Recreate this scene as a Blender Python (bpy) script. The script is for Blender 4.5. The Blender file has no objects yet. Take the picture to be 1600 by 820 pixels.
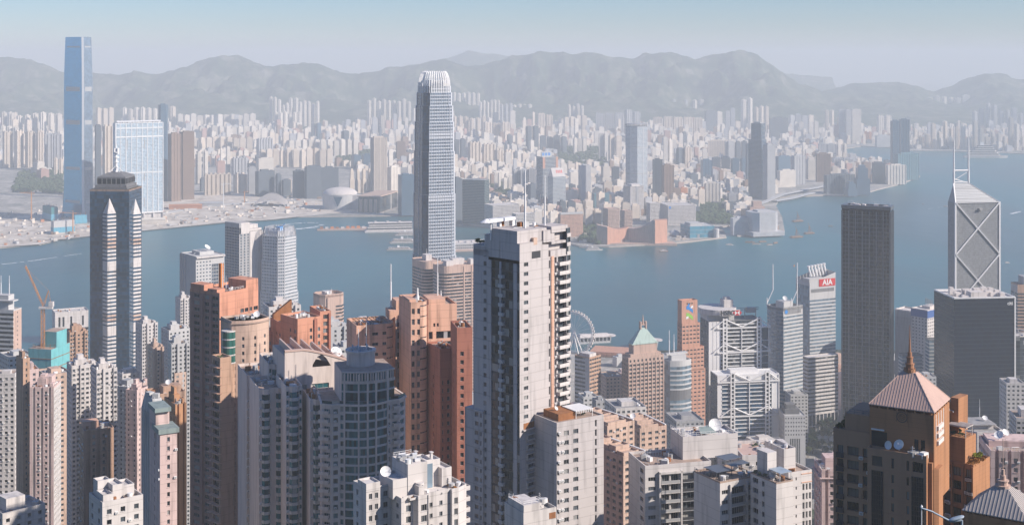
import bpy, math, random
from mathutils import Vector, Matrix, Quaternion
R = math.radians
rnd = random.Random(7)
scn = bpy.context.scene
COL = scn.collection
# ---------------------------------------------------------------- camera, sky, sun, exposure
F, H, Y0 = 2100.0, 430.0, 89.0          # focal length in photo pixels, eye height, horizon row
cd = bpy.data.cameras.new('camera'); cam = bpy.data.objects.new('camera', cd); COL.objects.link(cam)
cd.sensor_width = 36; cd.lens = 36*F/1600; cd.shift_y = -(410-Y0)/1600; cd.clip_start = 1; cd.clip_end = 90000
cam.location = (0, 0, H); cam.rotation_euler = (R(90), 0, 0); scn.camera = cam
SUN_EL, SUN_TH = 31.0, 70.0
sv = Vector((math.cos(R(SUN_EL))*math.sin(R(SUN_TH)), -math.cos(R(SUN_EL))*math.cos(R(SUN_TH)), math.sin(R(SUN_EL))))
w = bpy.data.worlds.new('World'); scn.world = w; w.use_nodes = True
nt = w.node_tree; bg = nt.nodes['Background']
sky = nt.nodes.new('ShaderNodeTexSky'); sky.sky_type = 'NISHITA'; sky.sun_disc = False
sky.sun_elevation = R(SUN_EL); sky.sun_rotation = R(180-SUN_TH); sky.altitude = 3500; sky.air_density = 1.8; sky.dust_density = 0.0; sky.ozone_density = 10
tint = nt.nodes.new('ShaderNodeMix'); tint.data_type = 'RGBA'; tint.blend_type = 'MULTIPLY'; tint.inputs[0].default_value = 1; tint.inputs[7].default_value = (.93, .915, 1.0, 1)
nt.links.new(sky.outputs[0], tint.inputs[6]); nt.links.new(tint.outputs[2], bg.inputs[0]); bg.inputs[1].default_value = 0.088
sl = bpy.data.lights.new('sun', 'SUN'); sl.energy = 5.0; sl.angle = R(0.53); sl.color = (1.0, 0.90, 0.80)
so = bpy.data.objects.new('sun', sl); COL.objects.link(so); so.rotation_euler = sv.to_track_quat('Z', 'Y').to_euler(); so.location = (300, -200, 900)
scn.view_settings.view_transform = 'Standard'; scn.view_settings.look = 'None'; scn.view_settings.gamma = 1; scn.view_settings.exposure = 0.58
scn.render.engine = 'CYCLES'
cy = scn.cycles
cy.use_denoising = True; cy.max_bounces = 6; cy.diffuse_bounces = 3; cy.glossy_bounces = 3; cy.transmission_bounces = 2; cy.volume_bounces = 1; cy.transparent_max_bounces = 6
cy.use_adaptive_sampling = False
try: cy.denoiser = 'OPENIMAGEDENOISE'; cy.denoising_input_passes = 'RGB_ALBEDO_NORMAL'
except Exception: pass
HAZE = 0.00014
# ---------------------------------------------------------------- helpers
def wx(px, d): return (px-800.0)*d/F
def wz(py, d): return H-(py-Y0)*d/F
def dbase(py, z=3.0): return F*(H-z)/(py-Y0)
def P(px, py, z=0.0):
    d = dbase(py, z); return Vector((wx(px, d), d, z))
class MB:
    def __init__(s): s.v = []; s.f = []; s.m = []; s.sm = []
    def face(s, pts, m=0):
        b = len(s.v); s.v.extend([tuple(p) for p in pts]); s.f.append(list(range(b, b+len(pts)))); s.m.append(m); s.sm.append(0)
    def mesh(s, vs, fs, m=0, smooth=0):
        b = len(s.v); s.v.extend([tuple(p) for p in vs])
        for f in fs: s.f.append([b+i for i in f]); s.m.append(m); s.sm.append(smooth)
    def box(s, x0, x1, y0, y1, z0, z1, m=0, mt=None):
        if x0 > x1: x0, x1 = x1, x0
        if y0 > y1: y0, y1 = y1, y0
        s.prism([(x0, y0), (x1, y0), (x1, y1), (x0, y1)], z0, z1, m, mt)
    def prism(s, poly, z0, z1, m=0, mt=None, top=None, bottom=True):
        n = len(poly); tp = top or poly; mt = m if mt is None else mt
        vs = [(p[0], p[1], z0) for p in poly]+[(p[0], p[1], z1) for p in tp]
        b = len(s.v); s.v.extend(vs)
        for i in range(n):
            j = (i+1) % n; s.f.append([b+i, b+j, b+n+j, b+n+i]); s.m.append(m); s.sm.append(0)
        s.f.append([b+n+i for i in range(n)]); s.m.append(mt); s.sm.append(0)
        if bottom: s.f.append([b+n-1-i for i in range(n)]); s.m.append(m); s.sm.append(0)
    def cyl(s, c, r, z0, z1, n=16, m=0, r1=None, mt=None):
        r1 = r if r1 is None else r1
        a = [(c[0]+r*math.cos(2*math.pi*i/n), c[1]+r*math.sin(2*math.pi*i/n)) for i in range(n)]
        t = [(c[0]+r1*math.cos(2*math.pi*i/n), c[1]+r1*math.sin(2*math.pi*i/n)) for i in range(n)]
        s.prism(a, z0, z1, m, mt, t)
    def tube(s, p, q, r, n=6, m=0, r1=None):
        p, q = Vector(p), Vector(q); d = q-p
        if d.length < 1e-6: return
        u = d.orthogonal().normalized(); v = d.normalized().cross(u); r1 = r if r1 is None else r1
        vs = [p+(u*math.cos(2*math.pi*i/n)+v*math.sin(2*math.pi*i/n))*r for i in range(n)]+[q+(u*math.cos(2*math.pi*i/n)+v*math.sin(2*math.pi*i/n))*r1 for i in range(n)]
        fs = [[i, (i+1) % n, n+(i+1) % n, n+i] for i in range(n)]+[list(range(n-1, -1, -1)), list(range(n, 2*n))]
        s.mesh(vs, fs, m)
    def dome(s, c, r, h, n=20, k=6, m=0, sx=1, sy=1):
        vs = []; fs = []
        for j in range(k):
            a = math.pi/2*j/k
            for i in range(n):
                t = 2*math.pi*i/n; vs.append((c[0]+r*sx*math.cos(a)*math.cos(t), c[1]+r*sy*math.cos(a)*math.sin(t), c[2]+h*math.sin(a)))
        vs.append((c[0], c[1], c[2]+h))
        for j in range(k-1):
            for i in range(n): fs.append([j*n+i, j*n+(i+1) % n, (j+1)*n+(i+1) % n, (j+1)*n+i])
        for i in range(n): fs.append([(k-1)*n+i, (k-1)*n+(i+1) % n, k*n])
        s.mesh(vs, fs, m, 1)
    def ring(s, poly, inner, z0, z1, m=0, mt=None):
        """hollow band: outer wall, inner wall, top and bottom rims (poly and inner have the same number of points)"""
        n = len(poly); mt = m if mt is None else mt
        for i in range(n):
            j = (i+1) % n; a, b, c, d = poly[i], poly[j], inner[i], inner[j]
            s.face([(*a, z0), (*b, z0), (*b, z1), (*a, z1)], m); s.face([(*d, z0), (*c, z0), (*c, z1), (*d, z1)], m)
            s.face([(*a, z1), (*b, z1), (*d, z1), (*c, z1)], mt); s.face([(*b, z0), (*a, z0), (*c, z0), (*d, z0)], m)
    def build(s, name, mats, parent=None, loc=None, rz=0, kind=None):
        if not s.f: return None
        me = bpy.data.meshes.new(name); me.from_pydata(s.v, [], s.f)
        if not isinstance(mats, (list, tuple)): mats = [mats]
        for mm in mats: me.materials.append(mm)
        me.polygons.foreach_set('material_index', s.m); me.polygons.foreach_set('use_smooth', [bool(x) for x in s.sm]); me.update()
        return link(name, me, parent, loc, rz, kind)
def link(name, me, parent=None, loc=None, rz=0, kind=None):
    o = bpy.data.objects.new(name, me); COL.objects.link(o)
    if parent is not None: o.parent = parent
    if loc is not None: o.location = loc
    if rz: o.rotation_euler = (0, 0, rz)
    if kind: o['kind'] = kind
    return o
def tag(o, label, cat, group=None):
    o['label'] = label; o['category'] = cat
    if group: o['group'] = group
    return o
def thing(name, label, cat, loc, rz=0, group=None):
    o = bpy.data.objects.new(name, None); COL.objects.link(o); o.location = loc; o.rotation_euler = (0, 0, rz)
    return tag(o, label, cat, group)
def inset(poly, t):
    """move every edge of a CCW polygon inward by t"""
    n = len(poly); out = []
    for i in range(n):
        a, b, c = Vector(poly[i-1]), Vector(poly[i]), Vector(poly[(i+1) % n])
        d1 = (b-a).normalized(); d2 = (c-b).normalized(); n1 = Vector((-d1.y, d1.x)); n2 = Vector((-d2.y, d2.x))
        k = 1+n1.dot(n2); v = (n1+n2)/max(k, .3)*t; out.append((b.x+v.x, b.y+v.y))
    return out
def rect(w, d): return [(-w/2, -d/2), (w/2, -d/2), (w/2, d/2), (-w/2, d/2)]
def chamfer(w, d, c): return [(-w/2+c, -d/2), (w/2-c, -d/2), (w/2, -d/2+c), (w/2, d/2-c), (w/2-c, d/2), (-w/2+c, d/2), (-w/2, d/2-c), (-w/2, -d/2+c)]
def notched(w, d, nb, nw, nd):
    """rectangle whose two long sides have nb notches nw wide, nd deep"""
    pts = []; step = w/nb
    for i in range(nb):
        c = -w/2+step*(i+.5); pts += [(c-nw/2, -d/2), (c-nw/2, -d/2+nd), (c+nw/2, -d/2+nd), (c+nw/2, -d/2)]
    a = [(-w/2, -d/2)]+pts+[(w/2, -d/2)]
    return a+[(-x, -y) for x, y in a]
def cross(w, d, a, b):
    return [(-w/2+a, -d/2), (w/2-a, -d/2), (w/2-a, -d/2+b), (w/2, -d/2+b), (w/2, d/2-b), (w/2-a, d/2-b), (w/2-a, d/2), (-w/2+a, d/2), (-w/2+a, d/2-b), (-w/2, d/2-b), (-w/2, -d/2+b), (-w/2+a, -d/2+b)]
def arc(cx, cy, r, a0, a1, n): return [(cx+r*math.cos(R(a0+(a1-a0)*i/n)), cy+r*math.sin(R(a0+(a1-a0)*i/n))) for i in range(n+1)]
def spot(x0, xs, x1, ytop, d, rv):
    """a box whose near vertical edge is at pixel xs, distance d: -> centre, z rotation, width, depth, top z. rv>0 turns the front face to the right."""
    az = math.atan((xs-800)/F); rz = R(rv)-az; s, c = abs(math.sin(R(rv))), math.cos(R(rv)); m = d/F/math.cos(az)*math.cos(az)
    if rv >= 0: w_, dp = (x1-xs)*m/c, (xs-x0)*m/max(s, .08); cor = Vector((-w_/2, -dp/2))
    else: w_, dp = (xs-x0)*m/c, (x1-xs)*m/max(s, .08); cor = Vector((w_/2, -dp/2))
    o = cor.copy(); o.rotate(Matrix.Rotation(rz, 2)); return Vector((wx(xs, d)-o.x, d-o.y, 0)), rz, w_, dp, wz(ytop, d)
# ---------------------------------------------------------------- materials
MATS = {}
def nodes(name):
    m = bpy.data.materials.new(name); m.use_nodes = True; t = m.node_tree; return m, t, t.nodes['Principled BSDF'], t.nodes.new, t.links.new
def mathn(N, L, op, a, b=None, clamp=False):
    n = N('ShaderNodeMath'); n.operation = op; n.use_clamp = clamp
    for i, x in enumerate((a, b)):
        if x is None: continue
        if isinstance(x, (int, float)): n.inputs[i].default_value = x
        else: L(x, n.inputs[i])
    return n.outputs[0]
def wall(name, col, rough=.85, var=.16, sc=.12, obj_var=0.0, spec=.3, grime=.36, lines=0.0):
    """painted render, tile or concrete: broad patches, rain streaks down the face, fine speckle; lines = floor joint spacing"""
    m, t, b, N, L = nodes(name)
    tc = N('ShaderNodeTexCoord'); mp = N('ShaderNodeMapping'); mp.inputs['Scale'].default_value = (1, 1, .09); L(tc.outputs['Object'], mp.inputs[0])
    n1 = N('ShaderNodeTexNoise'); n1.inputs['Scale'].default_value = sc; n1.inputs['Detail'].default_value = 5; L(tc.outputs['Object'], n1.inputs['Vector'])
    n2 = N('ShaderNodeTexNoise'); n2.inputs['Scale'].default_value = .55; n2.inputs['Detail'].default_value = 4; L(mp.outputs[0], n2.inputs['Vector'])
    v = mathn(N, L, 'MULTIPLY_ADD', n1.outputs[0], var*2); t.nodes[-1].inputs[2].default_value = 1-var
    st = mathn(N, L, 'MULTIPLY_ADD', mathn(N, L, 'SUBTRACT', n2.outputs[0], .5, True), -grime*4); t.nodes[-1].inputs[2].default_value = 1.0
    f = mathn(N, L, 'MULTIPLY', v, st)
    if obj_var:
        oi = N('ShaderNodeObjectInfo'); q = mathn(N, L, 'MULTIPLY_ADD', oi.outputs['Random'], obj_var*2); t.nodes[-1].inputs[2].default_value = 1-obj_var
        f = mathn(N, L, 'MULTIPLY', f, q)
    if lines:
        sx = N('ShaderNodeSeparateXYZ'); L(tc.outputs['Object'], sx.inputs[0])
        fr = mathn(N, L, 'FRACT', mathn(N, L, 'MULTIPLY', sx.outputs[2], 1/lines)); lo = mathn(N, L, 'LESS_THAN', fr, .06)
        f = mathn(N, L, 'MULTIPLY', f, mathn(N, L, 'MULTIPLY_ADD', lo, -.22)); t.nodes[-2].inputs[2].default_value = 1.0
    mx = N('ShaderNodeMix'); mx.data_type = 'RGBA'; mx.blend_type = 'MULTIPLY'; mx.inputs[0].default_value = 1
    mx.inputs[6].default_value = (*col, 1); L(f, mx.inputs[7]); L(mx.outputs[2], b.inputs['Base Color'])
    b.inputs['Roughness'].default_value = rough; b.inputs['Specular IOR Level'].default_value = spec
    MATS[name] = m; return m
def glass(name, col, rough=.12, metal=0.0, var=.6, spec=.5, wob=.0, blind=0):
    """window glass over dark rooms; every pane a little different"""
    m, t, b, N, L = nodes(name)
    g = N('ShaderNodeNewGeometry'); oi = N('ShaderNodeObjectInfo'); q = mathn(N, L, 'FRACT', mathn(N, L, 'ADD', g.outputs['Random Per Island'], mathn(N, L, 'MULTIPLY', oi.outputs['Random'], 7.3))); r = mathn(N, L, 'MULTIPLY_ADD', q, var*2); t.nodes[-1].inputs[2].default_value = 1-var
    mx = N('ShaderNodeMix'); mx.data_type = 'RGBA'; mx.blend_type = 'MULTIPLY'; mx.inputs[0].default_value = 1
    mx.inputs[6].default_value = (*col, 1); L(r, mx.inputs[7]); out = mx.outputs[2]
    if blind:
        m3 = N('ShaderNodeMix'); m3.data_type = 'RGBA'; L(mathn(N, L, 'MULTIPLY', mathn(N, L, 'GREATER_THAN', q, 1-blind), .75), m3.inputs[0]); L(out, m3.inputs[6]); m3.inputs[7].default_value = (.34, .33, .31, 1); out = m3.outputs[2]
    L(out, b.inputs['Base Color'])
    b.inputs['Roughness'].default_value = rough; b.inputs['Metallic'].default_value = metal; b.inputs['Specular IOR Level'].default_value = spec
    if wob:
        tc = N('ShaderNodeTexCoord'); n1 = N('ShaderNodeTexNoise'); n1.inputs['Scale'].default_value = .06; n1.inputs['Detail'].default_value = 4; L(tc.outputs['Object'], n1.inputs['Vector'])
        bp = N('ShaderNodeBump'); bp.inputs['Strength'].default_value = wob; bp.inputs['Distance'].default_value = 2; L(n1.outputs[0], bp.inputs['Height']); L(bp.outputs[0], b.inputs['Normal'])
    MATS[name] = m; return m
def farwall(name, col, win=.5, fl=3.1, bay=3.4, fw=.5, bw=.55, obj_var=.18, rough=.8, wincol=None, spec=.3):
    """far block: rows and bays of window openings on the upright faces, plain roofs"""
    m, t, b, N, L = nodes(name)
    tc = N('ShaderNodeTexCoord'); sx = N('ShaderNodeSeparateXYZ'); L(tc.outputs['Object'], sx.inputs[0])
    sn = N('ShaderNodeSeparateXYZ'); L(tc.outputs['Normal'], sn.inputs[0])
    fz = mathn(N, L, 'LESS_THAN', mathn(N, L, 'FRACT', mathn(N, L, 'MULTIPLY', sx.outputs[2], 1/fl)), fw)
    fx = mathn(N, L, 'LESS_THAN', mathn(N, L, 'FRACT', mathn(N, L, 'MULTIPLY', mathn(N, L, 'ADD', sx.outputs[0], sx.outputs[1]), 1/bay)), bw)
    side = mathn(N, L, 'LESS_THAN', mathn(N, L, 'ABSOLUTE', sn.outputs[2]), .5)
    k = mathn(N, L, 'MULTIPLY', mathn(N, L, 'MULTIPLY', mathn(N, L, 'MULTIPLY', fz, fx), side), win)
    n1 = N('ShaderNodeTexNoise'); n1.inputs['Scale'].default_value = .05; n1.inputs['Detail'].default_value = 4; L(tc.outputs['Object'], n1.inputs['Vector'])
    v = mathn(N, L, 'MULTIPLY_ADD', n1.outputs[0], .5); t.nodes[-1].inputs[2].default_value = .75
    oi = N('ShaderNodeObjectInfo'); q = mathn(N, L, 'MULTIPLY_ADD', oi.outputs['Random'], obj_var*2); t.nodes[-1].inputs[2].default_value = 1-obj_var
    f = mathn(N, L, 'MULTIPLY', v, q)
    m1 = N('ShaderNodeMix'); m1.data_type = 'RGBA'; m1.blend_type = 'MULTIPLY'; m1.inputs[0].default_value = 1; m1.inputs[6].default_value = (*col, 1); L(f, m1.inputs[7])
    m2 = N('ShaderNodeMix'); m2.data_type = 'RGBA'; L(k, m2.inputs[0]); L(m1.outputs[2], m2.inputs[6]); m2.inputs[7].default_value = (*(wincol or (.03, .035, .04)), 1)
    L(m2.outputs[2], b.inputs['Base Color']); b.inputs['Roughness'].default_value = rough; b.inputs['Specular IOR Level'].default_value = spec
    MATS[name] = m; return m
# ---------------------------------------------------------------- towers
WIN_MESH = {}
def win_mesh(w_, h_, fr, gl, mull):
    k = (round(w_, 2), round(h_, 2), fr.name, gl.name, mull)
    if k in WIN_MESH: return WIN_MESH[k]
    mb = MB(); t = min(.09, w_*.07)
    mb.face([(-w_/2+t, .03, -h_/2+t), (w_/2-t, .03, -h_/2+t), (w_/2-t, .03, h_/2-t), (-w_/2+t, .03, h_/2-t)], 1)
    for x0, x1, z0, z1 in [(-w_/2, -w_/2+t, -h_/2, h_/2), (w_/2-t, w_/2, -h_/2, h_/2), (-w_/2+t, w_/2-t, -h_/2, -h_/2+t), (-w_/2+t, w_/2-t, h_/2-t, h_/2)]: mb.box(x0, x1, -.04, .06, z0, z1, 0)
    for i in range(1, mull+1): x = -w_/2+w_*i/(mull+1); mb.box(x-.035, x+.035, -.03, .05, -h_/2+t, h_/2-t, 0)
    me = bpy.data.meshes.new('window'); me.from_pydata(mb.v, [], mb.f); me.materials.append(fr); me.materials.append(gl); me.polygons.foreach_set('material_index', mb.m); me.update()
    WIN_MESH[k] = me; return me
class Tower:
    def __init__(s, name, label, cat, x0, xs, x1, yt, d, rv, wm, gm, zb=None, group=None, fm=None, w=None, dep=None):
        loc, rz, w_, dp, zt = spot(x0, xs, x1, yt, d, rv)
        if w: w_ = w
        if dep:   # keep the near edge, change the depth
            o = Vector((0, (dep-dp)/2)); o.rotate(Matrix.Rotation(rz, 2)); loc = loc+Vector((o.x, o.y, 0)); dp = dep
        zb = (gz(loc.y)-4 if zb is None else zb); s.loc = Vector((loc.x, loc.y, zb)); s.rz = rz; s.w, s.d, s.h = w_, dp, zt-zb
        s.root = thing(name, label, cat, s.loc, rz, group); s.W = MB(); s.G = MB(); s.wm = wm if isinstance(wm, (list, tuple)) else [wm]; s.gm = gm; s.fm = fm; s.wins = []; s.extra = []; s.wc = MB()
        s.px, s.yt = (x0+x1)/2, yt; s.sp = (x0, xs, x1, d, R(rv)); s.bal = {}
    def U(s, px):
        """photo column -> metres along the front wall from its left end"""
        x0, xs, x1, d, rv = s.sp; k = (px-xs)*d/F/math.cos(rv); return k if rv >= 0 else s.w+k
    def V(s, px):
        """photo column -> metres along the visible side wall, in the direction that wall is drawn"""
        x0, xs, x1, d, rv = s.sp; k = abs(px-xs)*d/F/max(abs(math.sin(rv)), .08); return s.d-k if rv >= 0 else k
    def Z(s, py): return wz(py, s.sp[3])-s.loc.z
    def pt(s, px, back=0.0): return (-s.w/2+s.U(px), -s.d/2+back)
    def balcony(s, a, b, u0, u1, zs, dp, mat, rail=1.0, name='balcony', rm=None, t=.12):
        """the same balcony repeated up a wall, each an object of its own"""
        w_ = u1-u0; mb = MB(); mb.box(-w_/2, w_/2, -dp, .02, -.22, 0)
        if rail: m = 1 if rm else 0; mb.box(-w_/2, w_/2, -dp, -dp+t, 0.002, rail, m); mb.box(-w_/2, -w_/2+t, -dp+t, 0, 0.002, rail, m); mb.box(w_/2-t, w_/2, -dp+t, 0, 0.002, rail, m)
        me = bpy.data.meshes.new(name); me.from_pydata(mb.v, [], mb.f); me.materials.append(mat)
        if rm: me.materials.append(rm)
        me.polygons.foreach_set('material_index', mb.m); me.update(); av, bv = Vector(a), Vector(b); t_ = (bv-av).normalized(); c = av+t_*((u0+u1)/2); ang = math.atan2(t_.y, t_.x)
        for z in zs:
            if s.bal.get(name, 0) > 98 or s.loc.z+z < wz(835, s.loc.y): continue
            s.bal[name] = s.bal.get(name, 0)+1; o = link(name, me, s.root, (c.x, c.y, z)); o.rotation_euler = (0, 0, ang)
    def coolers(s, a, b, us, zs, seed=1, p=.6):
        """air conditioner boxes on a wall"""
        if not hasattr(Tower, 'acm'):
            mb = MB(); mb.box(-.45, .45, -.5, .02, 0, .65); mb.box(-.32, .32, -.53, -.505, .1, .55, 1); me = bpy.data.meshes.new('air_conditioner'); me.from_pydata(mb.v, [], mb.f); me.materials.append(MATS['white_metal']); me.materials.append(MATS['frame_grey']); me.polygons.foreach_set('material_index', mb.m); me.update(); Tower.acm = me
        rr = random.Random(seed); av, bv = Vector(a), Vector(b); t_ = (bv-av).normalized(); ang = math.atan2(t_.y, t_.x)
        for z in zs:
            for u in us:
                if rr.random() > p or s.bal.get('ac', 0) > 70 or s.loc.z+z < wz(830, s.loc.y): continue
                s.bal['ac'] = s.bal.get('ac', 0)+1; c = av+t_*(u+rr.uniform(-.15, .15)); o = link('air_conditioner', Tower.acm, s.root, (c.x, c.y, z+rr.uniform(-.1, .1))); o.rotation_euler = (0, 0, ang)
    def clutter(s, x0, x1, y0, y1, z, seed=1, n=8, mat=None):
        """small things on a roof: tanks, ducts, vents, pipes"""
        rr = random.Random(seed); mat = mat or MATS['pale_grey']
        for i in range(int(n*1.7)):
            x, y = rr.uniform(x0, x1), rr.uniform(y0, y1); k = rr.random(); mb = MB()
            if k < .25: mb.cyl((0, 0), rr.uniform(.5, .9), 0, rr.uniform(1, 1.8), 12); nm = 'water_tank'
            elif k < .6: a_, b_ = rr.uniform(.5, 1.3), rr.uniform(.5, 1.1); mb.box(-a_, a_, -b_, b_, .15, rr.uniform(.8, 1.8)); mb.box(-a_*.8, a_*.8, -b_*.8, b_*.8, 0, .15); nm = 'cooling_unit'
            elif k < .8: L = rr.uniform(2, 5); mb.tube((-L/2, 0, .3), (L/2, 0, .3), .12, 5); mb.tube((L/2, 0, .3), (L/2, 0, 0), .12, 5); mb.tube((-L/2, 0, .3), (-L/2, 0, 0), .12, 5); nm = 'roof_pipe'
            else: mb.box(-.08, .08, -.08, .08, 0, 2.4); mb.box(-.6, .6, -.05, .05, 1.5, 1.56); mb.box(-.5, .5, -.05, .05, 2.0, 2.06); nm = 'aerial'
            s.part(nm, mb, rr.choice([mat, MATS['white_metal'], MATS['frame_grey'], MATS['rust']]), (x, y, z), rr.uniform(0, 3))
    def rail(s, pts, z, h=1.1, mat=None, step=1.6):
        mb = MB()
        for a, b in zip(pts, pts[1:]):
            L = math.hypot(b[0]-a[0], b[1]-a[1]); n = max(1, int(L/step))
            for k in range(n+1): x, y = a[0]+(b[0]-a[0])*k/n, a[1]+(b[1]-a[1])*k/n; mb.tube((x, y, z), (x, y, z+h), .05, 4)
            for q in (h, h*.5): mb.tube((*a, z+q), (*b, z+q), .05, 4)
        return s.part('railing', mb, mat or MATS['white_metal'])
    def plants(s, x0, x1, y0, y1, z, seed=1, n=6, r=.6, mat=None):
        mb = MB(); rr = random.Random(seed)
        for i in range(n):
            cx, cy = rr.uniform(x0, x1), rr.uniform(y0, y1); h = r*rr.uniform(.9, 2.0)
            for k in range(70):
                a, e, q = rr.uniform(0, 6.28), rr.uniform(-.2, 1.4), r*rr.uniform(.3, 1); p = Vector((cx+q*math.cos(a)*math.cos(e), cy+q*math.sin(a)*math.cos(e), z+h*.5+h*.5*math.sin(e)+.1)); u = Vector((rr.uniform(-1, 1), rr.uniform(-1, 1), rr.uniform(-1, 1))).normalized()*r*.3; v = u.orthogonal().normalized()*r*.2; mb.face([p-u, p+v, p+u, p-v])
        return s.part('roof_plants', mb, mat or MATS['leaf_green'])
    def faces_cam(s, a, b, lim=-.05):
        n = Vector((b[1]-a[1], a[0]-b[0])).normalized(); n.rotate(Matrix.Rotation(s.rz, 2)); m = Vector(((a[0]+b[0])/2, (a[1]+b[1])/2)); m.rotate(Matrix.Rotation(s.rz, 2))
        c = Vector((-(s.loc.x+m.x), -(s.loc.y+m.y))).normalized(); return n.dot(c) > lim
    def rib(s, mb, a, b, u0, u1, z0, z1, out, m=0, back=0.0):
        a, b = Vector(a), Vector(b); t = (b-a).normalized(); n = Vector((t.y, -t.x)); p = a+t*u0-n*back; q = a+t*u1-n*back; P_, Q = a+t*u0+n*out, a+t*u1+n*out
        mb.prism([(P_.x, P_.y), (Q.x, Q.y), (q.x, q.y), (p.x, p.y)], z0, z1, m)
    def quad(s, mb, a, b, u0, u1, z0, z1, off=0.0, m=0):
        a, b = Vector(a), Vector(b); t = (b-a).normalized(); n = Vector((t.y, -t.x)); p = a+t*u0+n*off; q = a+t*u1+n*off
        mb.face([(p.x, p.y, z0), (q.x, q.y, z0), (q.x, q.y, z1), (p.x, p.y, z1)], m)
    def blank(s, a, b, z0, z1, m=0): s.quad(s.W, a, b, 0, (Vector(b)-Vector(a)).length, z0, z1, 0, m)
    def curtain(s, a, b, z0, z1, fh, bay=3.0, sp=1.2, mw=.0, out=.25, m=0, cull=True, mout=None, base=0.0):
        """glass bays between floor bands (sp high) and upright fins (mw wide)"""
        L = (Vector(b)-Vector(a)).length; nf = max(1, round((z1-z0)/fh)); fh = (z1-z0)/nf; nb = max(1, round(L/bay)); bw = L/nb
        if cull and not s.faces_cam(a, b): s.blank(a, b, z0, z1, m); return
        for i in range(nf):
            z = z0+i*fh
            for k in range(nb): s.quad(s.G, a, b, k*bw, (k+1)*bw, z, z+fh)
            if sp: s.rib(s.W, a, b, 0, L, z+base, z+base+sp, out, m)
        if mw:
            for k in range(nb+1): u = min(max(k*bw, mw/2), L-mw/2); s.rib(s.W, a, b, u-mw/2, u+mw/2, z0, z1, out+.06 if mout is None else mout, m)
    def punch(s, a, b, z0, z1, fh, cols, v0=.9, v1=2.3, rec=.25, m=0, solo=True, mull=1, top=True, skip=0, cull=True, sill=0.0):
        """wall with recessed window openings; cols = [(u0, u1)] along the edge, or a count/width pair"""
        L = (Vector(b)-Vector(a)).length
        if cull and not s.faces_cam(a, b): s.blank(a, b, z0, z1, m); return
        if isinstance(cols, tuple): n, ww = cols; st = L/n; cols = [(st*(i+.5)-ww/2, st*(i+.5)+ww/2) for i in range(n)]
        nf = max(1, int((z1-z0)/fh)); zt0 = z1-nf*fh; u = 0
        for u0, u1 in cols+[(L, L)]:
            if u0-u > .01: s.quad(s.W, a, b, u, u0, z0, z1, 0, m)
            u = u1
        av, bv = Vector(a), Vector(b); t = (bv-av).normalized(); n = Vector((t.y, -t.x)); ang = math.atan2(t.y, t.x)
        for u0, u1 in cols:
            if zt0 > z0: s.quad(s.W, a, b, u0, u1, z0, zt0, 0, m)
            for i in range(nf):
                z = zt0+i*fh
                if i >= nf-skip: s.quad(s.W, a, b, u0, u1, z, z+fh, 0, m); continue
                s.quad(s.W, a, b, u0, u1, z, z+v0, 0, m)
                if z+v1 < z1-.01: s.quad(s.W, a, b, u0, u1, z+v1, z+fh, 0, m)
                p, q = av+t*u0, av+t*u1; pi, qi = p-n*rec, q-n*rec; A, B_ = z+v0, z+v1
                s.W.face([(p.x, p.y, A), (q.x, q.y, A), (qi.x, qi.y, A), (pi.x, pi.y, A)], m); s.W.face([(pi.x, pi.y, B_), (qi.x, qi.y, B_), (q.x, q.y, B_), (p.x, p.y, B_)], m)
                s.W.face([(p.x, p.y, A), (pi.x, pi.y, A), (pi.x, pi.y, B_), (p.x, p.y, B_)], m); s.W.face([(qi.x, qi.y, A), (q.x, q.y, A), (q.x, q.y, B_), (qi.x, qi.y, B_)], m)
                if solo: c = (pi+qi)/2; s.wins.append((z, c.x, c.y, (A+B_)/2, u1-u0, B_-A, ang, mull))
                else: s.G.face([(pi.x, pi.y, A), (qi.x, qi.y, A), (qi.x, qi.y, B_), (pi.x, pi.y, B_)])
                if sill: s.rib(s.W, a, b, u0-.1, u1+.1, A-.14, A-.004, sill, m)
    def cap(s, poly, z, m=0, par=1.1, t=.35, mr=None):
        """roof deck with a parapet round it"""
        s.W.face([(*p, z) for p in poly], m if mr is None else mr)
        if par: s.W.ring(poly, inset(poly, t), z-.02, z+par, m)
    def roofbox(s, x0, x1, y0, y1, z0, z1, m=0): s.W.box(x0, x1, y0, y1, z0, z1, m)
    def part(s, name, mb, mat, loc=None, rz=0, kind=None): return mb.build(name, mat, s.root, loc, rz, kind)
    def antenna(s, x, y, z, h, r=.25, mat=None, name='antenna'):
        mb = MB(); mb.tube((x, y, z), (x, y, z+h*.6), r, 6); mb.tube((x, y, z+h*.6), (x, y, z+h), r*.6, 6); return s.part(name, mb, mat or MATS['white_metal'])
    def dish(s, x, y, z, r, az=-120, el=40, mat=None):
        mb = MB(); vs = []; fs = []; n = 20; k = 5; ax = Vector((math.cos(R(az))*math.cos(R(el)), math.sin(R(az))*math.cos(R(el)), math.sin(R(el)))); u = ax.orthogonal().normalized(); v = ax.cross(u); c = Vector((x, y, z+r*1.05))
        for j in range(k+1):
            q = r*j/k
            for i in range(n): t = 2*math.pi*i/n; vs.append(c+(u*math.cos(t)+v*math.sin(t))*q+ax*(q*q/r*.32-r*.1))
        for j in range(k):
            for i in range(n): fs.append([j*n+i, j*n+(i+1) % n, (j+1)*n+(i+1) % n, (j+1)*n+i])
        mb.mesh(vs, fs, 0, 1); mb.mesh([p-ax*.08 for p in vs], [f[::-1] for f in fs], 0, 1); mb.tube((x, y, z), c-ax*r*.12, r*.09)
        f = c+ax*r*.55
        for i in (0, 7, 13): t = 2*math.pi*i/n; mb.tube(c+(u*math.cos(t)+v*math.sin(t))*r*.9+ax*r*.18, f, r*.02, 4)
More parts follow.
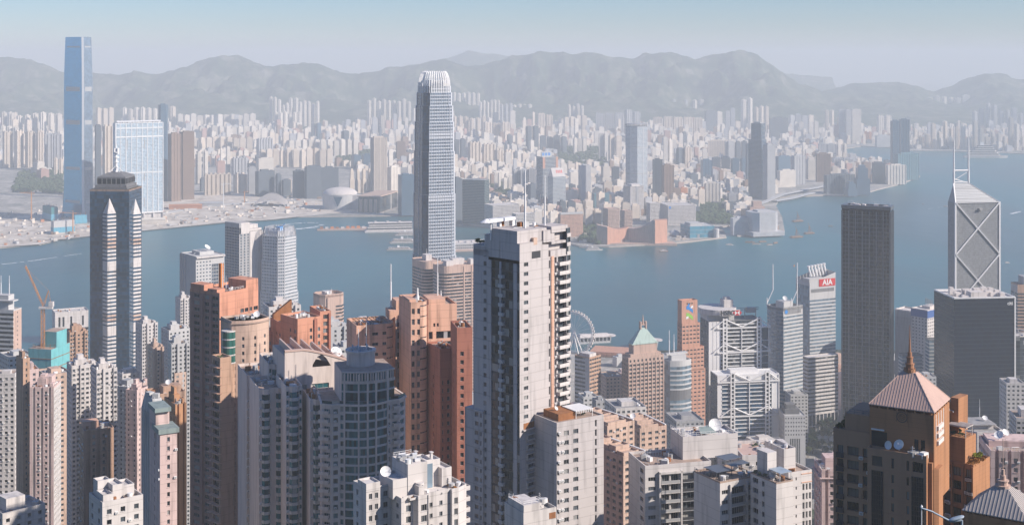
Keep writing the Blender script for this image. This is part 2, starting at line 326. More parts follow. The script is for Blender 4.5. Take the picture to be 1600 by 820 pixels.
        mb.tube(f, f+ax*r*.12, r*.07); return s.part('satellite_dish', mb, mat or MATS['white_metal'])
    def done(s, wall_name='wall', glaze='glazing'):
        if s.wins:
            s.wins.sort(key=lambda q: -q[0]); rest = MB(); vis = 0
            cz = s.loc.z
            for zz, x, y, z, w_, h_, ang, mull in s.wins:
                p = Vector((x, y)); p.rotate(Matrix.Rotation(s.rz, 2)); X, Y, Z = s.loc.x+p.x, s.loc.y+p.y, cz+z
                py = Y0+F*(H-Z)/Y; px = 800+F*X/Y
                if vis < 100 and py < 825 and -8 < px < 1608:
                    vis += 1; o = link('window', win_mesh(w_, h_, s.fm or MATS['frame_grey'], s.gm, mull), s.root, (x, y, z)); o.rotation_euler = (0, 0, ang)
                else:
                    me = win_mesh(w_, h_, s.fm or MATS['frame_grey'], s.gm, mull); M = Matrix.Translation((x, y, z)) @ Matrix.Rotation(ang, 4, 'Z')
                    for pl in me.polygons: rest.face([tuple(M @ me.vertices[i].co) for i in pl.vertices], pl.material_index)
            rest.build('window', [s.fm or MATS['frame_grey'], s.gm], s.root, kind='stuff')
        s.W.build(wall_name, s.wm, s.root); s.G.build(glaze, s.gm, s.root); LM.append((s, s.px)); return s
LM = []
wall('slab_frame', (.012, .017, .027), .35, .05, grime=0)
wall('white_metal', (.72, .71, .70), .45, .05, grime=.1); wall('frame_grey', (.33, .33, .33), .5, .05, grime=0); wall('frame_dark', (.05, .05, .055), .4, .05, grime=0); wall('frame_white', (.62, .61, .6), .5, .05, grime=0)
wall('tower_white', (.45, .415, .405), .85, .1, lines=3.0); wall('white_wall', (.55, .515, .495), .85, .1, lines=3.0); wall('white_roof', (.6, .55, .52), .9, .14); wall('grey_wall', (.33, .33, .335), .8, .1, lines=3.5); wall('pale_grey', (.46, .455, .45), .8, .08, grime=.15)
wall('beige_wall', (.50, .36, .285), .85, .15, grime=.5, lines=3.1); wall('peach_wall', (.60, .365, .265), .85, .15, grime=.5, lines=3.1); wall('red_wall', (.36, .145, .10), .85, .15, grime=.5, lines=3.1); wall('salmon_wall', (.52, .25, .165), .85, .15, grime=.5, lines=3.1); wall('brown_wall', (.31, .225, .175), .8, .12); wall('tan_wall', (.42, .27, .19), .85, .15, grime=.5, lines=3.1)
wall('pink_wall', (.57, .43, .40), .85, .15, grime=.5, lines=3.1); wall('stone_pink', (.47, .335, .275), .8, .08); wall('dark_concrete', (.15, .15, .155), .85, .15); wall('roof_deck', (.36, .27, .22), .95, .3, sc=.3); wall('roof_grey', (.3, .29, .285), .95, .3, sc=.3); wall('tile_roof', (.30, .16, .11), .9, .25, sc=.4)
wall('aluminium', (.55, .55, .56), .35, .05, grime=.08, spec=.6); wall('steel_white', (.7, .69, .68), .4, .04, grime=.08); wall('bronze_metal', (.17, .09, .055), .5, .15); wall('rust', (.28, .12, .05), .9, .3, sc=.8); wall('orange_paint', (.55, .2, .06), .6, .1)
glass('dark_glass', (.035, .045, .055), .1, .1, .7, blind=.06); glass('shaded_blue_glass', (.03, .29, .52), .22, .75, .12); glass('navy_glass', (.015, .052, .098), .1, .15, .5, wob=.05); glass('pale_glass', (.2, .27, .33), .18, .4, .35); glass('teal_glass', (.018, .10, .12), .1, .12, .8, spec=.4, blind=.07); glass('silver_glass', (.19, .25, .32), .18, .4, .3); glass('sky_glass', (.3, .45, .56), .25, .3, .3); glass('black_glass', (.010, .013, .018), .08, 0, .6, spec=.4, wob=.08); glass('home_glass', (.045, .055, .065), .12, 0, .9, blind=.14); glass('void', (.015, .015, .017), .6, 0, .5)
wall('leaf_green', (.05, .085, .03), .8, .4, sc=2, grime=0); wall('leaf_autumn', (.3, .13, .03), .8, .4, sc=2, grime=0); wall('grey_seamed', (.45, .42, .415), .85, .08, lines=6.0); wall('dark_tile', (.27, .20, .16), .7, .15, lines=1.0, grime=.1); wall('orange_tile', (.37, .18, .09), .7, .2, lines=1.0, grime=.45); wall('roof_pink', (.52, .37, .31), .55, .1, grime=.12); wall('lamp_grey', (.3, .36, .42), .4, .05)
glass('green_glass', (.03, .13, .11), .12, .1, .5); glass('curtain_glass', (.12, .13, .135), .15, 0, 1.0)
wall('crane_orange', (.55, .25, .09), .6, .1)
wall('net_grey', (.42, .42, .42), .95, .15, sc=.5, grime=.4); wall('net_teal', (.14, .40, .42), .95, .15, sc=.3); wall('net_dark', (.05, .2, .22), .95, .15); wall('slate_green', (.22, .27, .26), .7, .1); wall('tan_orange', (.45, .24, .13), .8, .12)
# ---------------------------------------------------------------- setting: sea, land, hills
def water_mat():
    m, t, b, N, L = nodes('sea_water')
    tc = N('ShaderNodeTexCoord')
    mp = N('ShaderNodeMapping'); mp.inputs['Scale'].default_value = (1, .45, 1); L(tc.outputs['Object'], mp.inputs[0])
    n1 = N('ShaderNodeTexNoise'); n1.inputs['Scale'].default_value = .035; n1.inputs['Detail'].default_value = 7; L(mp.outputs[0], n1.inputs['Vector'])
    n2 = N('ShaderNodeTexNoise'); n2.inputs['Scale'].default_value = .0022; n2.inputs['Detail'].default_value = 4; L(mp.outputs[0], n2.inputs['Vector'])
    cr = N('ShaderNodeValToRGB'); cr.color_ramp.elements[0].position = .41; cr.color_ramp.elements[0].color = (.002, .066, .085, 1); cr.color_ramp.elements[1].position = .6; cr.color_ramp.elements[1].color = (.010, .12, .15, 1)
    L(n2.outputs[0], cr.inputs[0]); L(cr.outputs[0], b.inputs['Base Color'])
    bp = N('ShaderNodeBump'); bp.inputs['Strength'].default_value = .28; bp.inputs['Distance'].default_value = 3; L(n1.outputs[0], bp.inputs['Height']); L(bp.outputs[0], b.inputs['Normal'])
    rr = mathn(N, L, 'MULTIPLY_ADD', n2.outputs[0], .3); t.nodes[-1].inputs[2].default_value = .2; L(rr, b.inputs['Roughness'])
    b.inputs['IOR'].default_value = 1.33
    return m
def ground_mat(name, stops, sc=.01, rough=.95, fine=.12):
    m, t, b, N, L = nodes(name)
    tc = N('ShaderNodeTexCoord')
    n1 = N('ShaderNodeTexNoise'); n1.inputs['Scale'].default_value = sc; n1.inputs['Detail'].default_value = 9; n1.inputs['Roughness'].default_value = .68; L(tc.outputs['Object'], n1.inputs['Vector'])
    v1 = N('ShaderNodeTexVoronoi'); v1.inputs['Scale'].default_value = fine; L(tc.outputs['Object'], v1.inputs['Vector'])
    f = mathn(N, L, 'MULTIPLY_ADD', v1.outputs['Color'], .24); L(mathn(N, L, 'SUBTRACT', n1.outputs[0], .12), t.nodes[-2].inputs[2])
    cr = N('ShaderNodeValToRGB'); e = cr.color_ramp.elements
    while len(e) < len(stops): e.new(.5)
    for i, (p_, c_) in enumerate(stops): e[i].position = p_; e[i].color = (*c_, 1)
    L(f, cr.inputs[0]); L(cr.outputs[0], b.inputs['Base Color']); b.inputs['Roughness'].default_value = rough; b.inputs['Specular IOR Level'].default_value = .15
    return m
M_water = water_mat()
M_city = ground_mat('city_ground', [(.3, (.14, .15, .14)), (.45, (.27, .26, .24)), (.6, (.42, .39, .36)), (.75, (.5, .47, .44))], .012)
M_sand = ground_mat('site_ground', [(.3, (.3, .25, .21)), (.42, (.46, .40, .34)), (.55, (.58, .51, .44)), (.7, (.68, .63, .57)), (.8, (.38, .37, .35))], .02, fine=.06)
M_slope = ground_mat('slope_ground', [(.3, (.03, .045, .025)), (.5, (.055, .08, .04)), (.7, (.16, .15, .12))], .03)
M_hill = ground_mat('hill_scrub', [(.3, (.012, .028, .014)), (.48, (.03, .055, .026)), (.58, (.10, .105, .065)), (.72, (.2, .19, .16))], .005, fine=.02)
XB, YB0, YB1 = 19000, -1400, 24000
mb = MB(); mb.face([(-XB, YB0, 0), (XB, YB0, 0), (XB, YB1, 0), (-XB, YB1, 0)]); mb.build('harbour_water', M_water, kind='structure')
# far-shore land, outlined by its quay line (photo pixels turned into ground points)
COAST = [(-1800, 420), (-500, 405), (-100, 396), (0, 388), (62, 383), (90, 376), (132, 371), (220, 362), (300, 354), (350, 349), (400, 346), (432, 344), (452, 340), (640, 338), (700, 345), (735, 352),
         (800, 362), (850, 372), (905, 386), (952, 387), (1057, 381), (1135, 372), (1132, 363), (1122, 357), (1138, 354), (1148, 362), (1152, 370), (1200, 368), (1226, 362), (1222, 340), (1212, 322), (1220, 310),
         (1268, 307), (1290, 306), (1337, 307), (1372, 297), (1410, 288), (1438, 276), (1424, 268), (1395, 260), (1350, 252), (1326, 244), (1322, 233), (1345, 229), (1390, 231), (1420, 236), (1480, 237), (1600, 241), (1900, 248), (2800, 262)]
cpts = [P(a, b_, 0) for a, b_ in COAST]
far_pts = [(p.x, p.y) for p in cpts]
poly = far_pts+[(XB-60, far_pts[-1][1]), (XB-60, YB1-60), (-XB+60, YB1-60), (-XB+60, far_pts[0][1])]
def in_land(x, y):
    c = False; n = len(poly)
    for i in range(n):
        (x1, y1), (x2, y2) = poly[i], poly[i-1]
        if (y1 > y) != (y2 > y) and x < (x2-x1)*(y-y1)/(y2-y1)+x1: c = not c
    return c
M_quay = wall('quay_stone', (.42, .35, .30), .9)
mb = MB(); mb.prism(poly, -2, 3.0, 1, 0); mb.build('far_shore_ground', [M_city, M_quay], kind='structure')
# pale reclaimed land along the left shore, a sheet on the ground
site = [(-1500, 414), (-500, 402), (-100, 393), (0, 386), (62, 381.5), (90, 374.5), (132, 369.5), (220, 360.5), (300, 352.7), (350, 347.7), (400, 344.8), (430, 342.8), (470, 338), (520, 333), (600, 336), (600, 322), (520, 318), (450, 304), (330, 302), (230, 306), (110, 318), (0, 345), (-100, 348), (-1500, 352)]
mb = MB(); mb.face([tuple(P(a, b_, 3.06)) for a, b_ in site]); mb.build('reclaimed_ground', M_sand, kind='structure')
# island slope under the camera, falling to the waterfront
SH = [(-1400, 300), (0, 418), (12, 417), (40, 404), (90, 375), (180, 322), (300, 250), (430, 195), (560, 150), (700, 105), (860, 70), (1050, 36), (1230, 10), (1400, 5), (1930, 4), (1960, 3.5)]
def gz(y):
    for (a, za), (b_, zb) in zip(SH, SH[1:]):
        if a <= y <= b_: return za+(zb-za)*(y-a)/(b_-a)
    return 3.5
vs = []; fs = []; ys = [-1400, -700, -200]+list(range(0, 120, 12))+list(range(120, 1400, 25))+[1500, 1700, 1930]; xs_ = list(range(-2400, 2401, 60))
for y in ys:
    for x in xs_:
        sh = y if y < 1930 else 1930+30*math.sin(x*.004)+(-60 if x < -400 else 0)
        amp = 0 if y < 30 else min(1, (y-30)/150)*(1 if y < 1100 else 0)*10
        vs.append((x, sh, gz(y)+amp*math.sin(x*.013+y*.006)*math.sin(x*.0047-y*.011+1)))
n = len(xs_)
for j in range(len(ys)-1):
    for i in range(n-1): fs.append([j*n+i, j*n+i+1, (j+1)*n+i+1, (j+1)*n+i])
for i in range(n-1):
    a = (len(ys)-1)*n+i; vs += [(vs[a][0], vs[a][1], -3), (vs[a+1][0], vs[a+1][1], -3)]; fs.append([a, a+1, len(vs)-1, len(vs)-2])
mb = MB(); mb.mesh(vs, fs, 0, 1); mb.build('island_slope_ground', M_slope, kind='structure')
mb = MB(); mb.prism([(-2300, 1250), (2300, 1250), (2300, 1905), (-300, 1905), (-420, 1845), (-2300, 1845)], 0, 10.5, 0); mb.build('central_district_ground', M_city, kind='structure')
# hills: ridge lines as seen, given their distance and a real back slope
def noise2(x, y, s):
    v = 0; a = 1
    for k in range(5):
        v += a*math.sin(x*s+1.7*math.sin(y*s*.83+k*2.1)+k)*math.cos(y*s*1.13+1.3*math.sin(x*s*.71-k)+k*.7); s *= 2.03; a *= .5
    return v
def hills(name, ridge, dr, d0, d1, base=8, gully=.2, seed=0):
    x0, x1 = ridge[0][0], ridge[-1][0]; step = 5; cols = [x0+step*i for i in range(int((x1-x0)/step)+1)]
    def ry(px):
        for (a, ya), (b_, yb) in zip(ridge, ridge[1:]):
            if a <= px <= b_: return ya+(yb-ya)*(px-a)/(b_-a)
        return ridge[-1][1]
    T = [i/34 for i in range(35)]; vs = []; fs = []
    for px in cols:
        hz = wz(ry(px), dr)+5*noise2(px*9, seed, .021)+2*noise2(px*31, seed+4, .05)
        for t in T:
            if t <= .7:
                u = min(1,t/.7); d = d0+(dr-d0)*u; e = u**1.25*(.45+.55*u); g = max(0, math.sin(math.pi*min(1, u)))**.8
            else:
                u = min(1,(t-.7)/.3); d = dr+(d1-dr)*u; e = (1-u)**1.3; g = max(0, math.sin(math.pi*u))
            X = wx(px, dr)*(.55+.45*d/dr)
            rdg = abs(noise2(X+seed*77, d*.3, .0032))*.9+.55*abs(noise2(X, d*.6+seed, .011))
            vs.append((X, d, base+(hz-base)*max(0, e*(1-gully*g*rdg)+gully*.25*g)))
    n = len(T)
    for i in range(len(cols)-1):
        for j in range(n-1): fs.append([i*n+j, (i+1)*n+j, (i+1)*n+j+1, i*n+j+1])
    mb = MB(); mb.mesh(vs, fs, 0, 1); return mb.build(name, M_hill, kind='structure')
R1 = [(-900, 120), (-600, 96), (-300, 104), (-120, 92), (-20, 85), (10, 84), (45, 90), (60, 97), (100, 107), (150, 109), (180, 114), (210, 108), (242, 114), (262, 107), (275, 107), (300, 97), (320, 88), (327, 84), (334, 86), (345, 82), (367, 82), (385, 86), (400, 93), (412, 100), (427, 101), (455, 97), (492, 96), (515, 104), (540, 109), (560, 110), (585, 106), (612, 101), (645, 100), (675, 94), (695, 88), (707, 94), (735, 101), (755, 97), (775, 89), (800, 85), (832, 82), (847, 77), (865, 81), (882, 79), (905, 81), (917, 79), (940, 81), (955, 84), (975, 86), (992, 89), (1007, 81), (1025, 79), (1052, 77), (1065, 81), (1087, 87), (1110, 85), (1132, 80), (1145, 75), (1157, 73), (1170, 78), (1185, 81), (1200, 92), (1212, 100), (1232, 116), (1247, 127), (1260, 129), (1282, 138), (1310, 146), (1350, 152), (1400, 160), (1500, 175)]
hills('ridge_hills', R1, 9700, 7950, 12600, gully=.8)
hills('back_hills', [(560, 118), (640, 100), (705, 88), (730, 77), (755, 81), (790, 84), (850, 92), (950, 100), (1100, 104), (1300, 120)], 13600, 12600, 16500, seed=3)
hills('east_hills', [(1180, 150), (1282, 141), (1300, 139), (1325, 130), (1350, 128), (1380, 125), (1412, 128), (1440, 135), (1460, 142), (1487, 133), (1517, 118), (1545, 113), (1565, 113), (1580, 119), (1600, 122), (1680, 118), (1800, 110), (2000, 116), (2400, 125), (2900, 140)], 10600, 8300, 13500, seed=5, gully=.65)
# haze over everything, sky outside it
m = bpy.data.materials.new('haze'); m.use_nodes = True; t = m.node_tree; t.nodes.clear(); o_ = t.nodes.new('ShaderNodeOutputMaterial'); pv = t.nodes.new('ShaderNodeVolumePrincipled')
pv.inputs['Color'].default_value = (.755, .80, .83, 1); pv.inputs['Density'].default_value = HAZE; pv.inputs['Anisotropy'].default_value = 0.0
t.links.new(pv.outputs[0], o_.inputs['Volume'])
mb = MB(); mb.box(-XB-30, XB+30, YB0-30, YB1+30, -4, 545); mb.build('haze', m, kind='stuff')
# ---------------------------------------------------------------- the far shore
FC = {'W': ('white', farwall('far_white', (.62, .565, .50), .34, bay=3.6)), 'C': ('cream', farwall('far_cream', (.62, .53, .44), .36)),
      'P': ('pink', farwall('far_pink', (.42, .27, .23), .4)), 'G': ('grey', farwall('far_grey', (.40, .40, .41), .45)),
      'D': ('dark grey', farwall('far_dark', (.10, .12, .145), .5, fw=.55, bw=.8)), 'B': ('blue glass', farwall('far_blue', (.07, .13, .19), .45, rough=.25, bw=.85, spec=.6)),
      'N': ('brown', farwall('far_brown', (.24, .165, .125), .5)), 'T': ('teal', farwall('far_teal', (.10, .21, .25), .4, rough=.3)), 'O': ('orange', farwall('far_orange', (.46, .20, .10), .4))}
FAR = []           # far blocks waiting for their labels
def far_geo(mb, form, w_, dp, h, rr, m=0):
    rb = lambda x0, x1, y0, y1, z0, z1: mb.box(x0, x1, y0, y1, z0, z1, m)
    if form == 'cross':
        a = w_*.26; b = dp*.28; mb.prism(cross(w_, dp, a, b), 0, h, m); rb(-w_*.14, w_*.14, -dp*.2, dp*.2, h, h+5); rb(-w_*.34, -w_*.2, -dp*.1, dp*.2, h, h+2.4)
    elif form == 'notch':
        nb = max(2, int(w_/13)); mb.prism(notched(w_, dp, nb, w_/nb*.3, min(3.5, dp*.2)), 0, h, m)
        for i in range(nb): c = -w_/2+w_/nb*(i+.5); rb(c-w_/nb*.22, c+w_/nb*.22, -dp*.15, dp*.25, h, h+3+2*rr.random())
    elif form == 'step':
        mb.prism(rect(w_, dp), 0, h*.55, m); mb.prism(rect(w_*.74, dp*.74), h*.55, h*.9, m); mb.prism(rect(w_*.45, dp*.5), h*.9, h, m)
    elif form == 'fins':
        nb = max(3, int(w_/9)); mb.prism(rect(w_, dp), 0, h, m)
        for i in range(nb+1): c = -w_/2+w_/nb*i; mb.box(c-.8, c+.8, -dp/2-1.2, -dp/2+.2, 0, h+1, m)
        rb(-w_*.3, w_*.25, -dp*.2, dp*.2, h, h+4)
    elif form == 'pod':
        mb.prism(rect(w_*1.25, dp*1.25), 0, h*.18, m); mb.prism(chamfer(w_, dp, min(w_, dp)*.2), h*.18, h, m); rb(-w_*.25, w_*.25, -dp*.2, dp*.2, h, h+4)
    else:
        mb.prism(rect(w_, dp), 0, h, m); q = .2+.2*rr.random(); rb(-w_*q, w_*q*.7, -dp*.2, dp*.25, h, h+2.5+3*rr.random()); rb(w_*.3, w_*.42, -dp*.3, -dp*.05, h, h+2)
FORM = {'cross': 'apartment tower', 'notch': 'apartment slab', 'slab': 'block', 'step': 'stepped block', 'fins': 'ribbed block', 'pod': 'tower on a podium'}
taken = []
def far(x0, x1, yt, yb, col, form='slab', n=1, label=None, name=None, jit=.12, rv=None, group=None):
    d0 = dbase(yb); wd = (x1-x0)/n
    for i in range(n):
        rr = random.Random(int(x0*31+yt*17+i*7)); d = d0*(1+(rr.random()-.5)*.02*(n > 1)); r_ = R(rv if rv is not None else rr.choice((10, 16, 22, 28, 36)))
        px = x0+wd*(i+.5); W = wd*.94*d/F; k = .75 if form in ('slab', 'notch', 'fins') else .9
        if W < 1: continue
        az = math.atan((px-800)/F); w_ = W/(math.cos(r_)+k*abs(math.sin(r_)))
        if form in ('slab', 'notch', 'fins') and W > 45: dp = min(18, w_*.6); w_ = (W-dp*abs(math.sin(r_)))/math.cos(r_)
        else: dp = w_*k
        h = (wz(yt, d)-3)*(1-(jit*rr.random() if n > 1 else 0)); h = max(h, 9)
        mb = MB(); far_geo(mb, form, w_, dp, h, rr)
        o = mb.build(name or ('apartment_tower' if form in ('cross', 'notch') else 'office_block'), FC[col][1], loc=(wx(px, d), d, 2.9), rz=r_-az)
        taken.append((wx(px, d), d, max(w_, dp)*.6)); FAR.append((o, px, yt, yb, FC[col][0], FORM[form], label and ('left one' if i == 0 else 'right one')+' of twin white apartment towers standing high alone before the hill ridge', h))
    return o
FARROWS = [
 # behind and beside the blue skyscraper
 (4, 20, 206, 262, 'C', 'notch', 1), (22, 37, 205, 262, 'C', 'notch', 1), (39, 55, 206, 262, 'C', 'notch', 1), (56, 68, 206, 262, 'C', 'notch', 1), (69, 97, 206, 266, 'G', 'notch', 2),
 (0, 98, 176, 225, 'W', 'cross', 8), (0, 30, 196, 240, 'W', 'cross', 3), (83, 99, 246, 274, 'C', 'cross', 2), (48, 73, 252, 272, 'W', 'step', 1), (57, 77, 265, 280, 'P', 'slab', 1), (148, 158, 196, 310, 'D', 'slab', 1), (160, 177, 197, 306, 'C', 'notch', 1),
 (150, 178, 168, 215, 'C', 'slab', 3), (190, 247, 168, 205, 'W', 'cross', 6), (253, 262, 250, 314, 'D', 'slab', 1), (262, 283, 209, 314, 'N', 'fins', 1), (280, 304, 206, 311, 'N', 'slab', 1),
 (246, 263, 164, 290, 'B', 'pod', 1), (264, 276, 167, 205, 'C', 'cross', 1), (305, 326, 235, 287, 'W', 'cross', 2), (318, 362, 272, 304, 'C', 'notch', 1), (312, 321, 279, 299, 'D', 'slab', 1), (364, 387, 272, 301, 'C', 'notch', 1),
 (361, 386, 247, 273, 'G', 'notch', 1), (387, 401, 262, 302, 'G', 'slab', 1), (338, 352, 252, 276, 'P', 'slab', 1), (344, 348, 232, 276, 'W', 'slab', 1), (353, 360, 230, 272, 'W', 'slab', 1),
 (276, 400, 178, 205, 'W', 'slab', 12), (300, 400, 196, 222, 'W', 'slab', 10), (300, 395, 214, 240, 'C', 'slab', 9),
 # left of the white office tower
 (400, 427, 217, 252, 'G', 'notch', 1), (400, 428, 247, 268, 'W', 'slab', 1), (398, 430, 267, 306, 'D', 'slab', 1), (430, 440, 273, 306, 'D', 'slab', 1), (440, 455, 281, 306, 'D', 'slab', 1), (449, 456, 281, 304, 'C', 'slab', 1),
 (457, 476, 267, 309, 'D', 'slab', 1), (475, 503, 260, 310, 'D', 'slab', 1), (500, 530, 262, 307, 'D', 'slab', 1),
 (420, 440, 151, 203, 'W', 'cross', 3), (440, 452, 161, 207, 'W', 'cross', 2), (450, 467, 150, 200, 'W', 'cross', 2), (466, 500, 158, 202, 'W', 'cross', 5), (428, 471, 174, 210, 'W', 'cross', 6),
 (486, 493, 194, 224, 'D', 'slab', 1), (493, 502, 193, 224, 'B', 'slab', 1), (533, 546, 205, 242, 'D', 'slab', 1), (512, 527, 155, 183, 'W', 'cross', 2), (559, 573, 138, 180, 'W', 'cross', 2, 'TWIN'),
 (533, 552, 157, 184, 'W', 'cross', 2), (573, 643, 154, 200, 'W', 'cross', 9), (585, 602, 180, 222, 'W', 'notch', 2), (548, 582, 240, 264, 'B', 'slab', 2),
 (603, 626, 261, 302, 'W', 'fins', 1), (621, 648, 273, 336, 'B', 'slab', 1), (618, 634, 222, 254, 'N', 'slab', 1), (450, 560, 218, 245, 'W', 'slab', 11), (405, 520, 232, 262, 'C', 'slab', 11), (545, 610, 262, 300, 'C', 'step', 7),
 # right of the white office tower
 (706, 751, 143, 192, 'W', 'cross', 6), (748, 782, 156, 200, 'W', 'cross', 6), (780, 802, 159, 202, 'G', 'cross', 3), (706, 760, 181, 218, 'C', 'cross', 6), (755, 797, 190, 224, 'C', 'notch', 3), (708, 728, 216, 254, 'D', 'slab', 2),
 (730, 775, 222, 262, 'C', 'notch', 2), (772, 802, 232, 266, 'C', 'notch', 2), (712, 736, 250, 271, 'W', 'step', 2), (735, 744, 258, 286, 'C', 'slab', 1), (753, 769, 259, 288, 'C', 'slab', 2), (772, 783, 269, 298, 'W', 'slab', 2), (785, 801, 276, 298, 'W', 'slab', 2),
 (706, 723, 279, 350, 'D', 'slab', 1),
 (800, 832, 161, 195, 'W', 'cross', 4), (840, 864, 176, 214, 'C', 'notch', 2), (886, 913, 161, 205, 'W', 'cross', 4), (917, 936, 157, 188, 'W', 'cross', 3), (944, 985, 148, 180, 'W', 'cross', 5), (880, 917, 180, 210, 'C', 'slab', 4),
 (930, 975, 176, 212, 'G', 'notch', 3), (975, 1001, 171, 212, 'G', 'notch', 2), (821, 842, 195, 236, 'D', 'slab', 2), (843, 886, 212, 240, 'D', 'slab', 4), (895, 917, 216, 240, 'W', 'slab', 3), (935, 952, 206, 248, 'W', 'slab', 2), (950, 972, 211, 254, 'C', 'slab', 2),
 (800, 837, 262, 304, 'G', 'fins', 3), (818, 838, 291, 316, 'D', 'slab', 1), (955, 968, 261, 300, 'D', 'slab', 1), (936, 956, 255, 304, 'W', 'step', 1), (941, 957, 284, 312, 'C', 'slab', 1), (924, 953, 302, 330, 'T', 'slab', 1), (903, 924, 258, 318, 'G', 'slab', 1),
 (1019, 1035, 249, 314, 'D', 'fins', 1), (1033, 1053, 258, 320, 'N', 'fins', 1), (1056, 1069, 232, 264, 'D', 'slab', 1), (1068, 1081, 230, 264, 'C', 'notch', 1), (1036, 1051, 215, 264, 'W', 'slab', 2), (1105, 1134, 220, 254, 'C', 'fins', 1),
 (1094, 1113, 250, 289, 'B', 'fins', 1), (1112, 1141, 245, 278, 'D', 'slab', 2), (1141, 1171, 245, 280, 'B', 'slab', 2), (1133, 1148, 222, 262, 'G', 'slab', 1), (1148, 1168, 220, 258, 'D', 'slab', 2),
 (1020, 1098, 181, 212, 'C', 'notch', 5), (1048, 1076, 155, 190, 'G', 'cross', 3), (1080, 1101, 155, 190, 'W', 'cross', 2), (1100, 1119, 173, 208, 'D', 'slab', 1), (1118, 1129, 175, 205, 'W', 'slab', 1), (1133, 1149, 169, 210, 'G', 'slab', 2),
 (1157, 1177, 152, 206, 'W', 'cross', 2), (1178, 1202, 165, 206, 'C', 'cross', 3), (1085, 1126, 262, 282, 'P', 'slab', 2), (1060, 1105, 292, 312, 'O', 'slab', 3), (1100, 1126, 286, 320, 'W', 'fins', 1), (1089, 1102, 296, 322, 'C', 'slab', 1),
 (1126, 1166, 318, 330, 'D', 'slab', 1), (1136, 1167, 300, 322, 'G', 'slab', 2), (1165, 1173, 225, 300, 'D', 'slab', 1), (985, 1060, 300, 330, 'C', 'step', 5), (940, 1000, 318, 345, 'C', 'slab', 4), (885, 940, 325, 352, 'C', 'slab', 4), (870, 900, 312, 345, 'D', 'slab', 2),
 (1201, 1232, 184, 222, 'D', 'slab', 1), (1199, 1224, 164, 188, 'C', 'cross', 4), (1240, 1256, 190, 216, 'W', 'slab', 2), (1263, 1279, 190, 216, 'W', 'slab', 2), (1302, 1321, 195, 222, 'P', 'slab', 1), (1330, 1346, 171, 224, 'W', 'slab', 1),
 (1310, 1331, 170, 222, 'G', 'slab', 2), (1367, 1393, 212, 230, 'G', 'slab', 1), (1370, 1393, 180, 210, 'W', 'notch', 2), (1350, 1362, 206, 222, 'O', 'slab', 2), (1288, 1304, 172, 205, 'C', 'cross', 2), (1232, 1262, 178, 205, 'G', 'slab', 3),
 (1211, 1236, 244, 284, 'B', 'slab', 1), (1236, 1259, 243, 288, 'G', 'fins', 1), (1213, 1244, 266, 292, 'W', 'slab', 1), (1274, 1298, 240, 284, 'N', 'fins', 1), (1259, 1275, 249, 280, 'W', 'slab', 1), (1278, 1306, 222, 248, 'G', 'fins', 2),
 (1305, 1324, 225, 254, 'W', 'cross', 2), (1300, 1333, 246, 268, 'G', 'fins', 2), (1286, 1336, 273, 302, 'D', 'fins', 1), (1333, 1360, 258, 304, 'B', 'step', 1), (1318, 1340, 284, 306, 'B', 'step', 1), (1362, 1384, 255, 286, 'D', 'slab', 1), (1384, 1416, 258, 288, 'W', 'fins', 1),
 (1391, 1406, 189, 279, 'B', 'fins', 1), (1404, 1421, 187, 278, 'B', 'fins', 1), (1398, 1436, 240, 281, 'T', 'fins', 1), (1160, 1220, 330, 366, 'G', 'pod', 1), (1140, 1180, 340, 366, 'G', 'slab', 1), (1192, 1212, 226, 312, 'G', 'slab', 1),
 (1430, 1442, 148, 176, 'W', 'slab', 1), (1448, 1502, 150, 178, 'W', 'cross', 5), (1504, 1516, 149, 178, 'W', 'slab', 1), (1425, 1500, 188, 232, 'C', 'cross', 8, None, None, .7), (1500, 1640, 182, 234, 'W', 'cross', 15, None, None, .75), (1518, 1600, 160, 200, 'G', 'cross', 8, None, None, .5), (1480, 1540, 198, 232, 'G', 'step', 6, None, None, .6),
]
SPARE = MB()
for row in FARROWS: far(*row)
# woods on the far shore: clumps of crown-shaped masses, nobody could count them
M_leaf = ground_mat('leaf_canopy', [(.3, (.03, .05, .025)), (.5, (.05, .075, .035)), (.7, (.09, .115, .055))], .06, fine=.2)
def canopy(mb, pts, n, r0, r1, z=2, hh=.9, seed=1):
    rr = random.Random(seed); xs = [p.x for p in pts]; ys = [p.y for p in pts]; got = 0; k = 0
    while got < n and k < n*30:
        k += 1; x = rr.uniform(min(xs), max(xs)); y = rr.uniform(min(ys), max(ys)); c = False
        for i in range(len(pts)):
            a, b = pts[i], pts[i-1]
            if (a.y > y) != (b.y > y) and x < (b.x-a.x)*(y-a.y)/(b.y-a.y)+a.x: c = not c
        if not c: continue
        got += 1; r = rr.uniform(r0, r1); vs = []; fs = []; q = 7
        for j in range(4):
            a = (-.2, .35, .8, 1.2)[j]
            for i in range(q): t = 2*math.pi*i/q+j*.4; f = r*math.cos(a)*rr.uniform(.7, 1.2); vs.append((x+f*math.cos(t), y+f*math.sin(t), z+r*hh*(.6+math.sin(a))*rr.uniform(.85, 1.15)))
        vs.append((x, y, z+r*hh*1.65))
        for j in range(3):
            for i in range(q): fs.append([j*q+i, j*q+(i+1) % q, (j+1)*q+(i+1) % q, (j+1)*q+i])
        for i in range(q): fs.append([3*q+i, 3*q+(i+1) % q, 4*q])
        mb.mesh(vs, fs)
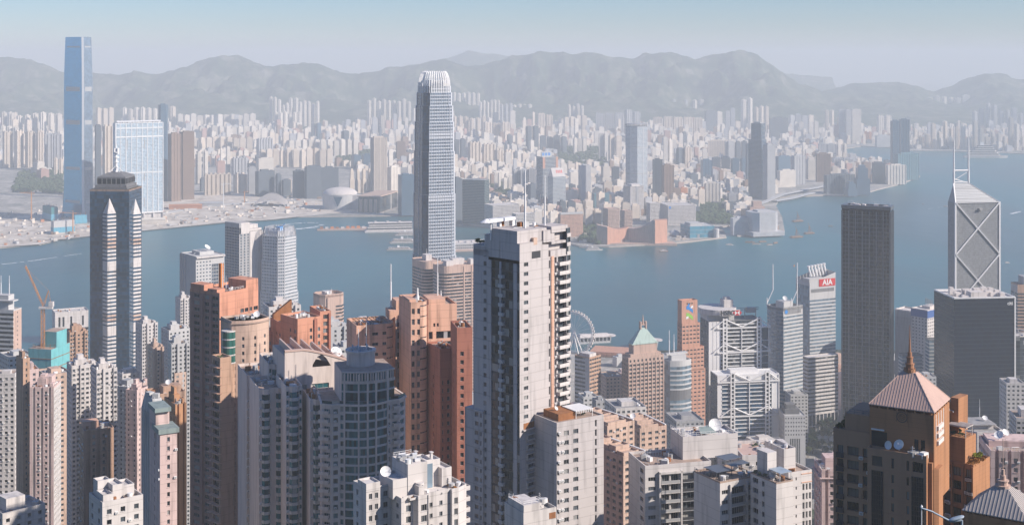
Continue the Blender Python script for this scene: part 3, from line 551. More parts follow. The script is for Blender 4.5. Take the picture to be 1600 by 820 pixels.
for quad, n, nm in [([(470, 206), (522, 206), (530, 190), (470, 188)], 130, 'woodland'), ([(525, 258), (585, 260), (580, 236), (528, 236)], 130, 'woodland'), ([(868, 262), (952, 262), (940, 232), (875, 230)], 260, 'woodland'), ([(1086, 346), (1132, 342), (1128, 316), (1088, 320)], 130, 'park_trees'), ([(18, 302), (98, 305), (98, 262), (30, 272)], 300, 'woodland'), ([(764, 312), (802, 314), (802, 290), (768, 290)], 120, 'park_trees'), ([(800, 250), (842, 255), (842, 235), (800, 236)], 90, 'woodland'), ([(1408, 190), (1462, 190), (1456, 172), (1420, 172)], 70, 'woodland'), ([(905, 380), (935, 384), (932, 350), (912, 352)], 70, 'park_trees'), ([(960, 376), (1015, 375), (1015, 371), (960, 371)], 50, 'park_trees'), ([(1195, 262), (1212, 268), (1230, 250), (1205, 250)], 40, 'park_trees'), ([(1085, 350), (1150, 354), (1140, 338), (1090, 338)], 90, 'park_trees')]:
    mb = MB(); canopy(mb, [P(*q) for q in quad], n*2, 4, 9.5, seed=n); mb.build(nm, M_leaf, kind='stuff')
# the rest of the far city: over a thousand low and middling blocks nobody tells apart
mbs = MB(); rr = random.Random(21); cols = 'WWWWWWWWWCCCCGGGPDN'; mats_ = [FC[k][1] for k in 'WCPGDNO']; idx = {k: i for i, k in enumerate('WCPGDNO')}
def keep(x, y, r):
    return all(abs(x-a)+abs(y-b) > (r+c)*1.1 for a, b, c in taken)
mass = 0
for yb in [203+i*2.7 for i in range(56)]:
    d = dbase(yb); px = -250+rr.random()*10
    while px < 1850:
        W = rr.uniform(11, 30); wpx = W*F/d; x, y = wx(px, d), d*(1+rr.uniform(-.012, .012)); px += wpx*rr.uniform(1.05, 1.5)
        if not in_land(x, y) or not in_land(x+60, y-80) or not in_land(x-60, y-80) : continue
        pp = 800+F*x/y
        if pp < 620 and yb > 262+(8 if pp > 560 else 0): continue
        if 880 < pp < 1180 and yb > 340: continue
        if any(a < pp < b and c < yb < e for a, b, c, e in ((470, 530, 188, 208), (525, 583, 236, 258), (868, 950, 230, 264), (18, 100, 262, 310), (1086, 1135, 316, 350), (764, 802, 290, 316), (1215, 1345, 280, 320), (620, 640, 262, 345))): continue
        if not keep(x, y, W*.5): continue
        hh = rr.choice((14, 18, 22, 26, 32, 40)) if yb > 235 else rr.choice((16, 20, 26, 32, 40, 52, 70))
        if pp > 1100 and yb < 235: hh *= .7
        if rr.random() < .06: hh *= 1.8
        c = idx[rr.choice(cols)]; a = R(rr.choice((12, 20, 28)))-math.atan(x/y); ca, sa = math.cos(a), math.sin(a); dp = W*rr.uniform(.5, .95)
        tr = lambda u, v: (x+u*ca-v*sa, y+u*sa+v*ca)
        mbs.prism([tr(*q) for q in rect(W, dp)], 2.9, 2.9+hh, c, bottom=False); q = rr.uniform(-.2, .1)
        mbs.prism([tr(W*(q+u), dp*v) for u, v in ((-.2, -.2), (.15, -.2), (.15, .2), (-.2, .2))], 2.9+hh, 2.9+hh+rr.uniform(2, 4.5), c, bottom=False)
        mass += 1
mbs.build('distant_city_blocks', mats_, kind='stuff')
print('far things', len(FAR), 'mass', mass)
# ---------------------------------------------------------------- landmark towers of the waterfront and the far shore
MW = MATS; wall('rib_grey', (.5, .52, .55), .4, .04, grime=.05, spec=.6)
def text_part(T, txt, name, x, y, z, size, rz, mat, ext=.15, sx=1.0, bold=.022):
    """raised letters as a mesh, upright on a wall, centred at x,y,z"""
    cu = bpy.data.curves.new(name, 'FONT'); cu.body = txt; cu.size = size; cu.extrude = ext; cu.align_x = 'CENTER'; cu.align_y = 'CENTER'; cu.offset = size*bold
    o = bpy.data.objects.new('tmp', cu); COL.objects.link(o); me = bpy.data.meshes.new_from_object(o.evaluated_get(bpy.context.evaluated_depsgraph_get())); bpy.data.objects.remove(o)
    me.materials.clear(); me.materials.append(mat); o = bpy.data.objects.new(name, me); COL.objects.link(o); o.parent = T.root; o.location = (x, y, z); o.rotation_euler = (R(90), 0, rz); o.scale = (sx, 1, 1); return o
# --- the tallest far-shore skyscraper: sky-blue shade left and pale sunlight right put into the glass colours, notched corners, flared foot
def far_skyscraper():
    T = Tower('glass_skyscraper', 'tallest far shore skyscraper, glass coloured blue on shaded left and pale on sunlit right', 'skyscraper', 99.5, 129.5, 146, 58, 3540, 40, [MW['aluminium'], MATS['frame_grey']], MATS['shaded_blue_glass'], zb=3)
    w_, d_, h = T.w, T.d, T.h; n = 40; prof = lambda z: 1+.10*max(0, 1-z/(h*.22))**2*1.6-(0.10*max(0, (z-h*.7)/(h*.3))**1.6)
    gl2 = MB(); c = 4.0
    def sec(z):
        f = prof(z); return chamfer(w_*f, d_*f, c)
    for i in range(n*3):
        z0, z1 = h*i/(n*3), h*(i+1)/(n*3); a, b = sec(z0), sec(z1); k = 8
        mech = i in (10, 11, 32, 33, 62, 63, 64, 84, 85, 86, 113)
        for j in range(k):
            p, q, r_, s_ = a[j], a[(j+1) % k], b[(j+1) % k], b[j]
            if j in (1, 3, 5, 7):
                T.W.face([(*p, z0), (*q, z0), (*r_, z1), (*s_, z1)], 1 if j != 7 else 0); continue
            nb = 9
            for m in range(nb):
                L = lambda A, B, t: (A[0]+(B[0]-A[0])*t, A[1]+(B[1]-A[1])*t)
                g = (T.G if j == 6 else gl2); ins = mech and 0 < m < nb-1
                (T.W if ins else g).face([(*L(p, q, m/nb), z0), (*L(p, q, (m+1)/nb), z0), (*L(s_, r_, (m+1)/nb), z1), (*L(s_, r_, m/nb), z1)], 1 if ins else 0)
    T.W.face([(*p, h-6) for p in sec(h)], 1)
    T.part('sunlit_glazing', gl2, MATS['silver_glass'])  # sunlit faces coloured paler than the blue shaded one
    mb = MB(); mb.box(-w_*.3, w_*.25, -d_*.2, d_*.3, h-6, h-1.5); T.part('roof_plant', mb, MATS['frame_grey'])
    mb = MB()
    for sx, sy in ((-1, -1), (1, -1), (1, 1), (-1, 1)): mb.prism([(sx*w_*.55-8, sy*d_*.55-8), (sx*w_*.55+8, sy*d_*.55-8), (sx*w_*.55+8, sy*d_*.55+8), (sx*w_*.55-8, sy*d_*.55+8)], 0, 14, 0, None, [(sx*w_*.5-3, sy*d_*.5-3), (sx*w_*.5+3, sy*d_*.5-3), (sx*w_*.5+3, sy*d_*.5+3), (sx*w_*.5-3, sy*d_*.5+3)])
    T.part('flared_skirt', mb, MATS['silver_glass']); T.phrase = 'the tall blue glass skyscraper'; T.done(); taken.append((T.loc.x, T.loc.y, 50))
far_skyscraper()
# --- white framed apartment wall beside it
def framed_slab():
    T = Tower('framed_apartment_slab', 'broad apartment slab of blue glass in white frames, standing on white legs by the water', 'apartment building', 176, 180, 253.5, 194, 3430, 14, [MATS['white_metal'], MATS['frame_grey']], MATS['sky_glass'], zb=3, dep=24)
    w_, d_, h = T.w, T.d, T.h; a, b = (-w_/2, -d_/2), (w_/2, -d_/2); z0 = 24
    for e0, e1 in ((a, b), ((-w_/2, d_/2), a), (b, (w_/2, d_/2)), ((w_/2, d_/2), (-w_/2, d_/2))): T.curtain(e0, e1, z0, h, 3.6, 3.6, .9, .3, .2)
    for k in range(10): u = w_*k/9; T.rib(T.W, a, b, min(max(u-.8, 0), w_-1.6), min(max(u+.8, 1.6), w_), z0, h+1, 1.1)
    for z in (h*.5, h*.86, h*.95, z0): T.rib(T.W, a, b, 0, w_, z, z+3.2, .9)
    for z in (h*.16, h*.42, h*.74):
        for u in (w_*.235, w_*.595): T.rib(T.W, a, b, u, u+2.6, z, z+24, .5, 1)
    T.cap([a, b, (w_/2, d_/2), (-w_/2, d_/2)], h, 0, 2); T.roofbox(-w_*.46, w_*.46, -d_*.3, d_*.3, h+4, h+7); 
    for k in range(9): x = -w_*.42+w_*.84*k/8; T.roofbox(x-1, x+1, -d_*.25, d_*.25, h, h+4.1)
    mb = MB()
    for k in range(6): x = -w_/2+w_*k/5; mb.box(max(x-2, -w_/2), min(x+2, w_/2), -d_/2, -d_/2+3, 0, z0); mb.box(max(x-2, -w_/2), min(x+2, w_/2), d_/2-3, d_/2, 0, z0)
    mb.box(-w_/2, w_/2, -d_/2+4, d_/2-4, 0, z0); T.part('leg_podium', mb, MATS['white_wall']); T.phrase = 'the white framed apartment slab'; T.done(); taken.append((T.loc.x, T.loc.y, 70))
framed_slab()
# --- tall rounded office tower with a crown of fins
def crown_tower():
    T = Tower('crowned_tower', 'tallest tower before the harbour, rounded white and grey glass with a crown of white fins', 'skyscraper', 645, 656.5, 709.5, 109, 1795, 19, [MATS['rib_grey'], MATS['frame_grey'], MATS['frame_dark']], MATS['silver_glass'], zb=4)
    w_ = d_ = 49.0; h = T.h
    loc, rz, *_ = spot(645, 656.5, 709.5, 109, 1795, 19); T.root.location.x = wx(676.5, 1795); T.root.location.y = 1795+28; T.loc = Vector(T.root.location)
    shrink = lambda z: 1-.035*(z > h*.38)-.03*(z > h*.58)-.03*(z > h*.72)-.035*(z > h*.82)-.05*(z > h*.88)-.05*(z > h*.92)
    nf = 88; fh = h*.945/nf; dark = MB(); wg = MB()
    for i in range(nf):
        z0 = i*fh; f = shrink(z0); c = 7.0; p = chamfer(w_*f, d_*f, c)
        for j in range(8):
            a, b = p[j], p[(j+1) % 8]; L = (Vector(b)-Vector(a)).length
            if not T.faces_cam(a, b, -.2): T.W.face([(*a, z0), (*b, z0), (*b, z0+fh), (*a, z0+fh)], 1); continue
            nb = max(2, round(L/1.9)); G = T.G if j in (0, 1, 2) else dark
            mech = i in (30, 31, 53, 54, 72, 73)
            for k in range(nb): T.quad(G, a, b, L*k/nb, L*(k+1)/nb, z0, z0+fh)
            if j in (0, 1): T.rib(T.W, a, b, 0, L, z0, z0+fh*(.36 if not mech else .7), .35)
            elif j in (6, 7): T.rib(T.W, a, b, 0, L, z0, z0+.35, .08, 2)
        if i % 1 == 0 and not (i and abs(shrink(z0)-shrink(z0-fh)) < 1e-6):
            if i: T.W.face([(*q, z0) for q in chamfer(w_*shrink(z0-fh), d_*shrink(z0-fh), 7)], 0)
            z2 = z0
            while z2 < h*.945 and abs(shrink(z2)-f) < 1e-6: z2 += fh
            for j in (0, 1, 2):
                a, b = p[j], p[(j+1) % 8]; L = (Vector(b)-Vector(a)).length; nb = max(2, round(L/3.4))
                if j < 2:
                    for k in range(nb+1): u = min(max(L*k/nb, .35), L-.35); T.rib(T.W, a, b, u-.17, u+.17, z0, min(z2, h*.945), .7)
            for j in (1, 0): 
                a, b = p[j], p[(j+1) % 8]; L = (Vector(b)-Vector(a)).length
                if j == 1: T.rib(T.W, a, b, L*.62, L*.98, z0, min(z2, h*.945), 1.0)
            a, b = p[6], p[7]; L = (Vector(b)-Vector(a)).length
            T.rib(T.W, a, b, 0.0, 1.2, z0, min(z2, h*.945), .7); T.rib(T.W, a, b, L*.62, L*.62+.8, z0, min(z2, h*.945), .6)
    f = shrink(h*.94); T.W.face([(*q, h*.945) for q in chamfer(w_*f, d_*f, 7)], 1)
    T.part('shaded_glazing', dark, MATS['navy_glass'])  # shade of the sides put into darker glass and floor bands
    cr = MB(); poly = chamfer(w_*f, d_*f, 7); zc = h*.93
    for j in range(8):
        a, b = Vector(poly[j]), Vector(poly[(j+1) % 8]); nb = max(2, round((b-a).length/3.6))
        for k in range(nb):
            q = a+(b-a)*((k+.5)/nb); o = q.normalized(); pts = [(q, zc-6), (q*1.0, zc+9), (q*.94, zc+17), (q*.84, zc+23), (q*.74, zc+26)]
            for (p0, za), (p1, zb_) in zip(pts, pts[1:]): cr.tube((p0.x, p0.y, za), (p1.x, p1.y, zb_), .75, 4)
    inn = chamfer(w_*f*.80, d_*f*.80, 6); cr.prism(inn, h*.945, h*.965)
    T.part('crown_fins', cr, MATS['steel_white']); T.phrase = 'the tall crowned tower'; T.done()
crown_tower()
# --- its shorter sibling with a fringe of fins
def fringe_tower():
    T = Tower('fringed_tower', 'rounded grey office tower with fringe of fins on top, shorter sibling of crowned tower', 'office tower', 402, 440, 470.5, 360, 1717, -40, [MATS['aluminium'], MATS['frame_grey']], MATS['pale_glass'], zb=4)
    w_, d_, h = T.w, T.d, T.h; lv = [(0, .60, 1.0), (.60, .80, .95), (.80, 1.0, .9)]
    for a_, b_, f in lv:
        p = chamfer(w_*f, d_*f, 6); z0, z1 = h*a_, h*b_-(9 if b_ == 1 else 0)
        for j in range(8):
            a, b = p[j], p[(j+1) % 8]; T.curtain(a, b, z0, z1, 4.2, 2.6, 1.9 if j in (2, 1) else .9, .55, .3)
        T.W.face([(*q, z1) for q in p], 0)
    cr = MB(); p = chamfer(w_*.9, d_*.9, 6)
    for j in range(8):
        a, b = Vector(p[j]), Vector(p[(j+1) % 8]); nb = max(2, round((b-a).length/2.6))
        for k in range(nb+1):
            q = a+(b-a)*(k/nb)
            for s0, s1, za, zb_ in ((1.01, .97, -6, 4), (.97, .86, 4, 11)): cr.tube((q.x*s0, q.y*s0, h-9+za), (q.x*s1, q.y*s1, h-9+zb_), .6, 4)
    cr.prism(chamfer(w_*.6, d_*.6, 5), h-9.2, h-3); T.part('crown_fins', cr, MATS['aluminium'])
    mb = MB(); mb.box(-3, 4, -3, 3, h-3, h+1.5); mb.tube((0, 0, h), (7, 3, h+5), .5); T.part('window_gondola_crane', mb, MATS['blue_paint']); T.phrase = 'the fringed office tower'; T.done()
wall('blue_paint', (.10, .28, .55), .5, .05); 
fringe_tower()
def slab_tower_notch():
    T = Tower('hotel_tower', 'grey blue hotel tower with cut away white top, directly left of the fringed tower', 'hotel tower', 352, 374, 410, 349, 1720, 38, [MATS['grey_wall'], MATS['white_wall']], MATS['navy_glass'], zb=4)
    w_, d_, h = T.w, T.d, T.h; p = rect(w_, d_); hL = h*.985
    a, b, c, d = p
    T.curtain(d, a, 0, h-6, 3.6, 3.2, .8, .5, .2); T.punch(a, (a[0]+w_*.45, a[1]), 0, h-14, 3.6, (3, 2.2), .8, 2.9)
    T.blank((a[0]+w_*.45, a[1]), b, 0, h-12, 1); T.blank(b, c, 0, h-12); T.blank(c, d, 0, h-6)
    T.rib(T.W, d, a, 0, d_, h-6, h, .3, 0, 3); 
    T.W.box(-w_/2+3, -w_/2+w_*.45, -d_/2+.2, d_/2, h-14, h, 1); T.W.box(-w_/2+w_*.45+.1, w_/2, -d_/2+2, d_/2, h-12, h-9, 1); T.W.box(w_*.05, w_*.42, -d_*.3, d_*.3, h-9, h-4, 1)
    T.rib(T.W, a, b, w_*.45, w_*.47, 0, h-12, .6, 1); T.done()
slab_tower_notch()
# --- dark star-plan tower with white banded wedges and a mast
def mast_tower():
    T = Tower('mast_tower', 'dark glass tower with pale banded corner wedges, stepped dark top and white mast', 'skyscraper', 135, 196, 217.5, 300, 1400, -22, [MATS['slab_frame'], MATS['pale_grey'], MATS['beige_wall']], MATS['navy_glass'], zb=4)
    h = T.h; w_ = 41.5; q = w_/2; W2 = 12.5
    T.root.location = (wx(170, 1400), 1400+26, 4); T.loc = Vector(T.root.location); T.rz = R(-19)-math.atan((176-800)/F); T.root.rotation_euler = (0, 0, T.rz)
    sq = [(-q, -q), (q, -q), (q, q), (-q, q)]; band = MB()
    for i in range(4): T.curtain(sq[i], sq[(i+1) % 4], 0, h, 4.0, 2.4, .45, .0, .12)
    # wedges: the corners of a second square turned by 45 degrees, hipped at the top
    for i, a0 in enumerate((-90, 0, 90, 180)):
        dr = Vector((math.cos(R(a0)), math.sin(R(a0)))); si = Vector((-dr.y, dr.x)); tip = dr*(q+6.0); l, r_ = dr*q-si*7.0, dr*q+si*7.0; l2, r2 = dr*(q-.2)-si*7, dr*(q-.2)+si*7; hz = h*(.945 if i % 2 else .955)
        for e0, e1 in ((l, tip), (tip, r_)):
            e0, e1 = tuple(e0), tuple(e1)
            if T.faces_cam(e0, e1): 
                T.curtain(e0, e1, 0, hz-10, 4.0, 3, .0)
                L = (Vector(e1)-Vector(e0)).length; nf = round((hz-10)/4.0); fh = (hz-10)/nf
                for k in range(nf): T.rib(band, e0, e1, 0, L, k*fh, k*fh+fh*(.55 if k % 17 > 1 else .98), .25, 1 if abs(k-nf*.88) < 1.2 or abs(k-nf*.58) < 1.2 else 0)
            else: T.blank(e0, e1, 0, hz-10)
            band.face([(*e0, hz-10), (*e1, hz-10), (*(dr*(q+.01)), hz+6)], 0)
        T.part('banded_wedge', band, [MATS['white_wall'], MATS['beige_wall']]); band = MB()
        T.cap(sq, h, 2, 2.0, 2.5)
    tp = MB(); z = h+.1
    for s_, dz in ((.86, 3.5), (.8, 3.0)): tp.prism([(x*s_, y*s_) for x, y in sq], z, z+dz-.3); z += dz
    T.part('stepped_roof', tp, MATS['dark_concrete'])
    tb = MB(); g = MB()
    sm = [(x*.72, y*.72) for x, y in sq]
    g.prism([(x*.98, y*.98) for x, y in sm], z-.4, z+7); tb.prism(sm, z-.3, z+.6); tb.prism(sm, z+6.2, z+8)
    for i in range(4):
        a, b = Vector(sm[i]), Vector(sm[(i+1) % 4])
        for k in range(7): c = a+(b-a)*k/6; tb.box(c.x-.35, c.x+.35, c.y-.35, c.y+.35, z+.6, z+6.3)
    tb.prism(sm, z+8.0, z+12, 0, None, [(x*.3, y*.3) for x, y in sq]); T.part('lantern_frame', tb, MATS['dark_concrete']); T.part('lantern_glazing', g, MATS['black_glass'])
    ms = MB(); zt = 337-T.loc.z
    for x, y in ((-6, -6), (6, -6), (6, 6), (-6, 6)): ms.tube((x, y, z+11), (0, 0, z+19), .35, 5)
    ms.tube((0, 0, z+12), (0, 0, z+30), 1.6, 8, 0, 1.1); ms.tube((0, 0, z+30), (0, 0, zt), .8, 8, 0, .5)
    for dz, r_ in ((22, 2.6), (27, 2.9), (32, 2.0)): ms.cyl((0, 0), r_, z+dz, z+dz+1.2, 10)
    for dx in (-1.8, 1.8): ms.cyl((dx, 0), 1.5, zt-10, zt-4, 8)
    ms.tube((0, 0, zt), (0, 0, zt+22), .25, 5); T.part('mast', ms, MATS['white_metal']); T.phrase = 'the dark mast tower'; T.done()
mast_tower()
# --- pale tower with a slanted roofline and dish
def slant_tower():
    T = Tower('slant_roof_tower', 'pale grey tower with slanted roof edge and white dish, behind red brown tower', 'office tower', 282, 306, 350, 402, 1450, 25, [MATS['pale_grey'], MATS['white_wall']], MATS['navy_glass'], zb=4)
    w_, d_, h = T.w, T.d, T.h; a, b, c, d = rect(w_, d_)
    T.blank(d, a, 0, h); T.blank(b, c, 0, h); T.blank(c, d, 0, h); m = (a[0]+w_*.55, a[1])
    T.punch(a, m, 0, h-4, 3.8, (5, 1.6), 1.0, 2.6); T.curtain(m, b, 0, h-9, 3.8, 2.4, .5, .5, .3); T.quad(T.W, a, m, 0, w_*.55, h-4, h); T.quad(T.W, m, b, 0, w_*.45, h-9, h)
    for u in (0, .13, .3): T.rib(T.W, d, a, d_*u, d_*u+1.6, 0, h, .9, 1)
    T.rib(T.W, a, b, 0, w_*1.0, h-1.4, h+.3, 2.4, 1); T.cap(rect(w_, d_), h, 0, .8); T.roofbox(-w_*.2, w_*.3, -d_*.2, d_*.3, h, h+3.5); T.dish(w_*.12, -d_*.1, h+3.4, 3.6, -60, 50)
    mb = MB(); mb.tube((-w_*.3, 0, h+1), (-w_*.02, 0, h+4), .3); T.part('boom', mb, MATS['white_metal']); T.done()
slant_tower()
# --- pink banded trio with rounded corners
def banded_trio():
    for nm, x0, xs, x1, yt, d, lab in (('banded_tower', 640.5, 662, 693, 411, 1640, 'left one of the pink banded round cornered towers at foot of crowned tower'), ('banded_tower', 672, 690, 752, 418, 1600, 'broad pink banded round cornered tower, half behind the tall white apartment tower')):
        T = Tower(nm, lab, 'office tower', x0, xs, x1, yt, d, 24, [MATS['stone_pink'], MATS['white_wall']], MATS['dark_glass'], zb=4, group='pink banded towers')
        w_, d_, h = T.w, T.d, T.h; r = min(w_, d_)*.3; p = []
        for cx, cy, a0 in ((-w_/2+r, -d_/2+r, 180), (w_/2-r, -d_/2+r, 270), (w_/2-r, d_/2-r, 0), (-w_/2+r, d_/2-r, 90)): p += arc(cx, cy, r, a0, a0+90, 5)
        for j in range(len(p)): T.curtain(p[j], p[(j+1) % len(p)], 0, h-8, 3.9, 3, 1.7, 0, .2)
        for j in range(len(p)): T.blank(p[j], p[(j+1) % len(p)], h-8, h)
        T.cap(p, h, 0, 1.2); T.roofbox(-w_*.1, w_*.2, -d_*.1, d_*.2, h, h+7, 1)
        for u in (.62, .95): T.rib(T.W, p[5], p[6], 0+(Vector(p[6])-Vector(p[5])).length*u-1, (Vector(p[6])-Vector(p[5])).length*u+.6, 0, h, .7)
        if x1 > 740:
            T.roofbox(w_*.3, w_*.42, -d_*.3, 0, h, h+6, 1); T.roofbox(-w_*.32, -w_*.14, -d_*.3, 0, h, h+6, 1)
        T.antenna(0, 0, h+6, 8); T.done()
banded_trio()
def small_banded():
    T = Tower('banded_tower', 'small pink tower with dark window bands, alone before the water right of fringed tower', 'office tower', 486.5, 502, 540, 463, 1500, 26, [MATS['stone_pink'], MATS['white_wall']], MATS['dark_glass'], zb=4, group='pink banded towers')
    w_, d_, h = T.w, T.d, T.h; p = chamfer(w_, d_, 5)
    for j in range(8):
        T.curtain(p[j], p[(j+1) % 8], 0, h-12, 3.9, 3, 1.9, 0, .25); T.blank(p[j], p[(j+1) % 8], h-12, h)
    T.rib(T.W, p[0], p[1], 2, 12, 0, h-2, 1.5); T.cap(p, h-2, 0, 3.2, .8); T.roofbox(-6, 2, -4, 5, h-2, h+3, 1); T.antenna(4, 0, h, 6); T.dish(-3, -6, h, 2); T.done()
small_banded()
# --- bank tower hung from white masts and coat-hanger trusses
def hanger_bank():
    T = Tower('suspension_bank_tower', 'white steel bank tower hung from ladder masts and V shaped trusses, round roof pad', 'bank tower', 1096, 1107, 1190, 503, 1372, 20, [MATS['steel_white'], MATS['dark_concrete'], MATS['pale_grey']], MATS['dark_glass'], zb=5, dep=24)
    w_, d_, h = T.w, T.d, T.h; a, b, c, d = rect(w_, d_); k = 1372/F; U = lambda px: (px-1107)*k/math.cos(R(20)); Z = lambda py: wz(py, 1372)-T.loc.z
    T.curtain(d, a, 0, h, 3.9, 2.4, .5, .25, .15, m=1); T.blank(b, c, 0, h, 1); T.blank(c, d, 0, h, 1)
    T.blank(a, (a[0]+U(1126), a[1]), 0, h)                         # service shafts in white panels
    for u in (U(1107.5), U(1114), U(1120)): T.rib(T.W, a, b, u, u+.35, 0, h, .25)
    p0, p1 = (a[0]+U(1126), a[1]), (a[0]+U(1190), a[1]); L = p1[0]-p0[0]
    T.curtain(p0, p1, 0, h, 3.9, 2.6, 1.0, .0, .5)
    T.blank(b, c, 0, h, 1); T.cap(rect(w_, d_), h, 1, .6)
    def ladder(mb, hole, x, w0, z0, z1, y):
        for s in (-1, 1): mb.box(x+s*w0/2-.7, x+s*w0/2+.7, y-1.3, y, z0, z1)
        n = int((z1-z0)/3.9)
        for i in range(n+1): mb.box(x-w0/2+.7, x+w0/2-.7, y-1.2, y-.1, z0+i*3.9, z0+i*3.9+1.1)
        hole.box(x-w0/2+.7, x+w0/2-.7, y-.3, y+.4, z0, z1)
    ms = MB(); hl = MB(); y = -d_/2-.6
    for px in (1132, 1185): ladder(ms, hl, a[0]+U(px), 3.6, 0, Z(498), y)
    T.part('ladder_mast', ms, MATS['steel_white']); T.part('mast_shadow_panel', hl, MATS['dark_glass'])
    tr = MB(); xm = a[0]+U(1158)
    for zt in (Z(500), Z(538), Z(577), Z(618), Z(660)):
        for px, s in ((1132, 1), (1185, -1)):
            x = a[0]+U(px); tr.tube((x, y-.8, zt), (xm, y-.8, zt-8), .75, 6); tr.tube((x, y-.8, zt), (x-s*12, y-.8, zt-8), .6, 6)
        tr.box(a[0]+U(1120), a[0]+U(1203), y-1.2, y-.2, zt-9.6, zt-8.2)
    tr.box(xm-.35, xm+.35, y-1, y, 0, Z(500)-8); T.part('hanger_truss', tr, MATS['steel_white'])
    g = MB(); x0, x1 = a[0]+U(1190)+.3, a[0]+U(1203); g.box(x0, x1, -d_/2+4, d_/2, 0, Z(515)); T.part('glazed_bay', g, MATS['navy_glass'])
    fr = MB(); fr.box(x1-.6, x1, -d_/2+2.5, -d_/2+3.9, 0, Z(515)); [fr.box(x0, x1, -d_/2+2.6, -d_/2+3.9, z, z+.5) for z in [i*7.8 for i in range(int(Z(515)/7.8))]]; T.part('bay_frame', fr, MATS['steel_white'])
    # roof: machine storeys, round landing pad with letters
    pad = MB(); cx, cyy = a[0]+U(1129), 4.0; r = 19.5; zp = Z(487); T.roofbox(cx-15, cx+14, -8, 14, h, zp-4.4, 2); pad.cyl((cx, cyy), r, zp-4, zp+1.6, 40); T.part('landing_pad', pad, MATS['white_wall'])
    pl = MB(); pl.box(cx+6, cx+16, cyy-4, cyy+8, zp+1.7, zp+9); pl.box(cx+8, cx+14, cyy-1, cyy+5, zp+9, zp+11.5); T.part('lift_house', pl, MATS['white_wall'])
    fy = cyy-r-.55; sg = MB(); sg.box(cx-2, cx+17.5, fy, fy+2.2, zp-4.2, zp+1.5); T.part('sign_band', sg, MATS['white_wall']); text_part(T, 'HSBC', 'sign_lettering', cx+3.8, fy-.25, zp-1.2, 6.6, 0, MATS['void'], .3, .95, .012)
    lg = MB(); x, z, s = cx+14.2, zp-1.3, 2.6
    q = lambda pts, m, o: lg.face([(x+u*s, fy-o, z+v*s) for u, v in pts], m)
    q([(-1, -1), (1, -1), (1, 1), (-1, 1)], 1, .1)
    for pts in ([(-1, 1), (-1, -1), (-1.9, 0)][::-1], [(1, -1), (1, 1), (1.9, 0)][::-1], [(-1, 1), (0, 0), (1, 1)][::-1], [(-1, -1), (1, -1), (0, 0)]): q(pts, 0, .2)
    T.part('hexagon_emblem', lg, [MATS['sign_red'], MATS['white_metal']])
    cr = MB(); xr = a[0]+U(1180)
    for dx in (-6, 6): cr.tube((xr+dx, 2, h), (xr+dx, 2, Z(488)), .5)
    cr.tube((xr-14, 2, Z(490)), (xr+9, 2, Z(490)), .5); cr.tube((xr-14, 2, Z(487)), (xr+9, 2, Z(487)), .4); cr.box(xr-4, xr+5, 0, 5, Z(495), Z(487)); T.part('maintenance_crane', cr, MATS['frame_grey']); T.phrase = 'the white masted bank tower'; T.done()
    # lower front building of the same kind
    S = Tower('suspension_bank_block', 'lower white truss fronted block standing before the white masted bank tower', 'bank tower', 1116, 1121, 1217, 588, 1335, 18, [MATS['steel_white'], MATS['dark_concrete']], MATS['navy_glass'], zb=5, dep=22)
    w_, d_, h = S.w, S.d, S.h; a, b, c, d = rect(w_, d_); k = 1335/F; U = lambda px: (px-1121)*k/math.cos(R(18)); Z = lambda py: wz(py, 1335)-S.loc.z; y = -d_/2-.6
    S.curtain(d, a, 0, h, 3.9, 2.4, .5, .2, .15, m=1); S.blank(b, c, 0, h); S.blank(c, d, 0, h, 1); S.blank(a, (a[0]+U(1128), a[1]), 0, h); S.curtain((a[0]+U(1128), a[1]), (a[0]+U(1206), a[1]), 0, h-5, 3.9, 2.4, .9, 0, .5)
    S.quad(S.W, (a[0]+U(1128), a[1]), (a[0]+U(1206), a[1]), 0, U(1206)-U(1128), h-5, h); S.blank((a[0]+U(1206), a[1]), b, 0, h); S.rib(S.W, a, b, U(1205), U(1206), 0, h, .8); S.rib(S.W, a, b, w_-.8, w_, 0, h, .8); S.cap(rect(w_, d_), h, 0, 1); S.roofbox(-w_*.25, w_*.2, -3, 8, h, h+4)
    ms = MB(); hl = MB(); tr = MB(); xm = a[0]+U(1170)
    for px in (1144, 1198):
        x = a[0]+U(px)
        for s in (-1, 1): ms.box(x+s*1.8-.6, x+s*1.8+.6, y-1.3, y, 0, h+4)
        for i in range(int(h/3.9)+1): ms.box(x-1.2, x+1.2, y-1.2, y-.1, i*3.9, i*3.9+1.1)
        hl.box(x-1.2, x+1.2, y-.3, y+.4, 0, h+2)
    for zt in (h+3, Z(637), Z(690)):
        for px, s in ((1144, 1), (1198, -1)): x = a[0]+U(px); tr.tube((x, y-.8, zt), (xm, y-.8, zt-8), .75, 6); tr.tube((x, y-.8, zt), (x-s*12, y-.8, zt-8), .6, 6)
        tr.box(a[0], b[0], y-1.2, y-.2, zt-9.6, zt-8.2)
    tr.box(xm-.35, xm+.35, y-1, y, 0, h); S.part('ladder_mast', ms, MATS['steel_white']); S.part('mast_shadow_panel', hl, MATS['dark_glass']); S.part('hanger_truss', tr, MATS['steel_white']); S.done()
wall('sign_red', (.5, .03, .03), .5, .03, grime=0); wall('sign_blue', (.04, .22, .55), .5, .03, grime=0); wall('sign_green', (.25, .5, .08), .5, .03, grime=0); wall('sign_navy', (.05, .11, .3), .5, .05, grime=0)
hanger_bank()
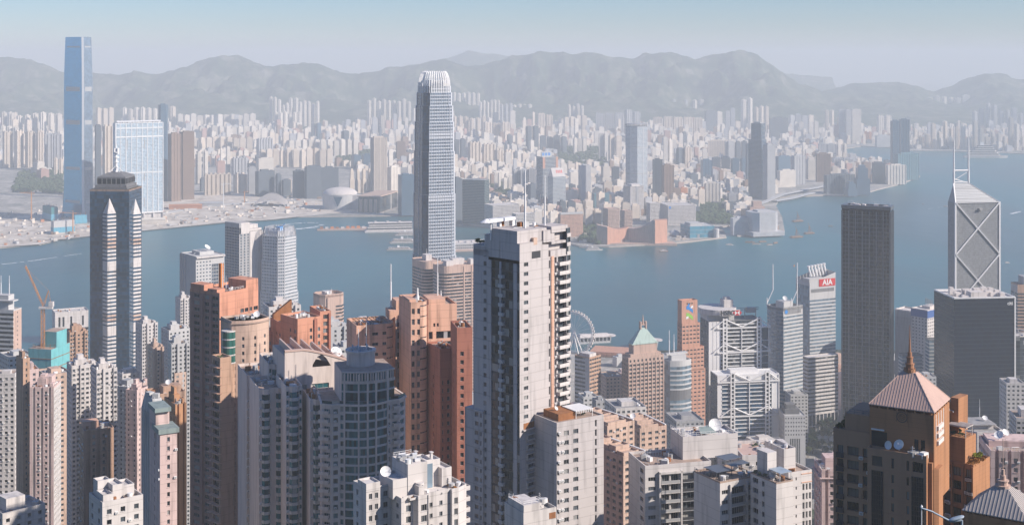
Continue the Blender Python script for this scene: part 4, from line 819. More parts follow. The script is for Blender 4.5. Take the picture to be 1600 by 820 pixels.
# --- orange stone bank tower with the ribbon emblem
def ribbon_bank():
    T = Tower('stepped_stone_tower', 'slim stepped orange stone bank tower with blue and green ribbon emblem', 'bank tower', 1058, 1066, 1100, 546, 1300, 28, [MATS['stone_orange'], MATS['frame_dark']], MATS['dark_glass'], zb=5)
    w_, d_, h = T.w, T.d, T.h; Z = lambda py: wz(py, 1300)-T.loc.z; lv = [(0, Z(580), 1.12), (Z(580), Z(545), 1.0), (Z(545), Z(508), .82), (Z(508), Z(472), .72)]
    for i, (z0, z1, f) in enumerate(lv):
        W, D = w_*f, d_*min(1, f+.1); ox = -(w_-W)*.5 if i else 0; p = [(x+ox, y) for x, y in rect(W, D)]
        for j in range(4):
            L = (Vector(p[(j+1) % 4])-Vector(p[j])).length
            if i < 3: T.punch(p[j], p[(j+1) % 4], z0, z1, 3.9, (max(2, round(L/4.2)), 2.6), 1.2, 2.7, .4)
            else: T.blank(p[j], p[(j+1) % 4], z0, z1)
        T.cap(p, z1, 0, 1.2)
        if i == 3:
            y = p[0][1]-.1; x = (p[0][0]+p[1][0])/2; zc = Z(488); lb = MB()
            def ribbon(y_, flip, m):
                pts = [(-3.2*flip, 6.6), (-.6*flip, 4.2), (3.4*flip, 1.6), (3.2*flip, -1.2)]; out = []
                for (u0, v0), (u1, v1) in zip(pts, pts[1:]): lb.face([(x+u0, y_, zc+v0+1.5), (x+u1, y_, zc+v1+1.5), (x+u1, y_, zc+v1-1.9), (x+u0, y_, zc+v0-1.9)][::-1 if flip > 0 else 1], m)
            for dz, m, fl in ((2.2, 0, 1), (-4.6, 1, 1)):
                for (u0, v0), (u1, v1) in (((-3.6, 2.6), (-1.2, 2.2)), ((-1.2, 2.2), (1.4, .4)), ((1.4, .4), (3.6, -1.6))):
                    lb.face([(x+u0, y-.05, zc+dz+v0-2.4), (x+u1, y-.05, zc+dz+v1-2.4), (x+u1, y-.05, zc+dz+v1+1.2), (x+u0, y-.05, zc+dz+v0+1.2)], m)
            lb.face([(x-3.6, y-.07, zc+2.4), (x-2, y-.07, zc+2.8), (x+.8, y-.07, zc+7.6), (x-1.4, y-.07, zc+8.2)], 0)
            for u0, v0 in ((-2.6, -5.6), (2.4, 4.4)): lb.face([(x+u0-1.4, y-.06, zc+v0-1.4), (x+u0+1.4, y-.06, zc+v0-.6), (x+u0+1.2, y-.06, zc+v0+1.6), (x+u0-1.2, y-.06, zc+v0+.8)], 2)
            T.part('ribbon_emblem', lb, [MATS['sign_blue'], MATS['sign_green'], MATS['white_metal']])
            for u in (-2.6, 0, 2.6): T.W.box(x+u-.7, x+u+.7, y-.12, y+.1, Z(476), Z(474), 1)
    T.phrase = 'the orange stepped bank tower'; T.done()
wall('stone_orange', (.5, .27, .19), .85, .1)
ribbon_bank()
# --- pink tower under a green copper pyramid
def copper_pyramid():
    T = Tower('copper_roof_tower', 'pink stone tower under a pale green copper pyramid roof with spire', 'office tower', 972, 982, 1037.5, 560, 1250, 28, [MATS['stone_pink'], MATS['roof_grey']], MATS['dark_glass'], zb=6)
    w_, d_, h = T.w, T.d, T.h; Z = lambda py: wz(py, 1265)-T.loc.z; p = rect(w_, d_)
    for j in range(4):
        a, b = p[j], p[(j+1) % 4]; L = (Vector(b)-Vector(a)).length; n = max(4, round(L/4.3)); T.punch(a, b, 0, h-5, 3.7, (n, 2.7), .9, 2.9, .4); T.punch(a, b, h-5, h, 5, (n, 1.8), 1, 3.4, .5)
        for k in range(n+1): T.rib(T.W, a, b, min(max(L*k/n-.35, 0), L-.7), min(max(L*k/n+.35, .7), L), 0, h-4.5, .45)
    T.cap(p, h, 0, .8); s1 = [(x*.86, y*.86) for x, y in p]; s2 = [(x*.66, y*.66) for x, y in p]; T.W.prism(s1, h, Z(549)); T.W.prism(s2, Z(549), Z(535)); 
    for j in range(4): T.rib(T.W, s2[j], s2[(j+1) % 4], 0, 1.5, Z(549), Z(535), .4)
    cp = MB(); z0, z1 = Z(535), Z(511); cp.prism([(x*.74, y*.74) for x, y in p], z0, z0+.8); cp.prism([(x*.70, y*.70) for x, y in p], z0+.8, z1, 0, None, [(x*.13, y*.13) for x, y in p]); T.part('copper_roof', cp, MATS['copper_green'])
    sp = MB(); sq = [(x*.15, y*.15) for x, y in p]
    for x, y in sq: sp.box(x-.6, x+.6, y-.6, y+.6, z1-1, z1+6)
    sp.prism([(x*1.1, y*1.1) for x, y in sq], z1+2.5, z1+3.3); sp.cyl((0, 0), 1.1, z1+3.3, z1+10, 8, 0, .5); sp.tube((0, 0, z1+10), (0, 0, Z(491)), .3, 6); T.part('spire', sp, MATS['stone_pink']); T.phrase = 'the green pyramid roofed tower'; T.done()
wall('copper_green', (.36, .46, .42), .7, .12, grime=.3)
copper_pyramid()
def bowed_glass():
    T = Tower('bowed_glass_tower', 'bowed glass office tower with lit white floors and dark waist between pink and orange towers', 'office tower', 1038, 1047, 1080, 566, 1200, 30, [MATS['pale_grey'], MATS['dark_concrete']], MATS['pale_glass'], zb=6)
    w_, d_, h = T.w, T.d, T.h; n = 8; fr = [(-w_/2+w_*i/n, -d_/2-3.2*math.sin(math.pi*i/n)) for i in range(n+1)]; p = fr+[(w_/2, d_/2), (-w_/2, d_/2)]; zw0, zw1 = h-34, h-25
    for j in range(len(p)):
        a, b = p[j], p[(j+1) % len(p)]
        if j < n: T.curtain(a, b, 0, zw0, 4, 2.5, 1.5, 0, .3); T.blank(a, b, zw0, zw1, 1); T.curtain(a, b, zw1, h-4, 4, 2.5, 1.5, 0, .3); T.blank(a, b, h-4, h)
        else: T.curtain(a, b, 0, h, 4, 3, .5, 0, .1, m=1)
    T.cap(p, h, 0, 1.4); T.roofbox(-w_*.35, w_*.35, -d_*.2, d_*.35, h, h+5); T.roofbox(-w_*.5, w_*.5, d_*.1, d_*.5, h+5, h+6.5); T.antenna(-w_*.35, d_*.2, h+5, 22, .5); T.antenna(-w_*.1, d_*.3, h+5, 18, .5); T.done()
bowed_glass()
# --- two glass banks by the water
def raked_sign_tower():
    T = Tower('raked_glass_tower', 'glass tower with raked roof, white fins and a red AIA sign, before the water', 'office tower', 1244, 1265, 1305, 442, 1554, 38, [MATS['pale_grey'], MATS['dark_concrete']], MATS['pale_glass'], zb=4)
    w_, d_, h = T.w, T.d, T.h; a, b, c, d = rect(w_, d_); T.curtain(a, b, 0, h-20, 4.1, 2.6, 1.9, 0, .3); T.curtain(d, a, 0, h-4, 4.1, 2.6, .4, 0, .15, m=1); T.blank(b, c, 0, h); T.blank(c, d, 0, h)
    T.W.face([(*a, h-20), (*b, h-20), (*b, h+10), (*a, h)]); T.W.face([(*b, h), (*c, h), (*c, h+12), (*b, h+10)]); T.W.face([(*c, h), (*d, h), (*d, h+3), (*c, h+12)]); T.W.face([(*d, h-4), (*a, h-4), (*a, h), (*d, h+3)])
    T.W.face([(*q, h-2) for q in (a, b, c, d)], 1); T.roofbox(-w_*.35, w_*.3, -d_*.2, d_*.3, h-2, h+3)
    for k in range(24): T.rib(T.W, a, b, w_*(.06+.86*k/23), w_*(.06+.86*k/23)+.5, h-11.5, h-7.5, .3, 1)
    fn = MB()
    for k in range(6): x = w_*(-.12+.12*k); fn.tube((x, d_*.1, h+4), (x-2.6, d_*.1+2, h+15+k*.4), 1.3, 6); fn.cyl((x-2.6, d_*.1+2), 1.8, h+14.5+k*.4, h+16.5+k*.4, 8)
    T.part('roof_fins', fn, MATS['white_metal'])
    sg = MB(); x0, x1 = -w_/2+w_*.36, -w_/2+w_*.98; sg.box(x0, x1, -d_/2-.5, -d_/2+.2, h-5.2, h+3.2); T.part('red_sign', sg, MATS['sign_red']); text_part(T, 'AIA', 'sign_lettering', (x0+x1)/2, -d_/2-.62, h-1, 9, 0, MATS['white_metal'], .15)
    T.phrase = 'the red signed glass tower'; T.done()
    S = Tower('lit_bank_podium', 'low white banded block with dark glass hall at foot of red signed glass tower', 'office block', 1254, 1263, 1309, 560, 1500, 36, [MATS['white_wall'], MATS['dark_concrete']], MATS['dark_glass'], zb=4)
    w_, d_, h = S.w, S.d, S.h; p = rect(w_, d_)
    for j in range(4): S.curtain(p[j], p[(j+1) % 4], 26, h, 4.2, 3, 2.3, 0, .3); S.curtain(p[j], p[(j+1) % 4], 0, 26, 13, 5, 1, .8, .3)
    S.cap(p, h, 0, 1); S.done()
raked_sign_tower()
def twin_mast_bank():
    T = Tower('masted_glass_tower', 'grey glass tower with two bent white masts and a round blue sign', 'office tower', 1199, 1224, 1254, 482, 1440, 46, [MATS['pale_grey'], MATS['grey_wall']], MATS['pale_glass'], zb=4)
    w_, d_, h = T.w, T.d, T.h; a, b, c, d = rect(w_, d_); n = 6; left = [(d[0]-0+(-4*math.sin(math.pi*i/n)), d[1]+(a[1]-d[1])*i/n) for i in range(n+1)]; p = left+[b, c]
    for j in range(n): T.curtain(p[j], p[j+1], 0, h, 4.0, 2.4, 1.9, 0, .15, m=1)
    T.curtain(p[n], b, 0, h-9, 4.0, 2.4, 2.1, 0, .3); T.quad(T.W, p[n], b, 0, (Vector(b)-Vector(p[n])).length, h-9, h); T.blank(b, c, 0, h); T.blank(c, d, 0, h); T.cap(p, h-3, 1, 4, .6); T.roofbox(-6, 8, -4, 8, h-3, h+5); T.dish(0, 0, h+5, 2.6)
    for k in range(16): T.rib(T.W, p[n], b, 4+k*(w_-6)/16, 4.9+k*(w_-6)/16, h-7, h-2.5, .3, 1)
    sg = MB(); sg.cyl((0, 0), 2.2, 0, .5, 20); o = T.part('round_sign', sg, MATS['sign_blue'], (-w_/2+4.0, -d_/2-.05, h-4)); o.rotation_euler = (R(90), 0, 0)
    m = MB()
    for x, y, zt in ((w_*.42, -d_*.25, 46), (-w_*.25, d_*.45, 44)):
        m.tube((x-7, y+2, h+2), (x, y, h+16), .6); m.tube((x, y, h+16), (x, y, h+zt), .7, 6, 0, .5); m.tube((x, y, h-2), (x, y, h+16), .6) if x > 0 else None; m.tube((x-7, y+2, h-2), (x-7, y+2, h+8), .6)
    T.part('bent_mast', m, MATS['white_metal']); T.done()
twin_mast_bank()
# --- dark square tower in a steel grid
def dark_grid_tower():
    T = Tower('dark_grid_tower', 'tall square dark glass tower in a silver mullion grid, standing alone before the harbour', 'skyscraper', 1317, 1391, 1396, 324, 1336, -9, [MATS['frame_steel'], MATS['roof_deck']], MATS['black_glass'], zb=5)
    w_, d_, h = T.w, T.d, T.h; d_ = T.d = min(T.d, 48); p = rect(w_, d_)
    for j in range(4): T.curtain(p[j], p[(j+1) % 4], 0, h-5, 4.1, w_/12/1.0, .0, .35, .18); 
    for j in (0, 1, 3):
        L = (Vector(p[(j+1) % 4])-Vector(p[j])).length
        for i in range(int((h-5)/4.1)+1):
            z = (h-5)*i/round((h-5)/4.1)
            if z < h-5.5: T.rib(T.W, p[j], p[(j+1) % 4], 0, L, z, z+.45, .3)
        for k in range(8): u = min(max(L*k/7-.5, 0), L-1.0); T.rib(T.W, p[j], p[(j+1) % 4], u, u+1.0, 0, h-5, .55)
        T.quad(T.G, p[j], p[(j+1) % 4], 0, L, h-5, h)
    T.blank(p[2], p[3], h-5, h); T.W.face([(*q, h-3) for q in p], 1); T.W.ring(inset(p, -.5), inset(p, 3.4), h-2.9, h+.4)
    rp = MB(); r_ = random.Random(3)
    for k in range(16): x, y = r_.uniform(-w_*.4, w_*.34), r_.uniform(-d_*.38, d_*.34); rp.box(x, x+r_.uniform(2, 5), y, y+r_.uniform(2, 5), h-2.9, h+r_.uniform(-1.5, 1.4))
    T.part('roof_plant', rp, MATS['white_roof']); gl = MB()
    for k in range(9): x = -w_*.44+w_*.11*k; gl.tube((x, d_*.4, h-3), (x, d_*.4, h+2.6), .2, 4)
    gl.tube((-w_*.45, d_*.4, h+2.6), (w_*.45, d_*.4, h+2.6), .2, 4); T.part('gantry_rail', gl, MATS['white_metal']); T.phrase = 'the dark gridded tower'; T.done()
wall('frame_steel', (.10, .108, .122), .35, .1, spec=.6)
dark_grid_tower()
# --- prism tower with white X braces and twin masts
def prism_tower():
    T = Tower('braced_prism_tower', 'silver glass prism tower with white X braces and twin masts', 'skyscraper', 1490, 1493, 1558.5, 317, 1416, 28, [MATS['steel_white'], MATS['frame_grey']], MATS['prism_glass'], zb=5, dep=16)
    w_, d_, h = T.w, T.d, T.h; a, b, c, d = rect(w_, d_); z2 = wz(287, 1424)-T.loc.z
    for e in ((a, b), (d, a), (b, c)): T.curtain(*e, 0, h, 1.95, 1.4 if e[0] == a else 2.4, .42, .22, .1, m=1)
    T.blank(c, d, 0, h); A, B_ = (-w_*.44, 2.0), (-w_*.08, 2.0)
    n = 12; fl = lambda t, P0, P1: (P0[0]+(P1[0]-P0[0])*t, P0[1]+(P1[1]-P0[1])*t, P0[2]+(P1[2]-P0[2])*t)
    La, Lb, Ra, Rb = (*a, h), (*A, z2), (*b, h), (*B_, z2)
    for i in range(n):
        t0, t1 = i/n, (i+1)/n; t1b = t1-.012; T.G.face([fl(t0, La, Lb), fl(t0, Ra, Rb), fl(t1b, Ra, Rb), fl(t1b, La, Lb)]); T.W.face([fl(t1b, La, Lb), fl(t1b, Ra, Rb), fl(t1, Ra, Rb), fl(t1, La, Lb)], 0)
    T.W.face([Ra, (*c, h), Rb], 1); T.W.face([(*c, h), (*d, h), Lb, Rb], 1); T.W.face([(*d, h), La, Lb], 1)
    x = MB(); y = -d_/2-.7; M_ = 81*1416/F; k = 0
    for q in (La, Ra): x.box(q[0]-.9 if q is La else q[0]-.7, q[0]+.7 if q is La else q[0]+.9, y-.2, -d_/2+1, 0, h+.5)
    zt = h
    while zt > 5: x.tube((-w_/2, y, zt), (w_/2, y, zt-M_), .95, 4); x.tube((w_/2, y+.02, zt), (-w_/2, y+.02, zt-M_), .95, 4); zt -= M_
    x.tube(La, Lb, .7, 4); x.tube(Ra, Rb, .7, 4); x.tube((-w_/2, y, h), (w_/2, y, h), .35, 4); T.part('cross_brace', x, MATS['steel_white'])
    m = MB(); zm = wz(196, 1440)-T.loc.z; A2, B2 = (A[0]+.6, 2.5), (B_[0]-.6, 2.5); zc = wz(265, 1440)-T.loc.z
    for q, zz in ((A2, zm), (B2, zm)): m.tube((*q, z2-4), (*q, zc), 1.15, 8); m.tube((*q, zc), (*q, zz-16), .95, 8, 0, .7); m.tube((*q, zz-16), (*q, zz), .5, 6)
    m.tube((*A2, zc), (*B2, zc), .9, 6); m.tube((*A2, zc-9), (*B2, z2), .6, 6); m.tube((*B2, zc-1), (*A2, z2+3), .4, 6); m.tube((*A2, z2+1.2), (*B2, z2+1.2), .7, 6); T.part('twin_mast', m, MATS['white_metal'])
    bm = MB(); bm.box(w_*.02, w_*.09, y-2, y+.6, h-8, h-6.2); T.part('window_cradle', bm, MATS['frame_grey']); T.phrase = 'the white braced prism tower'; T.done()
glass('prism_glass', (.25, .26, .27), .35, .1, .2)
prism_tower()
def black_slab():
    T = Tower('black_glass_slab', 'wide black glass office slab with cluttered roof, in front of braced prism tower', 'office tower', 1460, 1491, 1582.5, 467, 1291, 24, [MATS['slab_frame'], MATS['white_roof'], MATS['steel_white']], MATS['slab_glass'], zb=6)
    w_, d_, h = T.w, T.d, T.h; p = rect(w_, d_)
    for j in range(4): T.curtain(p[j], p[(j+1) % 4], 0, h, 4.0, 3.0, .7, 0, .02)
    T.rib(T.W, p[0], p[1], w_-1.3, w_, 0, h+.6, .5, 2); T.W.face([(*q, h-.2) for q in p], 1); T.W.ring(p, inset(p, 1), h-.2, h+1.3, 2)
    rp = MB(); r_ = random.Random(5)
    for k in range(30): x, y = r_.uniform(-w_*.44, w_*.36), r_.uniform(-d_*.4, d_*.36); rp.box(x, x+r_.uniform(2, 8), y, y+r_.uniform(2, 6), h, h+r_.uniform(1.5, 5.0))
    rp.box(-w_*.2, w_*.02, -d_*.42, -d_*.2, h, h+5.5); T.part('roof_plant', rp, MATS['white_roof'])
    text_part(T, 'citi', 'sign_lettering', w_*.41, -d_/2-.1, h-5.2, 4.6, 0, MATS['white_metal'], .12); T.phrase = 'the black glass slab'; T.done()
glass('slab_glass', (.006, .012, .024), .07, 0, .3, spec=.14, wob=.12)
black_slab()
def right_back():
    T = Tower('white_hotel', 'white office block with small square windows and blue sign band, left of black glass slab', 'office block', 1425, 1449, 1478, 497, 1480, -33, [MATS['white_wall'], MATS['sign_navy'], MATS['white_roof']], MATS['dark_glass'], zb=4)
    w_, d_, h = T.w, T.d, T.h; p = rect(w_, d_)
    for j in range(4): L = (Vector(p[(j+1) % 4])-Vector(p[j])).length; T.punch(p[j], p[(j+1) % 4], 0, h, 3.6, (max(3, round(L/3.8)), 1.9), .9, 2.4, .3)
    T.W.prism(inset(p, -.5), h, h+8, 1, 2); T.cap(inset(p, -.3), h+8.02, 2, .8); T.roofbox(-w_*.2, w_*.3, -d_*.2, d_*.2, h+8, h+11, 2); mb = MB()
    for k in range(5): mb.tube((-4+k*2, 0, h+11), (-4+k*2, 0, h+19-k), .3, 4); mb.tube((-5, 0, h+13+k), (5, 0, h+13.5+k), .25, 4)
    T.part('aerials', mb, MATS['frame_grey']); T.done()
    T = Tower('blank_grey_slab', 'windowless grey slab behind the dark gridded tower', 'office block', 1399, 1424, 1426, 488, 1520, -30, [MATS['grey_wall'], MATS['white_roof']], MATS['dark_glass'], zb=4, dep=22); p = rect(T.w, T.d)
    for j in range(4): T.blank(p[j], p[(j+1) % 4], 0, T.h)
    for k in range(14): T.rib(T.W, p[0], p[1], T.w*k/14, T.w*k/14+.35, 0, T.h-6, .25)
    T.cap(p, T.h, 1, 1.5); T.done()
    for x0, xs, x1, yt, d, lab in ((1404, 1410, 1440, 556, 1440, 'low banded glass block at foot of windowless grey slab'), (1446, 1452, 1475, 532, 1400, 'pale glass tower with blue raked top, tucked left of black glass slab')):
        T = Tower('glass_block', lab, 'office block', x0, xs, x1, yt, d, 20, [MATS['pale_grey'], MATS['dark_concrete']], MATS['pale_glass'], zb=4); p = rect(T.w, T.d)
        for j in range(4): T.curtain(p[j], p[(j+1) % 4], 0, T.h, 3.8, 2.6, 1.2, 0, .2)
        T.cap(p, T.h, 1, 1); T.done()
    T = Tower('bronze_banded_tower', 'bronze banded tower at right edge, beyond the black glass slab', 'office tower', 1580, 1590, 1640, 446, 1600, 22, [MATS['tan_wall'], MATS['grey_wall']], MATS['dark_glass'], zb=4); p = rect(T.w, T.d)
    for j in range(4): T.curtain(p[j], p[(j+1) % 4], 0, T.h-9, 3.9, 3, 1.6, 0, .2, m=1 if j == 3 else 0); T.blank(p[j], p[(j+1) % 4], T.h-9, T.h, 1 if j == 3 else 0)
    T.cap(p, T.h, 0, 1); T.roofbox(-T.w*.3, T.w*.3, -8, 8, T.h, T.h+10, 1); T.done()
    T = Tower('rounded_fin_tower', 'rounded dark tower with white fin edge, right of black glass slab', 'office tower', 1572, 1583, 1600, 525, 1350, 40, [MATS['white_wall'], MATS['dark_concrete']], MATS['dark_glass'], zb=4); r = 12
    p = arc(0, 0, r, -180, 180, 20)[:-1]
    for j in range(20): T.curtain(p[j], p[(j+1) % 20], 0, T.h, 3.8, 3, 1.0 if 6 < j < 14 else .3, 0, .5 if 6 < j < 14 else .05, m=0 if 6 < j < 14 else 1)
    T.cap(p, T.h, 0, 1.2); T.W.ring(arc(0, 0, r+.6, -180, 180, 20)[:-1], arc(0, 0, r-.6, -180, 180, 20)[:-1], T.h+3, T.h+3.8); [T.W.box(x-.3, x+.3, y-.3, y+.3, T.h+1, T.h+3.1) for x, y in p[::2]]; T.done()
    T = Tower('stone_bank_building', 'grey stone bank building with tall window slots, right of the masted bank tower', 'bank building', 1217, 1226, 1258, 650, 1320, 14, [MATS['pale_grey'], MATS['dark_concrete']], MATS['dark_glass'], zb=5); w_, d_, h = T.w, T.d, T.h; p = rect(w_, d_)
    for j in range(4):
        L = (Vector(p[(j+1) % 4])-Vector(p[j])).length; T.punch(p[j], p[(j+1) % 4], h-20, h, 4, (8, 1.2), 1, 2.6, .3); T.punch(p[j], p[(j+1) % 4], 8, h-20, h-28, [(L*.26+L*.085*k, L*.26+L*.085*k+1.1) for k in range(6)], 2, h-30, .6); T.blank(p[j], p[(j+1) % 4], 0, 8)
    T.cap(p, h, 0, .8); T.roofbox(-w_*.4, w_*.3, -d_*.2, d_*.4, h, h+5, 1); T.roofbox(-w_*.3, w_*.15, -d_*.1, d_*.35, h+5, h+9, 1); T.done()
    T = Tower('banded_office_block', 'white office block with dark window bands and brown lit side, below the big wheel', 'office block', 898, 921, 939, 560, 1250, -38, [MATS['white_wall'], MATS['tan_wall']], MATS['dark_glass'], zb=8); w_, d_, h = T.w, T.d, T.h; p = rect(w_, d_)
    T.curtain(p[0], (p[1][0]-5, p[1][1]), 0, h, 3.7, 3, 2.0, 0, .2); T.blank((p[1][0]-5, p[1][1]), p[1], 0, h); L = d_; T.punch(p[1], p[2], 0, h, 3.7, (5, 3.0), 1, 2.8, .5, m=1); T.blank(p[2], p[3], 0, h); T.blank(p[3], p[0], 0, h); T.cap(p, h, 1, 1); T.roofbox(-6, 6, -5, 5, h, h+3); T.antenna(0, 0, h, 10); T.done()
right_back()
# ---------------------------------------------------------------- far-shore landmarks, piers, boats
M = MATS
def ftower(label, x0, xs, x1, yt, yb, rv, wl, gl, fh=3.8, sp=1.4, bay=3, mw=0.0, dep=None, name='office_tower', poly=None, hfac=1.0, done=True, ph=None):
    d = dbase(yb); T = Tower(name, label, 'building' if name != 'office_tower' else 'office tower', x0, xs, x1, yt, d, rv, wl, M[gl], zb=2.8, dep=dep); pl = poly(T) if poly else rect(T.w, T.d)
    for j in range(len(pl)): T.curtain(pl[j], pl[(j+1) % len(pl)], 0, T.h*hfac, fh, bay, sp, mw, .3)
    T.cap(pl, T.h*hfac, 0, 1.0, mr=0); taken.append((T.loc.x, T.loc.y, max(T.w, T.d)*.6)); T.phrase = ph
    if done: T.done()
    return T
def far_landmarks():
    T = ftower('tall pale tower with rounded glass bays and open fin crown, above the white hotel tower', 973, 990, 1016.5, 199, 326, 38, [M['aluminium'], M['frame_grey']], 'pale_glass', 3.6, 1.3, 3, .4, poly=lambda T: chamfer(T.w, T.d, T.w*.22), done=False, ph='the pale finned crown tower')
    for z in (T.h*.42, T.h*.74): T.W.prism(inset(chamfer(T.w, T.d, T.w*.22), -.4), z, z+3, 1)
    mb = MB(); p = chamfer(T.w, T.d, T.w*.22)
    for j in range(8):
        a, b = Vector(p[j]), Vector(p[(j+1) % 8])
        for k in range(5): c = a+(b-a)*k/5; mb.box(c.x-.5, c.x+.5, c.y-.5, c.y+.5, T.h, T.h+8)
    mb.prism(p, T.h+8, T.h+9); T.part('fin_crown', mb, M['frame_grey']); T.rib(T.W, p[0], p[1], (p[1][0]-p[0][0])*.6, (p[1][0]-p[0][0])*.6+1.5, 0, T.h, .8, 0); T.done()
    T = ftower('white hotel tower with square window grid, at foot of pale finned crown tower', 974, 985, 1006, 292, 338, 30, [M['white_wall'], M['grey_wall']], 'dark_glass', 3.4, 1.4, 3.4, 1.3, name='hotel_tower', done=False); T.rib(T.W, (-T.w/2, -T.d/2), (T.w/2, -T.d/2), T.w*.42, T.w*.58, 0, T.h, 1.2, 1); T.roofbox(-T.w*.3, T.w*.3, -T.d*.3, T.d*.3, T.h, T.h+6); T.done()
    T = ftower('dark stepped far shore tower with narrow taller head, by the inlet', 1169.5, 1190, 1197.5, 219, 311, -24, [M['frame_grey'], M['tan_wall']], 'navy_glass', 3.8, .7, 3, 0, ph='the dark stepped far tower', done=False); w_, d_, h = T.w, T.d, T.h; q = [(-w_*.32, -d_*.42), (w_*.44, -d_*.42), (w_*.44, d_*.42), (-w_*.32, d_*.42)]; z = wz(193, T.loc.y)-3
    for j in range(4): T.curtain(q[j], q[(j+1) % 4], h, z, 3.8, 3, .7, 0, .3)
    T.cap(q, z, 0, 1.5); T.roofbox(-w_*.2, w_*.3, -d_*.25, d_*.25, z, z+5); T.done()
    # tower with a raked signboard head
    T = ftower('pale glass tower with slanted white signboard head bearing faded red letters', 854, 864, 884, 277, 336, 28, [M['pale_grey'], M['grey_wall']], 'pale_glass', 3.6, 1.6, 3, 0, dep=30, done=False, ph='the slanted signboard tower'); w_, d_, h = T.w, T.d, T.h; zt = wz(262, T.loc.y)-3; mb = MB(); mb.mesh([(-w_/2, -d_/2, h), (w_/2, -d_/2, h), (w_/2*.8, -d_*.1, zt), (-w_/2, -d_*.1, zt), (-w_/2, d_/2, h), (w_/2, d_/2, h)], [[0, 1, 2, 3], [1, 5, 2], [5, 4, 3, 2], [4, 0, 3]]); T.part('raked_signboard', mb, M['white_wall']); lt = MB()
    for k in range(4): x = -w_*.16+w_*.13*k; lt.mesh([(x, -d_*.34-.5, h+(zt-h)*.35), (x+w_*.08, -d_*.34-.5, h+(zt-h)*.35), (x+w_*.08, -d_*.2-.5, h+(zt-h)*.75), (x, -d_*.2-.5, h+(zt-h)*.75)], [[0, 1, 2, 3]])
    T.part('faded_lettering', lt, M['sign_red']); T.done()
    T = ftower('blue and brick striped office tower with lettered roof sign, behind the slanted signboard tower', 838, 848, 872, 246, 326, 30, [M['pale_grey'], M['stone_orange']], 'navy_glass', 3.8, 1.5, 3, 0, done=False); w_, d_, h = T.w, T.d, T.h; T.rib(T.W, (-w_/2, -d_/2), (w_/2, -d_/2), 0, w_*.16, h*.78, h, .6, 1); T.rib(T.W, (-w_/2, -d_/2), (w_/2, -d_/2), w_*.86, w_, h*.78, h, .6, 1); mb = MB(); mb.box(-w_*.5, w_*.18, -d_*.3, -d_*.2, h, h+15); T.part('roof_signboard', mb, M['pale_grey']); lt = MB(); [lt.box(-w_*.46+k*w_*.2, -w_*.46+k*w_*.2+w_*.13, -d_*.3-.3, -d_*.3-.05, h+4, h+12) for k in range(3)]; T.part('sign_letters', lt, M['sign_blue']); T.done()
    T = ftower('dark green glass slab with lit banded end, right of the crowned tower', 722, 757, 764.5, 282, 351, -20, [M['frame_grey'], M['pale_grey']], 'glass_green_dark', 4, .5, 4, 0, ph='the dark green glass slab', done=False); T.done()
    T = ftower('tall pale apartment slab with dark left edge, above the brown pillared hall', 579, 584, 605, 216, 306, 22, [M['beige_pale'], M['grey_wall']], 'dark_glass', 3.1, 1.5, 4, 1.6, name='apartment_slab', ph='the tall pale apartment slab', done=False); [T.rib(T.W, (-T.w/2, -T.d/2), (T.w/2, -T.d/2), T.w*f, T.w*f+2, 0, T.h+2, .9) for f in (.02, .24, .48, .72, .94)]; T.roofbox(-T.w*.4, T.w*.3, -5, 5, T.h, T.h+5); T.done()
    T = ftower('broad white hotel slab with fine window grid and roof frame, on the far waterfront', 1030, 1044, 1087, 322, 352, 18, [M['white_wall'], M['grey_wall']], 'dark_glass', 3.4, 1.9, 3, 1.2, name='hotel_slab', done=False, ph='the broad white hotel slab'); mb = MB()
    for k in range(12): x = -T.w*.45+T.w*.9*k/11; mb.box(x-.4, x+.4, -1, 0, T.h, T.h+8)
    mb.box(-T.w*.46, T.w*.46, -1, 0, T.h+8, T.h+9); T.part('roof_frame', mb, M['white_wall']); mb = MB(); mb.box(-T.w*.47, -T.w*.40, -T.d/2-.5, -T.d/2-.1, T.h-7, T.h-1); T.part('blue_panel', mb, M['sign_blue']); T.done()
    T = ftower('orange pink hotel block with fine grid, right behind the tall white apartment tower', 872, 876, 911, 336, 371, 20, [M['peach_wall'], M['pale_grey']], 'dark_glass', 3.2, 1.4, 3.2, 1.2, name='hotel_slab', done=False); mb = MB(); mb.box(-T.w/2, T.w/2, -T.d/2, 0, T.h, T.h+5); T.part('roof_storey', mb, M['pale_grey']); T.done()
    for x0, xs, x1, yt, yb, lab in ((942, 950, 968, 327, 358, 'cream stepped block left of the pink blank hall'), (969, 976, 988, 330, 366, 'pale pink tower block before the white hotel tower'), (1010, 1016, 1031, 318, 352, 'grey office block against left end of the broad white hotel slab'), (800, 806, 836, 335, 368, 'white low mall block beside the ferry terminal'), (757, 770, 812, 322, 356, 'white banded low block right of the dark green glass slab')):
        ftower(lab, x0, xs, x1, yt, yb, 25, [M['stone_pink'] if 'pink' in lab else M['white_wall'], M['grey_wall']], 'dark_glass', 3.4, 1.7, 3.2, .9, name='waterfront_block')
    # hotel on its podium at the tip
    T = ftower('tiered grey hotel with horizontal bands on wide podium at the far shore tip', 1158, 1166, 1204, 330, 360, 16, [M['stone_pink'], M['grey_wall']], 'dark_glass', 3.4, 1.7, 4, 0, name='waterfront_hotel', done=False); T.W.box(-T.w*.62, T.w*.72, -T.d*.95, T.d*.6, 0, 13); T.roofbox(-T.w*.3, T.w*.3, -T.d*.3, T.d*.3, T.h, T.h+9); T.roofbox(-T.w*.15, T.w*.2, -T.d*.2, T.d*.2, T.h+9, T.h+22); T.done()
